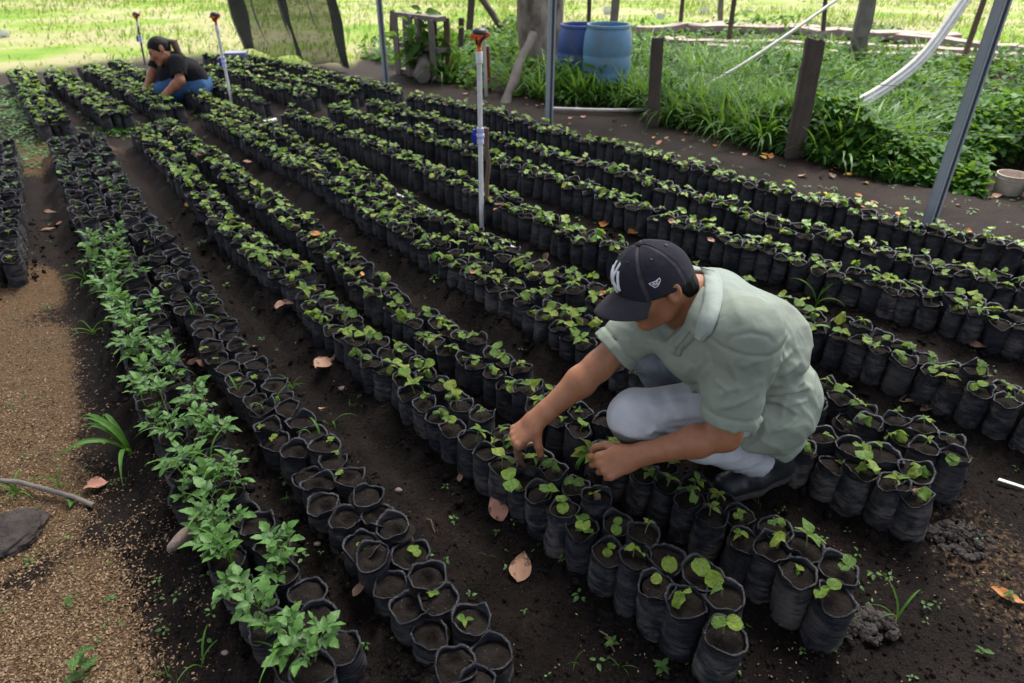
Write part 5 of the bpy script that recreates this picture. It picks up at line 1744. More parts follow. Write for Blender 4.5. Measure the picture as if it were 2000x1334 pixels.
lw = unit(w_shL - w_shR)
f.cap(wp + np.array((0, 0, .02)), wp * .5 + wc_ * .5 + np.array((.03, 0, .03)), .135, .13, 0, L=(0, 1, 0), fl=1.3)
f.cap(wp * .5 + wc_ * .5 + np.array((.03, 0, .03)), wc_, .13, .115, .05, L=lw, fl=1.3)
f.cap(wc_, w_neck + np.array((.02, 0, -.03)), .10, .07, .05, L=lw, fl=1.2)
f.cap(wc_ + np.array((-.09, 0, -.03)), wc_ + np.array((-.07, 0, -.12)), .085, .09, .05, L=lw, fl=1.4)
f.cap(w_shL, w_shR, .065, .065, .05)
for sh, el in ((w_shL, w_elL), (w_shR, w_elR)):
    e = sh + (el - sh) * .78; ax = unit(el - sh)
    f.cap(sh, e + ax * .04, .070, .068, .03)
    f.plane(e, ax, near=e + ax * .07, rad=.13)
    f.cap(e - ax * .04, e + ax * .05, .055, .060, 0, 'sub')
f.cap(w_neck + np.array((-.03, 0, 0)), wA(0, 0, -.08), .058, .08, .01, 'sub')
f.displace(lambda p: .004 * fbm(p * 9, 3, 5) + folds(p, wp + np.array((-.05, -.15, .1)), (.3, .2, 1), .15, .007, 60, 3), .04)
wshirt = wchild('shirt', f, M['black_shirt'])
f = SDF((-4.0, 6.4, 0.0), (-2.9, 7.45, 0.75), 0.008)
f.cap(w_hipL + np.array((.02, .03, .0)), w_hipR + np.array((.02, -.03, .0)), .135, .135, 0)
f.chain([w_hipL, w_hipL * .5 + w_kneeL * .5, w_kneeL], [.12, .10, .078], .03)
f.chain([w_hipR, w_hipR * .5 + w_kneeR * .5, w_kneeR], [.12, .10, .078], .03)
f.chain([w_kneeL, w_kneeL * .5 + w_ankL * .5, w_ankL + np.array((0, 0, .03))], [.072, .068, .052], .02)
f.chain([w_kneeR, w_kneeR * .5 + w_ankR * .5, w_ankR + np.array((0, 0, .03))], [.072, .068, .052], .02)
f.displace(lambda p: .004 * fbm(p * 10, 3, 7), .04)
wchild('jeans', f, M['jeans_blue'])
f = SDF(w_head - .2, w_head + .2, .005)
f.ell(wA(-.014, 0, .022), WR3, (.102, .084, .098), 0)
f.plane(wA(.060, 0, .02), unit(wF * .8 - wU * .55))
f.ell(wA(-.1, 0, .03), WR3, (.03, .028, .03), .02)
f.displace(lambda p: .002 * fbm((p - w_head) @ WR3.T * np.array((30, 110, 60)), 2, 4))
wh = wchild('hair', f, M['hair'], 1)
pt = [wA(-.115, 0, .03), wA(-.155, .01, .0), P(345, 106, 6.92) + np.array((.02, 0, 0)), P(357, 117, 6.95) + np.array((.03, 0, .02))]
MB().tube([p - wloc for p in pt], [.024, .036, .034, .014], 10).build('ponytail', M['brown_hair'], wh)
# ------------------------------------------------------------------ posts, net, barrels, tree and what lies about
def ground_pt(px, py):
    p = G(px, py); p[2] = gz(p[0], p[1]); return p

# --- overhead shade net on the line of steel posts
post_px = [((755, 166), 'slim grey steel post beside the hanging shade net and the pallet'), ((1072, 244), 'grey steel post in the middle, in front of the blue barrels'), ((1812, 442), 'grey steel post leaning into view above the white bucket')]
pb = []
for (px, label) in post_px:
    b = ground_pt(*px); pb.append(b)
    hgt = 2.80
    mb = MB()
    w, t = 0.055, 0.004
    # folded channel section, open towards the nursery
    for c, s in (((0, w / 2 - t / 2, hgt / 2 - .1), (w, t, hgt + .2)), ((-w / 2 + t / 2, -t / 2 - .001, hgt / 2 - .1), (t, w - t - .002, hgt + .2)), ((w / 2 - t / 2, -t / 2 - .001, hgt / 2 - .1), (t, w - t - .002, hgt + .2)),
                 ((-w / 2 + .009, -w / 2 + t / 2 - .002, hgt / 2 - .1), (.013, t, hgt + .2)), ((w / 2 - .009, -w / 2 + t / 2 - .002, hgt / 2 - .1), (.013, t, hgt + .2))):
        mb.box(np.array(c) @ rotz(.35).T + b, s, rotz(.35))
    tag(mb.build('steel_post', M['steel'], None, False, b), label, 'post', 'steel posts of the shade house')
d1 = unit((pb[2] - pb[0]) * (1, 1, 0)); n1 = np.array((-d1[1], d1[0], 0))
if n1[0] > 0: n1 = -n1
def roof():
    # from the post line over the nursery; the far edge hangs over the end of the beds
    a0 = pb[2] + d1 * 5.0; a1 = pb[0] - d1 * 2.4 
    NU, NV = 50, 34
    V, Q = [], []
    for i in range(NU + 1):
        for j in range(NV + 1):
            p = a0 + (a1 - a0) * i / NU + n1 * (8.5 * j / NV)
            z = 2.78 - 0.10 * math.sin(math.pi * ((i * 5 / NU) % 1)) - 0.10 * math.sin(math.pi * ((j * 3 / NV) % 1)) + 0.012 * math.sin(i * 1.7 + j * 2.1)
            V.append((p[0], p[1], z))
    for i in range(NU):
        for j in range(NV): Q.append((i * (NV + 1) + j, i * (NV + 1) + j + 1, (i + 1) * (NV + 1) + j + 1, (i + 1) * (NV + 1) + j))
    tag(obj('shade_net_roof', mesh_np('shade_net_roof', V, Q, None, [M['net_roof']])), kind='structure')
roof()

# --- shade net hanging at the far end
def hang_net():
    bl, br = ground_pt(478, 104), ground_pt(684, 141)
    tl, tr = P(438, -60, bl[1]), P(628, -60, br[1])
    NU, NV = 60, 30
    V, Q, VD = [], [], []
    c0 = (bl + br) / 2; c0[2] = 0
    nrm = unit(np.cross(br - bl, (0, 0, 1)))
    for i in range(NU + 1):
        u = i / NU
        for j in range(NV + 1):
            v = j / NV
            p = (bl * (1 - u) + br * u) * (1 - v) + (tl * (1 - u) + tr * u) * v
            fold = 0.10 * math.sin(u * 21 + 2.0 * math.sin(v * 2.5)) * (0.35 + 0.65 * (1 - abs(2 * v - .9))) + 0.05 * math.sin(u * 47 + v * 3)
            p = p + nrm * fold * 0.75 * (0.55 + .45 * v)
            p = p + np.array((0, 0, 0.05 + 0.16 * math.sin(math.pi * u) * 0 )) * (1 - v)
            if j == 0: p = p + np.array((0, 0, .03 * math.sin(u * 16)))
            V.append(p - c0)
    for i in range(NU):
        for j in range(NV): Q.append((i * (NV + 1) + j, i * (NV + 1) + j + 1, (i + 1) * (NV + 1) + j + 1, (i + 1) * (NV + 1) + j))
    V = np.array(V)
    net = obj('hanging_net', mesh_np('hanging_net', V, Q, None, [M['net']]), None, c0)
    tag(net, 'sheer black shade net hanging in folds at the far end of the beds', 'shade net')
    def band(u0, u1, name):
        vv, qq = [], []
        n = 6
        for j in range(NV + 1):
            for k in range(n + 1):
                u = u0 + (u1 - u0) * k / n
                i = min(int(u * NU), NU - 1); f_ = u * NU - i
                p = V[i * (NV + 1) + j] * (1 - f_) + V[(i + 1) * (NV + 1) + j] * f_
                vv.append(p - nrm * (0.02 + 0.012 * math.sin(math.pi * k / n)))
        for j in range(NV):
            for k in range(n): qq.append((j * (n + 1) + k, j * (n + 1) + k + 1, (j + 1) * (n + 1) + k + 1, (j + 1) * (n + 1) + k))
        obj(name, mesh_np(name, vv, qq, None, [M['net_dense']]), net)
    band(0.0, 0.10, 'gathered_edge'); band(0.50, 0.585, 'gathered_fold')
    band(0.955, 0.998, 'gathered_edge')
hang_net()

# --- sprinkler stand pipes
def sprinkler(bpx, tpx, label, valve=True, old=False, pipe_r=0.0135):
    b = ground_pt(*bpx); top = P(tpx[0], tpx[1], b[1])
    root = empty('sprinkler', b)
    tag(root, label, 'sprinkler', 'sprinkler stand pipes')
    d = top - b; L = np.linalg.norm(d); d = d / L
    hh = 0.115
    mid = d * (L - hh)
    mat = M['wood_grey'] if old else M['pvc']
    MB().tube([d * -0.1, d * L * .35, d * L * .7, mid], pipe_r, 14).build('pipe', mat, root)
    MB().tube([mid - d * .06, mid - d * .055, mid - d * .004, mid], [pipe_r * 1.0, pipe_r * 1.35, pipe_r * 1.35, pipe_r * 1.1], 14).build('coupling', M['pvc'], root)
    X_ = -unit(np.cross(d, (0, 1, 0.1)))
    Rm = np.stack([X_, np.cross(d, X_), d], 1)
    if valve:
        vz = d * (L * 0.49)
        vb = MB()
        vb.lathe([(pipe_r, -.045), (.019, -.043), (.019, -.018), (.0165, -.014), (.022, -.006), (.022, .010), (.0165, .016), (.019, .020), (.019, .043), (pipe_r, .045)], 16, vz, Rm)
        v = vb.build('valve', M['lilac_plastic'], root)
        h = MB()
        h.tube([vz - Rm[:, 0] * .018, vz - Rm[:, 0] * .030], .008, 10)
        h.tube([vz - Rm[:, 0] * .033 - d * .036 + Rm[:, 1] * .0, vz - Rm[:, 0] * .036 - d * .018, vz - Rm[:, 0] * .036 + d * .018, vz - Rm[:, 0] * .033 + d * .036], [.008, .011, .011, .008], 10, True)
        h.build('valve_handle', M['blue_plastic'], v)
    # head: orange body that widens upwards, side arms, black deflector cap
    hb = MB()
    hb.lathe([(.0, 0), (.013, 0), (.013, .012), (.010, .016), (.014, .034), (.024, .055), (.029, .075), (.025, .088), (.0, .092)], 14, mid, Rm)
    hd = hb.build('sprinkler_head', M['orange_plastic'], root)
    ar = MB()
    ar.tube([mid + Rm[:, 0] * .018 + d * .060, mid + Rm[:, 0] * .042 + d * .078, mid + Rm[:, 0] * .056 + d * .083], [.011, .012, .008], 9)
    ar.tube([mid - Rm[:, 0] * .018 + d * .062, mid - Rm[:, 0] * .040 + d * .074, mid - Rm[:, 0] * .044 + d * .060], [.011, .011, .006], 9)
    ar.tube([mid - Rm[:, 1] * .018 + d * .05, mid - Rm[:, 1] * .034 + d * .066], [.009, .010], 8)
    ar.build('nozzle_arm', M['orange_plastic'], hd)
    cp = MB()
    cp.lathe([(.034, .082), (.044, .088), (.040, .098), (.026, .108), (.0, .112)], 16, mid + Rm[:, 0] * .006, Rm)
    cp.tube([mid - Rm[:, 1] * .030 + d * .030, mid - Rm[:, 1] * .030 + Rm[:, 0] * .012 + d * .055, mid - Rm[:, 1] * .028 + Rm[:, 0] * .034 + d * .076], [.005, .0065, .005], 6)
    cp.tube([mid - Rm[:, 1] * .026 - Rm[:, 0] * .012 + d * .034, mid - Rm[:, 1] * .029 - Rm[:, 0] * .010 + d * .070], [.005, .005], 6)
    cp.build('deflector', M['black_plastic'], hd)
    return root
sprinkler((941, 447), (935, 52), 'white stand pipe with blue valve and orange head in the middle of the beds')
sprinkler((456, 216), (417, 22), 'leaning grey stand pipe with orange head beside the plastic stool')
sprinkler((284, 128), (264, 22), 'farthest orange headed stand pipe standing behind the woman', old=True)

def stick(name, pts, r, mat, label, cat, group=None, seg=9, jit=.12, seed=0):
    rr = np.random.default_rng(seed)
    pts = [np.asarray(p, float) for p in pts]
    n = max(len(pts), 7)
    s = np.linspace(0, len(pts) - 1, n)
    P3 = np.stack([np.interp(s, range(len(pts)), [p[i] for p in pts]) for i in range(3)], 1)
    P3[1:-1] += rr.normal(0, r * .22, (n - 2, 3)) * (1 if jit else 0)
    rad = [r * (1 + rr.normal(0, jit)) for _ in range(n)]
    o = MB().tube(P3, rad, seg).build(name, mat, None, True, pts[0])
    return tag(o, label, cat, group)

# wooden stake tied to the middle sprinkler
b = ground_pt(953, 437)
stick('wooden_stake', [b - (0, 0, .1), P(950, 250, b[1])], .013, M['wood_brown'], 'thin brown stake tied close behind the middle white stand pipe', 'stake', seed=3)

# --- fence posts (split timber)
def timber(top, base, wpx, mat, label, cat='fence post', grp='old wooden fence posts', name='fence_post', below=.15, seed=0, squash=.7):
    b = ground_pt(*base); t = P(top[0], top[1], b[1])
    d = to_px(b)[2]
    w = wpx * d / _F
    rr = np.random.default_rng(seed)
    ax = unit(t - b); s = unit(np.cross(ax, (0, 1, 0))); u = np.cross(s, ax)
    n = 9; V = []; Q = []
    sec = np.array([(-.5, -.36), (-.2, -.42), (.25, -.38), (.5, -.3), (.46, .2), (.2, .42), (-.3, .4), (-.52, .15)])
    for i in range(n):
        tt = i / (n - 1)
        c = b - ax * below + (t - b + ax * below) * tt
        k = sec * (1 + rr.normal(0, .04, sec.shape)) * w * (1 - .05 * tt)
        V += [c + s * x + u * y * squash * 1.3 + (ax * rr.normal(0, .01) if i == n - 1 else 0) for x, y in k]
    for i in range(n - 1):
        for j in range(8): Q.append((i * 8 + j, i * 8 + (j + 1) % 8, (i + 1) * 8 + (j + 1) % 8, (i + 1) * 8 + j))
    T = [((n - 1) * 8, (n - 1) * 8 + j, (n - 1) * 8 + j + 1) for j in range(1, 7)]
    me = mesh_np(name, np.array(V) - b, Q, T, [mat]); me.set_sharp_from_angle(angle=math.radians(30))
    return tag(obj(name, me, None, b), label, cat, grp)
timber((1284, 74), (1273, 246), 23, M['wood_dark'], 'short dark post standing in tall grass right of the blue barrels', seed=1)
timber((1592, 77), (1548, 308), 34, M['wood_dark'], 'thick dark short post tilted at the edge of the path', seed=2)
timber((1702, -40), (1664, 146), 29, M['wood_grey'], 'tall grey post at the back with a stick leaning on it', seed=3)
timber((1439, -40), (1421, 92), 9, M['wood_dark'], 'thin dark pole between the short fence posts at the planks', seed=4)
timber((1615, -40), (1606, 76), 8, M['wood_dark'], 'slender dark pole just behind the thick tilted post', seed=5)
timber((1337, -40), (1327, 62), 8, M['wood_dark'], 'slender dark pole right of the barrels at the field edge', seed=6)
timber((1935, -40), (1876, 130), 10, M['wood_brown'], 'thin crooked brown pole behind the right steel post', seed=7)
timber((1205, -40), (1196, 75), 15, M['wood_grey'], 'grey post rising straight behind the pale blue barrel', seed=8)
timber((1152, -40), (1149, 70), 8, M['wood_dark'], 'thin dark pole rising behind the dark blue barrel', seed=9)
timber((924, -40), (916, 72), 13, M['wood_dark'], 'dark upright post just left of the diagonal brace', seed=10)
timber((901, 35), (900, 108), 11, M['wood_dark'], 'short dark post in leaves right of the pallet', seed=11)
timber((766, 20), (765, 78), 9, M['wood_dark'], 'short thin dark post left of the pallet', seed=12)
timber((1409, -40), (1406, 48), 10, M['wood_grey'], 'pale grey post far off at the edge of the field', seed=13)
b = ground_pt(992, 70)
stick('brace_pole', [b, P(934, -14, b[1] + .2)], .055, M['wood_dark'], 'dark diagonal brace leaning between upright post and tree', 'pole', seed=2)
b = ground_pt(986, 202)
stick('leaning_stick', [b - (0, 0, .05), P(1012, 130, b[1] + .30), P(1042, 66, b[1] + .6)], .050, M['wood_grey'], 'stout grey stick leaning against the tree trunk', 'stick', seed=4)
b = ground_pt(1696, 152)
stick('leaning_stick', [b, P(1668, 76, b[1] + .15)], .028, M['wood_grey'], 'short grey stick leaning on the tall grey fence post', 'stick', seed=5)
b = ground_pt(950, 188)
stick('white_stake', [b - (0, 0, .05), P(944, 48, b[1])], .017, M['pvc_old'], 'thin white stake beside the red one behind the middle sprinkler', 'stake', seed=6, jit=0)
b = ground_pt(956, 178)
stick('red_stake', [b - (0, 0, .05), P(952, 90, b[1])], .018, M['red_paint'], 'dark red stake beside the thin white one by the tree', 'stake', seed=7, jit=0)
b = ground_pt(828, 163)
stick('log', [b + (0, 0, .08), P(840, 98, b[1] + .42)], .088, M['wood_grey'], 'short thick log leaning against the pallet', 'log', seed=8, seg=14, jit=.04)

# --- pallet standing on edge
def pallet():
    bl, br = ground_pt(783, 146), ground_pt(852, 160)
    h = P(783, 24, bl[1])[2] - bl[2]
    root = empty('wooden_pallet', (bl + br) / 2)
    tag(root, 'grey wooden pallet standing on edge among leaves by the path', 'pallet')
    c = (bl + br) / 2
    ax = unit((br - bl) * (1, 1, 0)); W = np.linalg.norm(br - bl); n = unit(np.cross(ax, (0, 0, 1)))
    if n[1] < 0: n = -n
    Rm = np.stack([ax, n, (0, 0, 1)], 1)
    for i, u in enumerate((-.5, -.20, -.06, .12, .5)):
        MB().box(ax * u * W + np.array((0, 0, h / 2)) - n * .03, (.085 if i in (0, 4) else .07, .02, h * (1 - .02 * i)), Rm, .004).build('slat', M['wood_grey'], root, False)
    for i, u in enumerate((-.42, -.1, .3, .62)):
        MB().box(ax * u * W + np.array((0, 0, h / 2)) + n * .13, (.08, .02, h * .97), Rm, .004).build('slat', M['wood_brown'], root, False)
    for z in (.06, .5, .97):
        MB().box(ax * .06 * W + np.array((0, 0, h * z)) + n * .05, (W * 1.16, .135, .05), Rm, .004).build('stringer', M['wood_grey'], root, False)
pallet()

# --- leafy climber growing through the pallet
def climber():
    b = ground_pt(858, 158)
    root = empty('climber', b)
    tag(root, 'broad leafed green climber growing up through the wooden pallet', 'climber')
    rr = np.random.default_rng(77)
    V0, Q0 = leaf_shape('l', 1, .66, 'ovate', .25, .08, .35, 5, 4, quads_only=True)
    lf = MB(); st = MB()
    for k in range(9):
        tip = P(rr.uniform(768, 880), rr.uniform(18, 95), b[1] + rr.uniform(-.1, .35)) - b
        mid = tip * .5 + np.array((rr.normal(0, .08), rr.normal(0, .08), .05))
        base = np.array((tip[0] * .6 + rr.normal(0, .05), rr.uniform(-.05, .25), 0))
        st.tube([base, mid, tip], [.007, .005, .003], 5)
        for j in range(16):
            t = rr.random() ** .8
            c = (base * (1 - t) ** 2 + 2 * mid * t * (1 - t) + tip * t * t) + rr.normal(0, .05, 3)
            lf.add(V0 @ (frame(rr.uniform(0, 6.28), rr.normal(-.1, .5), rr.normal(0, .4)) * rr.uniform(.08, .19)).T + c, Q0)
    st.build('stems', M['stem'], root)
    tag(lf.build('leaves', M['under'], root, True, autosmooth=False), kind='stuff')
climber()

# --- tree
def tree():
    b = ground_pt(1048, 150)
    root = empty('shade_tree', b)
    tag(root, 'pale barked tree trunk standing behind the middle steel post', 'tree')
    rr = np.random.default_rng(8)
    def limb(pts, rad, seg=16, name='trunk', par=None):
        pts = np.asarray(pts, float)
        s = np.linspace(0, len(pts) - 1, 16)
        p = np.stack([np.interp(s, range(len(pts)), pts[:, i]) for i in range(3)], 1)
        r = np.interp(s, range(len(rad)), rad) * (1 + rr.normal(0, .05, 16))
        mb = MB().tube(p, r, seg)
        mb.v[0] += .014 * fbm(mb.v[0] * 6, 3, 4)[:, None] * unit(np.array((1, -1, .1)))
        return mb.build(name, M['bark'], par or root)
    t1 = limb([(0, 0, -.1), (-.02, 0, .2), (-.09, .02, 1.3), (-.05, .05, 2.4), (.1, .1, 3.3)], [.30, .20, .165, .15, .11])
    t2 = limb([(.12, .12, -.1), (.15, .14, .3), (.17, .14, 1.4), (.34, .2, 2.4), (.7, .3, 3.2)], [.22, .15, .125, .11, .08], 14, 'second_trunk')
    br = [limb([(.1, .1, 3.2), (.6, -.3, 3.9), (1.5, -.8, 4.5)], [.10, .07, .03], 9, 'branch'), limb([(.1, .1, 3.2), (-.4, .5, 4.1), (-1.0, .9, 4.8)], [.09, .06, .03], 9, 'branch'), limb([(.7, .3, 3.2), (1.4, .8, 3.9), (2.2, 1.2, 4.4)], [.08, .05, .025], 9, 'branch'), limb([(.1, .1, 3.3), (.3, .2, 4.3), (.5, .1, 5.2)], [.09, .06, .03], 9, 'branch')]
    cl = [np.array(c) + rr.normal(0, .25, 3) for c in ((1.5, -.8, 4.5), (-1.0, .9, 4.8), (2.2, 1.2, 4.4), (.5, .1, 5.2), (1.2, .2, 4.9), (-.4, -.6, 4.6), (1.9, -.2, 4.2), (.4, 1.4, 4.4), (2.8, .4, 4.8))]
    V0, Q0 = leaf_shape('l', 1, .5, 'ovate', .2, .08, .3, 3, 2, quads_only=True)
    mb = MB()
    for c in cl:
        for _ in range(330):
            d = rr.normal(0, 1, 3); d /= np.linalg.norm(d); rad = .85 * rr.random() ** .45
            mb.add(V0 @ (frame(rr.uniform(0, 6.28), rr.normal(-.3, .5), rr.normal(0, .5)) * rr.uniform(.11, .19)).T + c + d * rad * (1, 1, .7), Q0)
    tag(mb.build('crown', M['under'], root, True, autosmooth=False), kind='stuff')
tree()

# --- two plastic barrels
def barrel(px, base_y, wpx, mat, label, rx=0.0):
    b = ground_pt(px, base_y); d = to_px(b + (0, 0, .5))[2]
    R_ = wpx * d / _F / 2; H_ = 0.92 * R_ / .29
    root = empty('barrel', b)
    tag(root, label, 'barrel', 'open blue plastic barrels')
    k = R_ / .29
    pr = [(.0, 0), (.22, 0), (.245, .01), (.262, .05), (.283, .18), (.290, .30), (.286, .31), (.291, .33), (.292, .50), (.287, .515), (.292, .53), (.289, .66), (.276, .78), (.250, .85), (.246, .865), (.240, .865), (.236, .85), (.262, .78), (.276, .6), (.276, .1), (.0, .06)]
    body = MB().lathe([(r * k, z * k * .91) for r, z in pr], 40).build('body', mat, root)
    ring = [(.249, .842), (.262, .846), (.264, .872), (.258, .884), (.242, .884), (.238, .866)]
    MB().lathe([(r * k, z * k * .91) for r, z in ring], 40).build('rim', mat, root)
    return root
barrel(1180, 187, 94, M['barrel_light'], 'pale faded blue barrel, the right and nearer of the two')
barrel(1128, 172, 86, M['barrel_dark'], 'deep blue barrel half hidden behind the paler one')

# --- curved white pipes
def pipe(pts, r, mat, label, n=28, name='plastic_pipe', grp=None, seg=8):
    pts = np.array(pts, float)
    s = np.linspace(0, len(pts) - 1, n)
    # smooth curve through the points
    from_i = np.clip(s.astype(int), 0, len(pts) - 2); t = s - from_i
    g = lambda i: pts[np.clip(i, 0, len(pts) - 1)]
    p0, p1, p2, p3 = g(from_i - 1), g(from_i), g(from_i + 1), g(from_i + 2)
    t = t[:, None]
    C = .5 * (2 * p1 + (p2 - p0) * t + (2 * p0 - 5 * p1 + 4 * p2 - p3) * t * t + (3 * p1 - p0 - 3 * p2 + p3) * t ** 3)
    return tag(MB().tube(C, r, seg).build(name, mat, None, True, C[0]), label, 'pipe', grp)
yA = ground_pt(1270, 214)[1]
pipe([G(1078, 212, .03), G(1180, 215, .03), G(1270, 212, .03), P(1335, 187, yA + .05), P(1430, 138, yA + .25), P(1540, 66, yA + .6), P(1650, -12, yA + 1.0)], .016, M['pvc_old'], 'single thin white pipe curving up out of the tall grass')
for k, (dx, dy) in enumerate(((0, 0), (4, 7), (-3, -6))):
    yB = ground_pt(1600, 283)[1]
    pipe([P(1592 + dx, 240 + dy, yB - .03), P(1660 + dx, 211 + dy, yB + .09), P(1740 + dx * .8, 163 + dy, yB + .30), P(1810 + dx * .8, 102 + dy, yB + .5), P(1892 + dx, -12 + dy, yB + .8)], .019, M['pvc_old'] if k else M['pvc'], ('upper pale pipe', 'lowest pale pipe', 'thin rear pale pipe')[k] + ' of the three hanging in a curve by the tilted post', grp='bundle of curved pipes')
pipe([G(388, 182, .09), G(404, 191, .09), G(440, 209, .08), G(470, 222, .08), G(500, 236, .08), G(520, 238, .07), G(538, 234, .06)], .018, M['pvc'], 'white water pipe lying on the soil at the far sprinkler', grp=None)
pipe([G(640, 312, .09), G(690, 338, .09), G(760, 374, .09), G(830, 408, .08), G(905, 442, .07), G(1012, 490, .05)], .014, M['pvc'], 'white water pipe lying between two bed rows at the middle sprinkler')

# --- planks lying behind the fence
pr_ = [((1340, 63), (1600, 66), 14), ((1560, 72), (1868, 84), 15), ((1232, 95), (1335, 88), 9), ((1300, 92), (1640, 104), 9), ((1600, 100), (2010, 126), 11), ((1750, 84), (2010, 110), 12), ((1380, 108), (1660, 122), 9), ((1690, 118), (2010, 138), 10), ((1240, 70), (1420, 58), 8)]
pl_lab = ['broad bleached plank lying leftmost along the field edge', 'broad bleached plank lying along the field edge right of the thin poles', 'short beam lying right of the barrels', 'long plank lying behind the short dark posts', 'long plank lying past the right steel post', 'rearmost plank lying at the right edge by the field', 'nearest plank lying in the weeds at the tall grey post', 'nearest plank lying in the weeds at the right edge', 'plank lying behind the barrels toward the field']
for (a, b, w), lab in zip(pr_, pl_lab):
    A_, B_ = ground_pt(*a), ground_pt(*b)
    c = (A_ + B_) / 2; d = B_ - A_
    ax = unit(d * (1, 1, 0)); n = np.cross((0, 0, 1), ax)
    Rm = np.stack([ax, n, (0, 0, 1)], 1)
    mb = MB(); seg = 6
    for k in range(seg):   # one board, uneven along its length
        pass
    L_ = np.linalg.norm(d); W_p = w * to_px(c)[2] / _F * 3.2
    V, Q = [], []
    for i in range(9):
        x = (i / 8 - .5) * L_; jz = RNG.normal(0, .012)
        for (yy, zz) in ((-W_p / 2, .0), (W_p / 2, .0), (W_p / 2, .10), (-W_p / 2, .10)):
            V.append(c + ax * x + n * (yy + RNG.normal(0, .008)) + np.array((0, 0, zz + .03 + jz)))
    for i in range(8):
        for j in range(4): Q.append((i * 4 + j, i * 4 + (j + 1) % 4, (i + 1) * 4 + (j + 1) % 4, (i + 1) * 4 + j))
    Q += [(0, 3, 2, 1), (32, 33, 34, 35)]
    me = mesh_np('plank', np.array(V) - c, Q, None, [M['plank']], False)
    tag(obj('plank', me, None, c), lab, 'plank', 'old planks lying behind the fence')

# --- fence wire
wp_ = [((1284, 96), (1273, 246)), ((1590, 100), (1548, 308))]
def wire(a, b, label, sag=.03):
    pts = [a + (b - a) * t + np.array((0, 0, -sag * math.sin(math.pi * t))) for t in np.linspace(0, 1, 12)]
    tag(MB().tube(pts, .0032, 5).build('fence_wire', M['wire'], None, True, pts[0]), label, 'wire', 'sagging fence wires')
yF1, yF2 = ground_pt(1273, 246)[1], ground_pt(1548, 308)[1]
wire(P(1281, 122, yF1), P(1581, 135, yF2), 'upper sagging wire between the two short dark posts', .06)
wire(P(1278, 178, yF1), P(1566, 232, yF2), 'lower sagging wire between the two short dark posts', .05)
wire(P(1566, 232, yF2), P(2060, 262, yF2 - .7), 'lower wire running right from the thick tilted post', .05)
wire(P(1578, 150, yF2), P(2060, 160, yF2 - .7), 'upper wire running right from the thick tilted post', .05)

# --- step stool
def stool():
    b = ground_pt(468, 141)
    d = to_px(b)[2]; w = 40 * d / _F; h = .21
    root = empty('step_stool', b, .15)
    tag(root, 'grey lilac plastic step stool among the far rows', 'stool')
    MB().box((0, 0, h), (w, w * .75, .03), None, .001).build('seat', M['stool'], root, False)
    MB().box((0, 0, h - .026), (w * .92, w * .68, .02)).build('apron', M['stool'], root, False)
    for sx in (-1, 1):
        for sy in (-1, 1):
            MB().tube([(sx * w * .40, sy * w * .28, h - .036), (sx * w * .50, sy * w * .36, 0)], [.024, .028], 4).build('leg', M['stool'], root, False)
    for sx in (-1, 1): MB().box((sx * w * .46, 0, .06), (.016, w * .5, .05)).build('side_rail', M['stool'], root, False)
    MB().box((0, -w * .335, .045), (w * .74, .016, .035)).build('front_rail', M['stool'], root, False)
stool()

# --- bucket at the right edge
b = ground_pt(1966, 378)
root = empty('bucket', b)
tag(root, 'stained white bucket standing on the path at the right edge', 'bucket')
k = 56 * to_px(b)[2] / _F / 2
MB().lathe([(0, 0), (k * .86, 0), (k * .88, .01), (k * .98, k * 1.22), (k * 1.02, k * 1.24), (k * 1.02, k * 1.32), (k * .96, k * 1.32), (k * .93, k * 1.2), (k * .84, .015), (0, .012)], 30).build('body', M['bucket'], root)
MB().lathe([(k * .985, k * 1.02), (k * 1.02, k * 1.03), (k * 1.02, k * 1.08), (k * .985, k * 1.09)], 30).build('rim', M['bucket'], root)

# --- stones, stick, scraps
def stone(px, py, size, mat, label, seed, el=(1, .7, .6), rz=0, cat='stone'):
    b = ground_pt(px, py)
    import bmesh
    bm = bmesh.new(); bmesh.ops.create_icosphere(bm, subdivisions=5 if size > .06 else 3, radius=1)
    V = np.array([v.co[:] for v in bm.verts]); T = np.array([[v.index for v in f_.verts] for f_ in bm.faces]); bm.free()
    V = V * (1 + .16 * fbm(V * 1.3, 3, seed)[:, None] + (.10 * fbm(V * 5, 3, seed + 9)[:, None] if size > .06 else 0)) * np.array(el) * size
    V = V @ rotz(rz).T
    return tag(obj('stone', mesh_np('stone', V, None, T, [mat]), None, b + (0, 0, size * el[2] * .55)), label, cat)
stone(374, 1100, .050, M['pale_stone'], 'long pale reddish stone lying left of the weedy row', 1, (1, .38, .42), 1.1)
stone(780, 974, .012, M['pale_stone'], 'small round grey pebble on the path left of the fallen pink leaf', 2)
stone(672, 772, .016, M['pale_stone'], 'grey flat stone lying on the path right of the bare soil row', 3, (1, .8, .4))
stone(628, 1099, .011, M['pale_stone'], 'tiny pale pebble between weedy row and bare soil row', 4)
stone(448, 1297, .010, M['pale_stone'], 'small tan pebble in dark soil left of the weedy row end', 5, (1, .6, .5))
stone(22, 1040, .085, M['grey_clod'], 'large crusty grey lump of dried mud at the left edge', 6, (1, 1.15, .35))
stone(4, 1036, .022, M['black_plastic'], 'smooth black stone on the grey mud lump', 7)
stone(856, 318, .024, M['pale_stone'], 'pale round stone between rows left of the middle sprinkler', 8)
pts = [ground_pt(-30, 950) + (0, 0, .035), ground_pt(40, 951) + (0, 0, .03), ground_pt(100, 962) + (0, 0, .025), ground_pt(184, 989) + (0, 0, .012)]
stick('dry_stick', pts, .0075, M['wood_grey'], 'thin grey dry stick lying on the rice husk at left', 'stick', jit=.08, seed=9)
b = ground_pt(1970, 951)
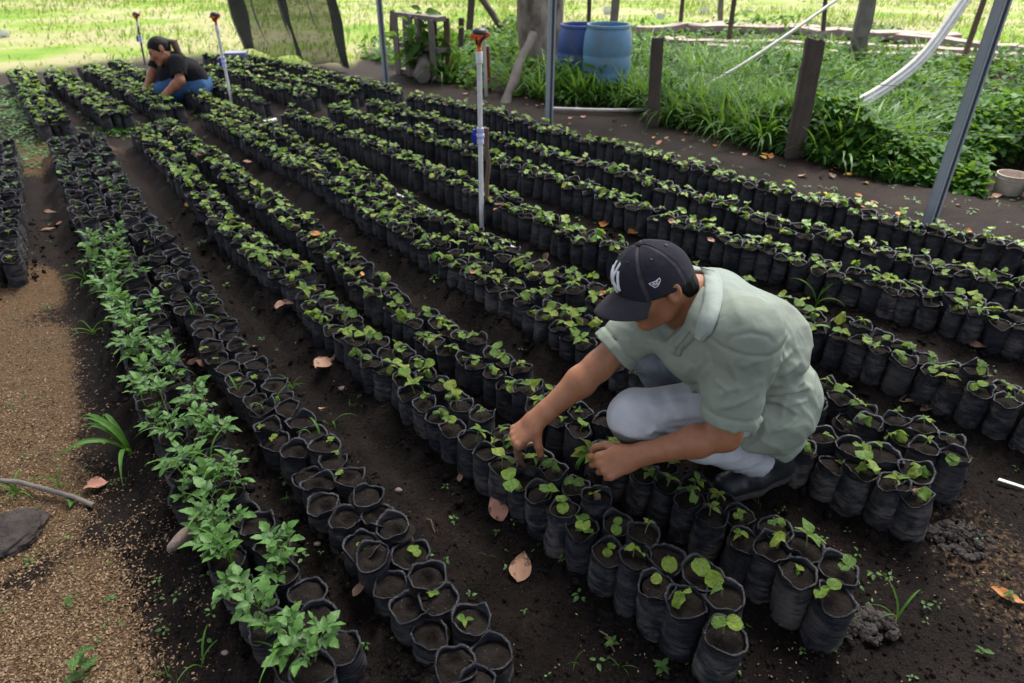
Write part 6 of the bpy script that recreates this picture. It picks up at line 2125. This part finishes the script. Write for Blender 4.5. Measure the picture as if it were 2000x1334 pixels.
V = np.array([(-.035, -.006, 0), (.036, -.004, .002), (.034, .005, .004), (-.03, .007, .001)]); V2 = V + (0, 0, .002)
tag(obj('white_strip', mesh_np('white_strip', np.concatenate([V, V2]), [(3, 2, 1, 0), (4, 5, 6, 7), (0, 1, 5, 4), (1, 2, 6, 5), (2, 3, 7, 6), (3, 0, 4, 7)], None, [M['white_scrap']], False), None, b + (0, 0, .012), (0, .05, -.55)), 'torn white plastic strip on dark soil at the right edge', 'scrap')
for i, (px, py, s_, lab) in enumerate(((1189, 26, .16, 'white scrap in the sunny field above the pale blue barrel'), (1290, 38, .12, 'white scrap in the sunny field left of the slender pole'), (1376, 26, .13, 'upright white scrap in the field left of the pale far post'), (8, 72, .12, 'white scrap in the field at the left edge'), (1006, 468, .018, 'small white scrap on soil right of the middle sprinkler'), (995, 484, .016, 'tiny white scrap nearest the bag rims right of the sprinkler'))):
    b = ground_pt(px, py)
    rr = np.random.default_rng(40 + i)
    V, Q = [], []
    for a in range(5):
        for c in range(5): V.append(((a / 4 - .5) * s_ * 1.4, rr.normal(0, .08) * s_ + .12 * s_ * math.sin(a * 2), c / 4 * s_ * .9 + rr.normal(0, .05) * s_))
    for a in range(4):
        for c in range(4): Q.append((a * 5 + c, a * 5 + c + 1, a * 5 + c + 6, a * 5 + c + 5))
    V = np.array(V); V3 = np.concatenate([V, V + (0, .004, 0)])
    tag(obj('white_scrap', mesh_np('white_scrap', V3, Q + [tuple(x + 25 for x in q_[::-1]) for q_ in Q], None, [M['white_scrap']]), None, b), lab, 'scrap', 'white scraps of litter')
# ------------------------------------------------------------------ grass, undergrowth, fallen leaves, clods, husk
def blades(pos, h, w, lean_az, lean, rows=5):
    """many curved blades as one array; pos (N,3), h, w (N,), lean: 0 upright .. 1 arching over"""
    N = len(pos)
    t = np.linspace(0, 1, rows)
    ang0 = np.pi / 2 - 0.15 - 0.35 * lean
    V = np.zeros((N, rows, 2, 3))
    x = np.zeros(N); z = np.zeros(N)
    ca, sa = np.cos(lean_az), np.sin(lean_az)
    for i in range(rows):
        if i:
            a = ang0 - lean * 2.1 * (t[i] ** 1.3)
            x = x + np.cos(a) * h / (rows - 1); z = z + np.sin(a) * h / (rows - 1)
        ww = w * (0.6 + 0.8 * math.sin(math.pi * min(t[i] * .9 + .08, 1))) * (1 - t[i] ** 3) * .5 + 0.0004
        for k, s in ((0, -1), (1, 1)):
            V[:, i, k, 0] = pos[:, 0] + ca * x - sa * ww * s
            V[:, i, k, 1] = pos[:, 1] + sa * x + ca * ww * s
            V[:, i, k, 2] = pos[:, 2] + z + (0.0 if k == 0 else 0.25) * ww
    base = (np.arange(N) * rows * 2)[:, None, None]
    i = np.arange(rows - 1)
    Q = np.stack([i * 2, i * 2 + 1, i * 2 + 3, i * 2 + 2], 1)[None] + base
    return V.reshape(-1, 3), Q.reshape(-1, 4)

def stamp(tpl, pos, Rs):
    """tpl = (V, Q); Rs (N,3,3) with scale"""
    V, Q = tpl
    N = len(pos)
    W = np.einsum('nij,vj->nvi', Rs, V) + pos[:, None, :]
    return W.reshape(-1, 3), (Q[None] + (np.arange(N) * len(V))[:, None, None]).reshape(-1, 4)

def frames(az, el, roll, s):
    ca, sa, ce, se, cr, sr = np.cos(az), np.sin(az), np.cos(-el), np.sin(-el), np.cos(roll), np.sin(roll)
    z = np.zeros_like(ca); o = np.ones_like(ca)
    mk = lambda *r: np.stack(r, -1).reshape(-1, 3, 3)
    A = mk(ca, -sa, z, sa, ca, z, z, z, o)
    B = mk(ce, z, se, z, o, z, -se, z, ce)
    C = mk(o, z, z, z, cr, -sr, z, sr, cr)
    return A @ B @ C * np.asarray(s)[:, None, None]

rp = np.random.default_rng(31)
# --- sunny field
N = 62000
yy = 7.0 + 20.0 * rp.random(N) ** 0.8
xx = (rp.random(N) * 2 - 1) * (yy * 0.98 + 1)
_, fm, _ = masks(xx, yy)
patch = fbm(np.stack([xx * .5, yy * .5, 0 * xx], 1), 3, 77)
ok = (fm > .35) & (rp.random(N) < 0.62 + .6 * patch)
xx, yy, patch = xx[ok], yy[ok], patch[ok]
pos = np.stack([xx, yy, ground_z(xx, yy) - .01], 1)
h = rp.uniform(.05, .13, len(xx)) * (1 + .6 * patch) * (1 + yy * .012)
V, Q = blades(pos, h, rp.uniform(.008, .018, len(xx)) * (.6 + yy * .05), rp.uniform(0, 6.28, len(xx)), rp.uniform(.15, .7, len(xx)), 4)
tag(obj('field_grass', mesh_np('field_grass', V, Q, None, [M['fieldblade']])), kind='stuff')

# --- undergrowth behind the path: leafy cover and long arching grass
def under_ok(x, y, lo=0.0):
    px, py, d = to_px(np.stack([x, y, 0 * x]))
    ul = np.interp(px, _under_px[:, 0], _under_px[:, 1])
    fl = np.interp(px, _field_px[:, 0], _field_px[:, 1])
    return (px > 690) & (py < ul - lo) & (py > fl - 4), px, py, ul
N = 60000
yy = 3.0 + 11.5 * rp.random(N) ** .8
xx = -2.6 + (yy * 1.05 + 4.2) * rp.random(N)
ok, px, py, ul = under_ok(xx, yy)
thin = np.where((py < 132) & (px > 1190), .22, 1.0) * np.where(px < 860, .55, 1)
ok &= rp.random(N) < thin
ok &= ~((np.abs(px - 815) < 42) & (py > 150))
ok &= ~((np.abs(px - 1964) < 50) & (py > 330))
xx, yy, px, py, ul = xx[ok], yy[ok], px[ok], py[ok], ul[ok]
# a denser fringe along the path on the right
N2 = 15000
pa = 1480 + 640 * rp.random(N2); qa = np.interp(pa, _under_px[:, 0], _under_px[:, 1]) - 2 - 120 * rp.random(N2) ** 1.4
u2, v2 = (pa - 1000) / _F, (667 - qa) / _F
t2 = -CAM_H / (-_SP + v2 * _CP)
k2 = ~((np.abs(pa - 1964) < 50) & (qa > 330))
xx = np.concatenate([xx, (u2 * t2)[k2]]); yy = np.concatenate([yy, ((_CP + v2 * _SP) * t2)[k2]])
_, px, py, ul = under_ok(xx, yy)
hm = .10 + .26 * np.clip(.5 + fbm(np.stack([xx * 1.3, yy * 1.3, 0 * xx], 1), 3, 55), 0, 1.2)
hm *= np.clip((ul - py) / 14, .3, 1) * np.where(py < 120, .55, 1.0)
zz = hm * rp.random(len(xx)) ** .6
pos = np.stack([xx, yy, zz + ground_z(xx, yy)], 1)
s = rp.uniform(.035, .085, len(xx)) * (.75 + .07 * yy)
Vs, Qs = leaf_shape('l', 1, .58, 'ovate', .28, .08, .35, 4, 2, quads_only=True)
V, Q = stamp((Vs, Qs), pos, frames(rp.uniform(0, 6.28, len(xx)), rp.normal(.1, .5, len(xx)), rp.normal(0, .4, len(xx)), s))
tag(obj('undergrowth', mesh_np('undergrowth', V, Q, None, [M['under']])), kind='stuff')
# long grass in clumps
cl = []
rc = np.random.default_rng(32)
while len(cl) < 330:
    pxx, pyy = rc.uniform(1080, 1800), rc.uniform(110, 322)
    u_ = np.interp(pxx, _under_px[:, 0], _under_px[:, 1])
    if pyy > u_ - 7: continue
    if pxx > 1640 and rc.random() < .62: continue
    if (1525 < pxx < 1580 and pyy > 268) or (1585 < pxx < 1690 and 205 < pyy < 285): continue
    if pyy < 150 and rc.random() < .6: continue
    cl.append(G(pxx, pyy))
for (a, b_) in ((880, 150), (900, 140), (870, 160), (760, 118), (1010, 180), (1050, 190), (1070, 195), (1030, 165)):
    cl.append(G(a, b_))
P_, H_, W_b, AZ, LE = [], [], [], [], []
for c in cl:
    n = int(rc.integers(26, 48)); sz = rc.uniform(.65, 1.1)
    for _ in range(n):
        a = rc.uniform(0, 6.28); r_ = .09 * rc.random() ** .5
        P_.append((c[0] + r_ * math.cos(a), c[1] + r_ * math.sin(a), gz(c[0], c[1]) - .01 if _ == 0 else P_[-1][2]))
        H_.append(rc.uniform(.28, .60) * sz); W_b.append(rc.uniform(.009, .017)); AZ.append(a + rc.normal(0, .6)); LE.append(rc.uniform(.25, 1.0))
V, Q = blades(np.array(P_), np.array(H_), np.array(W_b), np.array(AZ), np.array(LE), 7)
tag(obj('tall_grass', mesh_np('tall_grass', V, Q, None, [M['blade']])), kind='stuff')

# --- low weeds creeping over soil: sprinkled sprouts, far left weeds and the strip between blocks
pts, sz = [], []
rg = np.random.default_rng(33)
def add_weeds(n, fx, lo, hi):
    for _ in range(n):
        px_, py_ = fx()
        p = G(px_, py_)
        k = int(rg.integers(2, 6)); a0 = rg.uniform(0, 6.28); s0 = rg.uniform(lo, hi)
        for j in range(k):
            pts.append(p + np.array((math.cos(a0 + j * 2.4), math.sin(a0 + j * 2.4), 0)) * s0 * .25 + (0, 0, rg.uniform(.004, .016)))
            sz.append((a0 + j * 2.4 + rg.normal(0, .2), rg.uniform(-.1, .5), rg.normal(0, .3), s0 * rg.uniform(.6, 1.1)))
add_weeds(170, lambda: (rg.uniform(0, 2000), rg.uniform(620, 1330)), .008, .020)
add_weeds(200, lambda: (rg.uniform(0, 1900), rg.uniform(240, 620)), .010, .024)
add_weeds(130, lambda: (rg.normal(55, 32), rg.uniform(255, 330)), .02, .05)
add_weeds(260, lambda: (rg.uniform(-40, 60), rg.uniform(170, 262)), .03, .06)
add_weeds(120, lambda: (rg.normal(235, 30), rg.normal(263, 4)), .03, .05)
add_weeds(220, lambda: (rg.uniform(20, 420), rg.uniform(138, 250)), .02, .045)
add_weeds(240, lambda: (rg.uniform(1060, 2000), rg.uniform(235, 450)), .012, .03)
pts = np.array(pts); sz = np.array(sz)
pts[:, 2] += ground_z(pts[:, 0], pts[:, 1])
V, Q = stamp((Vs, Qs), pts, frames(sz[:, 0], sz[:, 1], sz[:, 2], sz[:, 3]))
tag(obj('ground_weeds', mesh_np('ground_weeds', V, Q, None, [M['weed_isl']])), kind='stuff')

# --- grass tufts and sprouts that stand out
tufts = [
 ((262, 900), 'blade', 11, .26, 'large tuft of long arching grass leaning left over the weedy row', 1.0),
 ((185, 655), 'blade', 6, .15, 'arching grass tuft left of the weedy row above the rice husk', 1.0),
 ((172, 560), 'blade', 7, .16, 'grass tuft at the far left end of the leafy weedy row', 1.0),
 ((115, 945), 'blade', 6, .10, 'small grass tuft beside the dry stick on rice husk', .8),
 ((30, 960), 'blade', 8, .11, 'leafy grass tuft at the left edge over the dry stick', .9),
 ((45, 1015), 'blade', 5, .07, 'short grass tuft next to the grey mud lump', .7),
 ((80, 1075), 'blade', 3, .06, 'tiny two bladed grass sprout on open rice husk', .6),
 ((140, 975), 'leaf', 5, .030, 'small leafy sprout under the end of the dry stick', 1),
 ((160, 1310), 'leaf', 6, .042, 'bright broad leafed sprout on rice husk at the bottom', 1),
 ((135, 1185), 'leaf', 4, .018, 'small sprout in the middle of the rice husk', 1),
 ((328, 1312), 'blade', 4, .055, 'little grass sprout in dark soil at the bottom left', .6),
 ((395, 1300), 'blade', 3, .12, 'long curved blade rising left of the weedy row end', .8),
 ((248, 930), 'blade', 3, .05, 'small upright sprout beside the big arching tuft', .7),
 ((925, 948), 'blade', 6, .075, 'dark green grass tuft at the bags under the right hand', .7),
 ((952, 1090), 'blade', 2, .05, 'single curled blade between the two pink leaves', .8),
 ((1745, 1215), 'blade', 4, .13, 'long thin arching grass tuft beside the grey soil heap', .5),
 ((1640, 1245), 'blade', 2, .06, 'thin upright blade at the foot of the grey soil heap', .6),
 ((1560, 1240), 'blade', 3, .045, 'small sprout left of the nearest grey soil heap', .6),
 ((575, 775), 'blade', 6, .11, 'upright grass tuft right beside the bare soil row', .6),
 ((650, 840), 'blade', 3, .10, 'arching blade pair on the path near the flat stone', .6),
 ((690, 800), 'blade', 5, .05, 'low grass tuft on the path by the flat stone', .5),
 ((1215, 1310), 'blade', 4, .055, 'grass sprout at the bottom between the two rows', .6),
 ((1125, 1290), 'blade', 3, .05, 'thin grass sprout right of the last bare soil bags', .6),
 ((1480, 985), 'blade', 3, .05, 'small grass sprout on soil in front of the shoe', .6),
 ((1310, 1040), 'blade', 3, .06, 'thin arched blade between the two knee side rows', .5),
 ((572, 1000), 'blade', 4, .045, 'tiny grass tuft between weedy row and bare soil row', .6),
 ((1490, 1165), 'leaf', 6, .020, 'small feathery sprout between the front seedling bags', 1),
 ((1965, 1170), 'leaf', 5, .022, 'little sprout beside the long orange leaf', 1),
 ((1915, 1285), 'leaf', 4, .022, 'flat sprout in the bottom right corner', 1),
 ((1095, 1112), 'leaf', 5, .013, 'tiny round leafed sprout right of the curled tan leaf', 1),
 ((970, 1053), 'leaf', 5, .014, 'tiny sprout just below the pink orange leaf', 1),
 ((1290, 1322), 'leaf', 6, .022, 'dark low sprout at the bottom edge centre', 1),
 ((1195, 1262), 'leaf', 6, .020, 'dull rosette sprout left of the tall front bags', 1),
 ((1340, 660), 'blade', 3, .20, 'tall thin grass standing by the knee of the far leg', .5),
 ((1592, 600), 'blade', 4, .24, 'tall thin grass rising behind the back of the man', .35),
]
rt = np.random.default_rng(34)
for (pxy, kind, n, ln, lab, ar) in tufts:
    b = ground_pt(*pxy)
    root = empty('grass_tuft' if kind == 'blade' else 'sprout', b)
    tag(root, lab, 'grass' if kind == 'blade' else 'sprout')
    a0 = rt.uniform(0, 6.28)
    for j in range(n):
        az = a0 + j * 2.4 + rt.normal(0, .3)
        if pxy == (262, 900): az = math.pi + rt.normal(0, .75)
        if kind == 'blade':
            k = int(rt.integers(0, 4)); s_ = ln / (.12, .17, .22, .28)[k] * rt.uniform(.7, 1.15)
            obj('blade', BLADE_ME[k], root, (rt.normal(0, .004), rt.normal(0, .004), -.004), (0, rt.normal(-.55 * (1 - ar), .15), az), (s_, s_ * (.55 if n < 8 else .95), s_))
        else:
            lv = bpy.data.objects.new('leaf', WEED_LEAF[j % 6] if ln > .03 and False else LEAF_WEED[j % 4]); COL.objects.link(lv); lv.parent = root
            zz_ = .012 + (.03 if ln > .035 else .004) * (j // 2)
            lv.matrix_local = Matrix.Translation((0, 0, zz_)) @ Matrix(frame(az, rt.uniform(.05, .6), rt.normal(0, .2)) * ln * rt.uniform(.8, 1.15)).to_4x4()

# --- fallen leaves, each on its own
def dead_mesh(seed, L, W, curl, mat):
    r = np.random.default_rng(seed)
    V, Q = leaf_shape('l', L, W, 'ovate', curl, .10, -.25 * curl, 10, 6, quads_only=True, seed=seed)
    V = V - np.array((L / 2, 0, 0))
    V[:, 2] += .06 * L * fbm(V * 28, 2, seed)
    V[:, 2] -= V[:, 2].min()
    V2 = V + (0, 0, -.0006)
    Q2 = Q[:, ::-1] + len(V)
    return mesh_np('fallen_leaf', np.concatenate([V, V2]), np.concatenate([Q, Q2]), None, [mat])
FALL = [
 ((640, 731), 56, .55, 1.2, .25, 'dead_tan', 'curled tan leaf on the path beside the bare soil row'),
 ((563, 632), 34, .8, .2, .5, 'dead_tan', 'crumpled pale tan leaf lying against the bags on the path'),
 ((410, 746), 40, .6, -.5, .5, 'dead_pink', 'curled pinkish leaf between the weedy row and bare soil row'),
 ((388, 734), 26, .5, .9, .6, 'dead_brown', 'small curled brown leaf touching the pinkish one'),
 ((972, 1015), 52, .66, 2.0, .15, 'dead_pink', 'pink orange oval leaf with black spots on the centre path'),
 ((1018, 1114), 56, .70, 1.3, .35, 'dead_tan', 'large curled tan brown leaf on the lower centre path'),
 ((713, 1195), 40, .42, 1.0, .3, 'dead_brown', 'narrow brown leaf between the two left rows'),
 ((188, 950), 40, .75, .4, .5, 'dead_pink', 'pinkish crumpled leaf at the tip of the dry stick'),
 ((900, 950), 20, .5, 1.3, .4, 'dead_pink', 'small pink leaf on the path below the right hand'),
 ((1092, 714), 42, .55, -.6, .2, 'dead_tan', 'beige leaf on the soil beside the right forearm'),
 ((1878, 664), 58, .40, -.2, .7, 'dead_orange', 'bright orange curled leaf on the soil at right'),
 ((1898, 690), 40, .35, -1.0, .5, 'dead_brown', 'brown curled leaf under the bright orange one'),
 ((1968, 1171), 66, .30, -.45, .35, 'dead_orange', 'long orange leaf on dark soil at the bottom right'),
 ((1728, 620), 26, .55, 1.2, .3, 'dead_pink', 'upright pinkish leaf between rows right of the man'),
 ((1815, 814), 46, .35, .1, .4, 'dead_brown', 'flat brown leaf on the soil between the right rows'),
 ((1765, 800), 30, .45, -.4, .4, 'dead_tan', 'small rusty leaf at the back of the heel row'),
 ((1180, 446), 30, .5, .9, .4, 'dead_orange', 'rust leaf lying between rows left of the cap'),
 ((1243, 465), 34, .6, .2, .5, 'dead_orange', 'orange leaf showing just above the cap'),
 ((1338, 470), 28, .5, .6, .4, 'dead_orange', 'dark orange leaf behind the crown of the cap'),
 ((378, 430), 18, .8, .5, .2, 'dead_yellow', 'yellow round leaf on the path left of the planted rows'),
 ((385, 437), 20, .5, -.8, .3, 'dead_tan', 'pale tan leaf beside the yellow round one'),
 ((407, 448), 18, .4, 1.4, .6, 'dead_orange', 'curled orange leaf next to the planted rows'),
 ((425, 490), 16, .6, .3, .4, 'dead_pink', 'small pale pink leaf on the path by the bags'),
 ((600, 906), 20, .6, .2, .5, 'dead_pink', 'pink scrap of leaf lying among bare soil bags'),
 ((495, 700), 24, .3, .3, .5, 'dead_brown', 'thin brown leaf right of the bare soil row'),
 ((625, 815), 28, .25, .3, .5, 'dead_tan', 'thin straw coloured leaf on the path by the flat stone'),
 ((520, 640), 0, 1, 0, 0, None, ''),
 ((1855, 515), 28, .5, .1, .3, 'dead_brown', 'brown leaf between rows at the right edge'),
 ((1795, 482), 24, .5, .1, .3, 'dead_tan', 'tan leaf between rows below the right steel post'),
 ((1500, 306), 26, .4, 0.0, .2, 'dead_yellow', 'bright yellow leaf on the path by the tilted post'),
 ((1322, 352), 20, .6, 1.2, .5, 'dead_yellow', 'yellow orange leaf caught on the bag tops'),
 ((1660, 340), 24, .4, -.3, .4, 'dead_yellow', 'olive yellow leaf at the foot of the undergrowth'),
 ((490, 335), 22, .5, .5, .4, 'dead_pink', 'pale pink leaf on the soil between planted rows'),
 ((425, 272), 20, .5, .8, .4, 'dead_tan', 'tan leaf where two planted rows begin'),
 ((345, 372), 24, .4, .8, .5, 'dead_tan', 'tan curled leaf on the path by the leftmost planted row'),
 ((300, 100 + 172), 22, .5, .3, .4, 'dead_brown', 'brown leaf at the far end of the left planted row'),
 ((110, 430), 34, .35, .2, .4, 'dead_brown', 'brown leaf on the left path beside the weedy row'),
 ((95, 455), 34, .35, .4, .4, 'dead_tan', 'tan leaf on the left path near the leftmost bags'),
 ((120, 445), 24, .5, .1, .4, 'dead_pink', 'pink leaf on the left path touching the weedy row'),
]
sh_ = {}
for i, (pxy, lpx, asp, ang, curl, mk, lab) in enumerate(FALL):
    if not lpx: continue
    b = ground_pt(*pxy); d = to_px(b)[2]
    L_ = lpx * d / _F * 1.12
    o = obj('fallen_leaf', dead_mesh(200 + i, L_, L_ * asp, curl, M[mk]), None, b + (0, 0, .007), (rt.normal(0, .12), rt.normal(0, .12), ang))
    tag(o, lab, 'leaf', 'fallen dry leaves')
# leaf litter along the fence: alike, small, many
LIT = [dead_mesh(300 + k, .062, .036, .4, M[m]) for k, m in enumerate(('dead_tan', 'dead_brown', 'dead_orange', 'dead_yellow', 'dead_brown', 'dead_pink'))]
k = 0
while k < 44:
    px_ = rt.uniform(860, 2000)
    u_ = np.interp(px_, _under_px[:, 0], _under_px[:, 1])
    py_ = u_ + rt.normal(8, 14) * (1 + (px_ - 900) / 1200)
    if py_ < u_ - 12: continue
    b = ground_pt(px_, py_)
    s_ = rt.uniform(.6, 1.25)
    o = obj('litter_leaf', LIT[int(rt.integers(6))], None, b + (0, 0, .008), (rt.normal(0, .2), rt.normal(0, .2), rt.uniform(0, 6.28)), (s_, s_, s_))
    tag(o, 'small dry leaf littering the edge of the path below the fence', 'leaf', 'leaf litter along the fence')
    k += 1
# dry leaves caught between the bags further back: alike and blurred
k = 0
while k < 34:
    b_ = BAGS[int(rt.integers(len(BAGS)))]
    if not (2.8 < b_['d'] < 6.5 and b_['row'] in ('R3', 'R4', 'R5', 'R6', 'R7', 'R8', 'R9', 'R10') and b_['vis']): continue
    s_ = rt.uniform(.6, 1.1)
    o = obj('litter_leaf', LIT[int(rt.choice([0, 1, 2, 4, 5]))], None, (b_['x'] + rt.normal(0, .05), b_['y'] - .045, b_['bank'] + .155 - b_['bank'] + .01), (rt.normal(0, .5), rt.normal(0, .5), rt.uniform(0, 6.28)), (s_, s_, s_))
    tag(o, 'small dry leaf caught on the bag rims of the back rows', 'leaf', 'dry leaves caught between the bags')
    k += 1
# dry stalks
stalks = [((1750, 800), (1835, 760), 'thin dry stalk with a bend on the soil behind the heel row'), ((1850, 655), (1960, 690), 'long dry stalk beside the bright orange leaf'), ((1615, 570), (1650, 577), 'pale dry stalk on the soil behind the shoulders'), ((692, 1080), (715, 1100), 'short dry stalk between the two left rows'), ((835, 1025), (850, 1047), 'short dry straw on the centre path'), ((1170, 1240), (1200, 1275), 'dry straw on soil left of the tall front bags')]
for i, (a, b_, lab) in enumerate(stalks):
    A_, B_ = ground_pt(*a) + (0, 0, .006), ground_pt(*b_) + (0, 0, .006)
    stick('dry_stalk', [A_, (A_ + B_) / 2 + (0, .01, .012), B_], .0022, M['wood_brown'], lab, 'stalk', seed=60 + i, seg=6)

# --- clods of dark earth along the beds, in the near part
import bmesh
def ico(sub):
    bm = bmesh.new(); bmesh.ops.create_icosphere(bm, subdivisions=sub, radius=1)
    V = np.array([v.co[:] for v in bm.verts]); T = np.array([[v.index for v in f_.verts] for f_ in bm.faces]); bm.free()
    return V, T
I1, T1 = ico(1); I2, T2 = ico(2)
I1 = np.concatenate([I1]); 
def clods(N, sampler, smin, smax, seed, name, mat, sub=1, parent=None, loc=None):
    r = np.random.default_rng(seed)
    I, T = (I1, T1) if sub == 1 else (I2, T2)
    P3 = np.array([sampler(r) for _ in range(N)])
    if P3.shape[1] == 2: P3 = np.concatenate([P3, ground_z(P3[:, 0], P3[:, 1])[:, None]], 1)
    s = smin * (smax / smin) ** (r.random(N) ** 1.9)
    V = I[None] * (1 + .28 * r.standard_normal((N, len(I), 1)) * (1 if sub == 1 else .0))
    if sub == 2: V = I[None] * (1 + .42 * np.stack([fbm(I * 2.3 + k * 3.7, 3, 5) for k in range(N)])[:, :, None])
    V = V * s[:, None, None] * r.uniform(.7, 1.2, (N, 1, 3)) * (1, 1, .8)
    a = r.uniform(0, 6.28, N); c_, s_ = np.cos(a), np.sin(a)
    X = V[:, :, 0] * c_[:, None] - V[:, :, 1] * s_[:, None]; Y = V[:, :, 0] * s_[:, None] + V[:, :, 1] * c_[:, None]
    V = np.stack([X, Y, V[:, :, 2]], -1) + P3[:, None, :] + np.array((0, 0, .25)) * s[:, None, None]
    L = np.zeros(3) if loc is None else np.asarray(loc)
    me = mesh_np(name, V.reshape(-1, 3) - L, None, (T[None] + (np.arange(N) * len(I))[:, None, None]).reshape(-1, 3), [mat], sub == 1)
    return obj(name, me, parent, loc)
near_b = [b for b in BAGS if b['d'] < 3.9]
def by_bags(r):
    b = near_b[int(r.integers(len(near_b)))]
    a, q = r.uniform(0, 6.28), .048 + abs(r.normal(0, .055))
    x, y = b['x'] + math.cos(a) * q, b['y'] + math.sin(a) * q
    return (x, y)
def open_soil(r):
    while True:
        px_, py_ = r.uniform(250, 2000), r.uniform(560, 1400)
        p = G(px_, py_)
        return (p[0], p[1])
o = clods(15000, by_bags, .0028, .015, 41, 'soil_clods', M['clod']); tag(o, kind='stuff')
o = clods(9000, open_soil, .0015, .007, 42, 'soil_crumbs', M['clod']); tag(o, kind='stuff')
# --- two heaps of grey crumbled soil where the rows end
for (pc, rx_, ry_, n, lab, sd) in (((1672, 1228), .095, .055, 230, 'heap of grey crumbled soil at the foot of the nearest row end', 51), ((1862, 1045), .105, .085, 260, 'heap of grey crumbled soil at the end of the heel row', 52)):
    c = ground_pt(*pc)
    root = empty('soil_heap', c)
    tag(root, lab, 'soil heap')
    def samp(r):
        a, q = r.uniform(0, 6.28), r.random() ** .6
        x, y = math.cos(a) * q * rx_, math.sin(a) * q * ry_
        return (c[0] + x, c[1] + y, c[2] + .036 * (1 - q) ** .8 * r.uniform(.4, 1))
    o = clods(n, samp, .004, .016, sd, 'crumbs', M['grey_clod'], 2, root, None)
    o.location = (0, 0, 0)
    for v in (): pass
    o.data.transform(Matrix.Translation(-Vector(c)))
    tag(o, kind='stuff')
# --- husk flakes
N = 30000
r = np.random.default_rng(43)
px_ = r.uniform(-80, 420, N); py_ = 540 + 860 * r.random(N) ** .75
u, v = (px_ - 1000) / _F, (667 - py_) / _F
dz = -_SP + v * _CP; t = -CAM_H / dz
xx, yy = u * t, (_CP + v * _SP) * t
hk, _, _ = masks(xx, yy)
ok = r.random(N) < np.clip(hk * 1.1 + .10 + .25 * fbm(np.stack([xx * 9, yy * 9, 0 * xx], 1), 3, 8), 0.06, 1)
xx, yy = xx[ok], yy[ok]
ex = r.integers(0, 1, 0)
pos = np.stack([xx, yy, ground_z(xx, yy) + .0015], 1)
Vh = np.array([(-.5, -.18, 0), (0, -.26, .12), (.5, -.08, 0), (.5, .08, 0), (0, .26, .12), (-.5, .18, 0)]); Qh = np.array([(0, 1, 4, 5), (1, 2, 3, 4)])
V, Q = stamp((Vh, Qh), pos, frames(r.uniform(0, 6.28, len(xx)), r.normal(0, .4, len(xx)), r.normal(0, .6, len(xx)), r.uniform(.005, .0095, len(xx))))
tag(obj('rice_husk', mesh_np('rice_husk', V, Q, None, [M['husk']])), kind='stuff')
# stray husks and bits on the dark paths
N = 2600
px_ = r.uniform(300, 2000, N); py_ = 600 + 760 * r.random(N) ** .8
u, v = (px_ - 1000) / _F, (667 - py_) / _F
t = -CAM_H / (-_SP + v * _CP)
xx, yy = u * t, (_CP + v * _SP) * t
clump = fbm(np.stack([xx * 3, yy * 3, 0 * xx], 1), 3, 18)
ok = r.random(N) < np.clip(.25 + 1.2 * clump + 1.0 * smooth(.35, .05, np.hypot(xx - 1.35, yy - 1.25)), 0.04, 1)
xx, yy = xx[ok], yy[ok]
pos = np.stack([xx, yy, ground_z(xx, yy) + .003], 1)
V, Q = stamp((Vh, Qh), pos, frames(r.uniform(0, 6.28, len(xx)), r.normal(0, .4, len(xx)), r.normal(0, .6, len(xx)), r.uniform(.004, .008, len(xx))))
tag(obj('stray_husk', mesh_np('stray_husk', V, Q, None, [M['husk']])), kind='stuff')
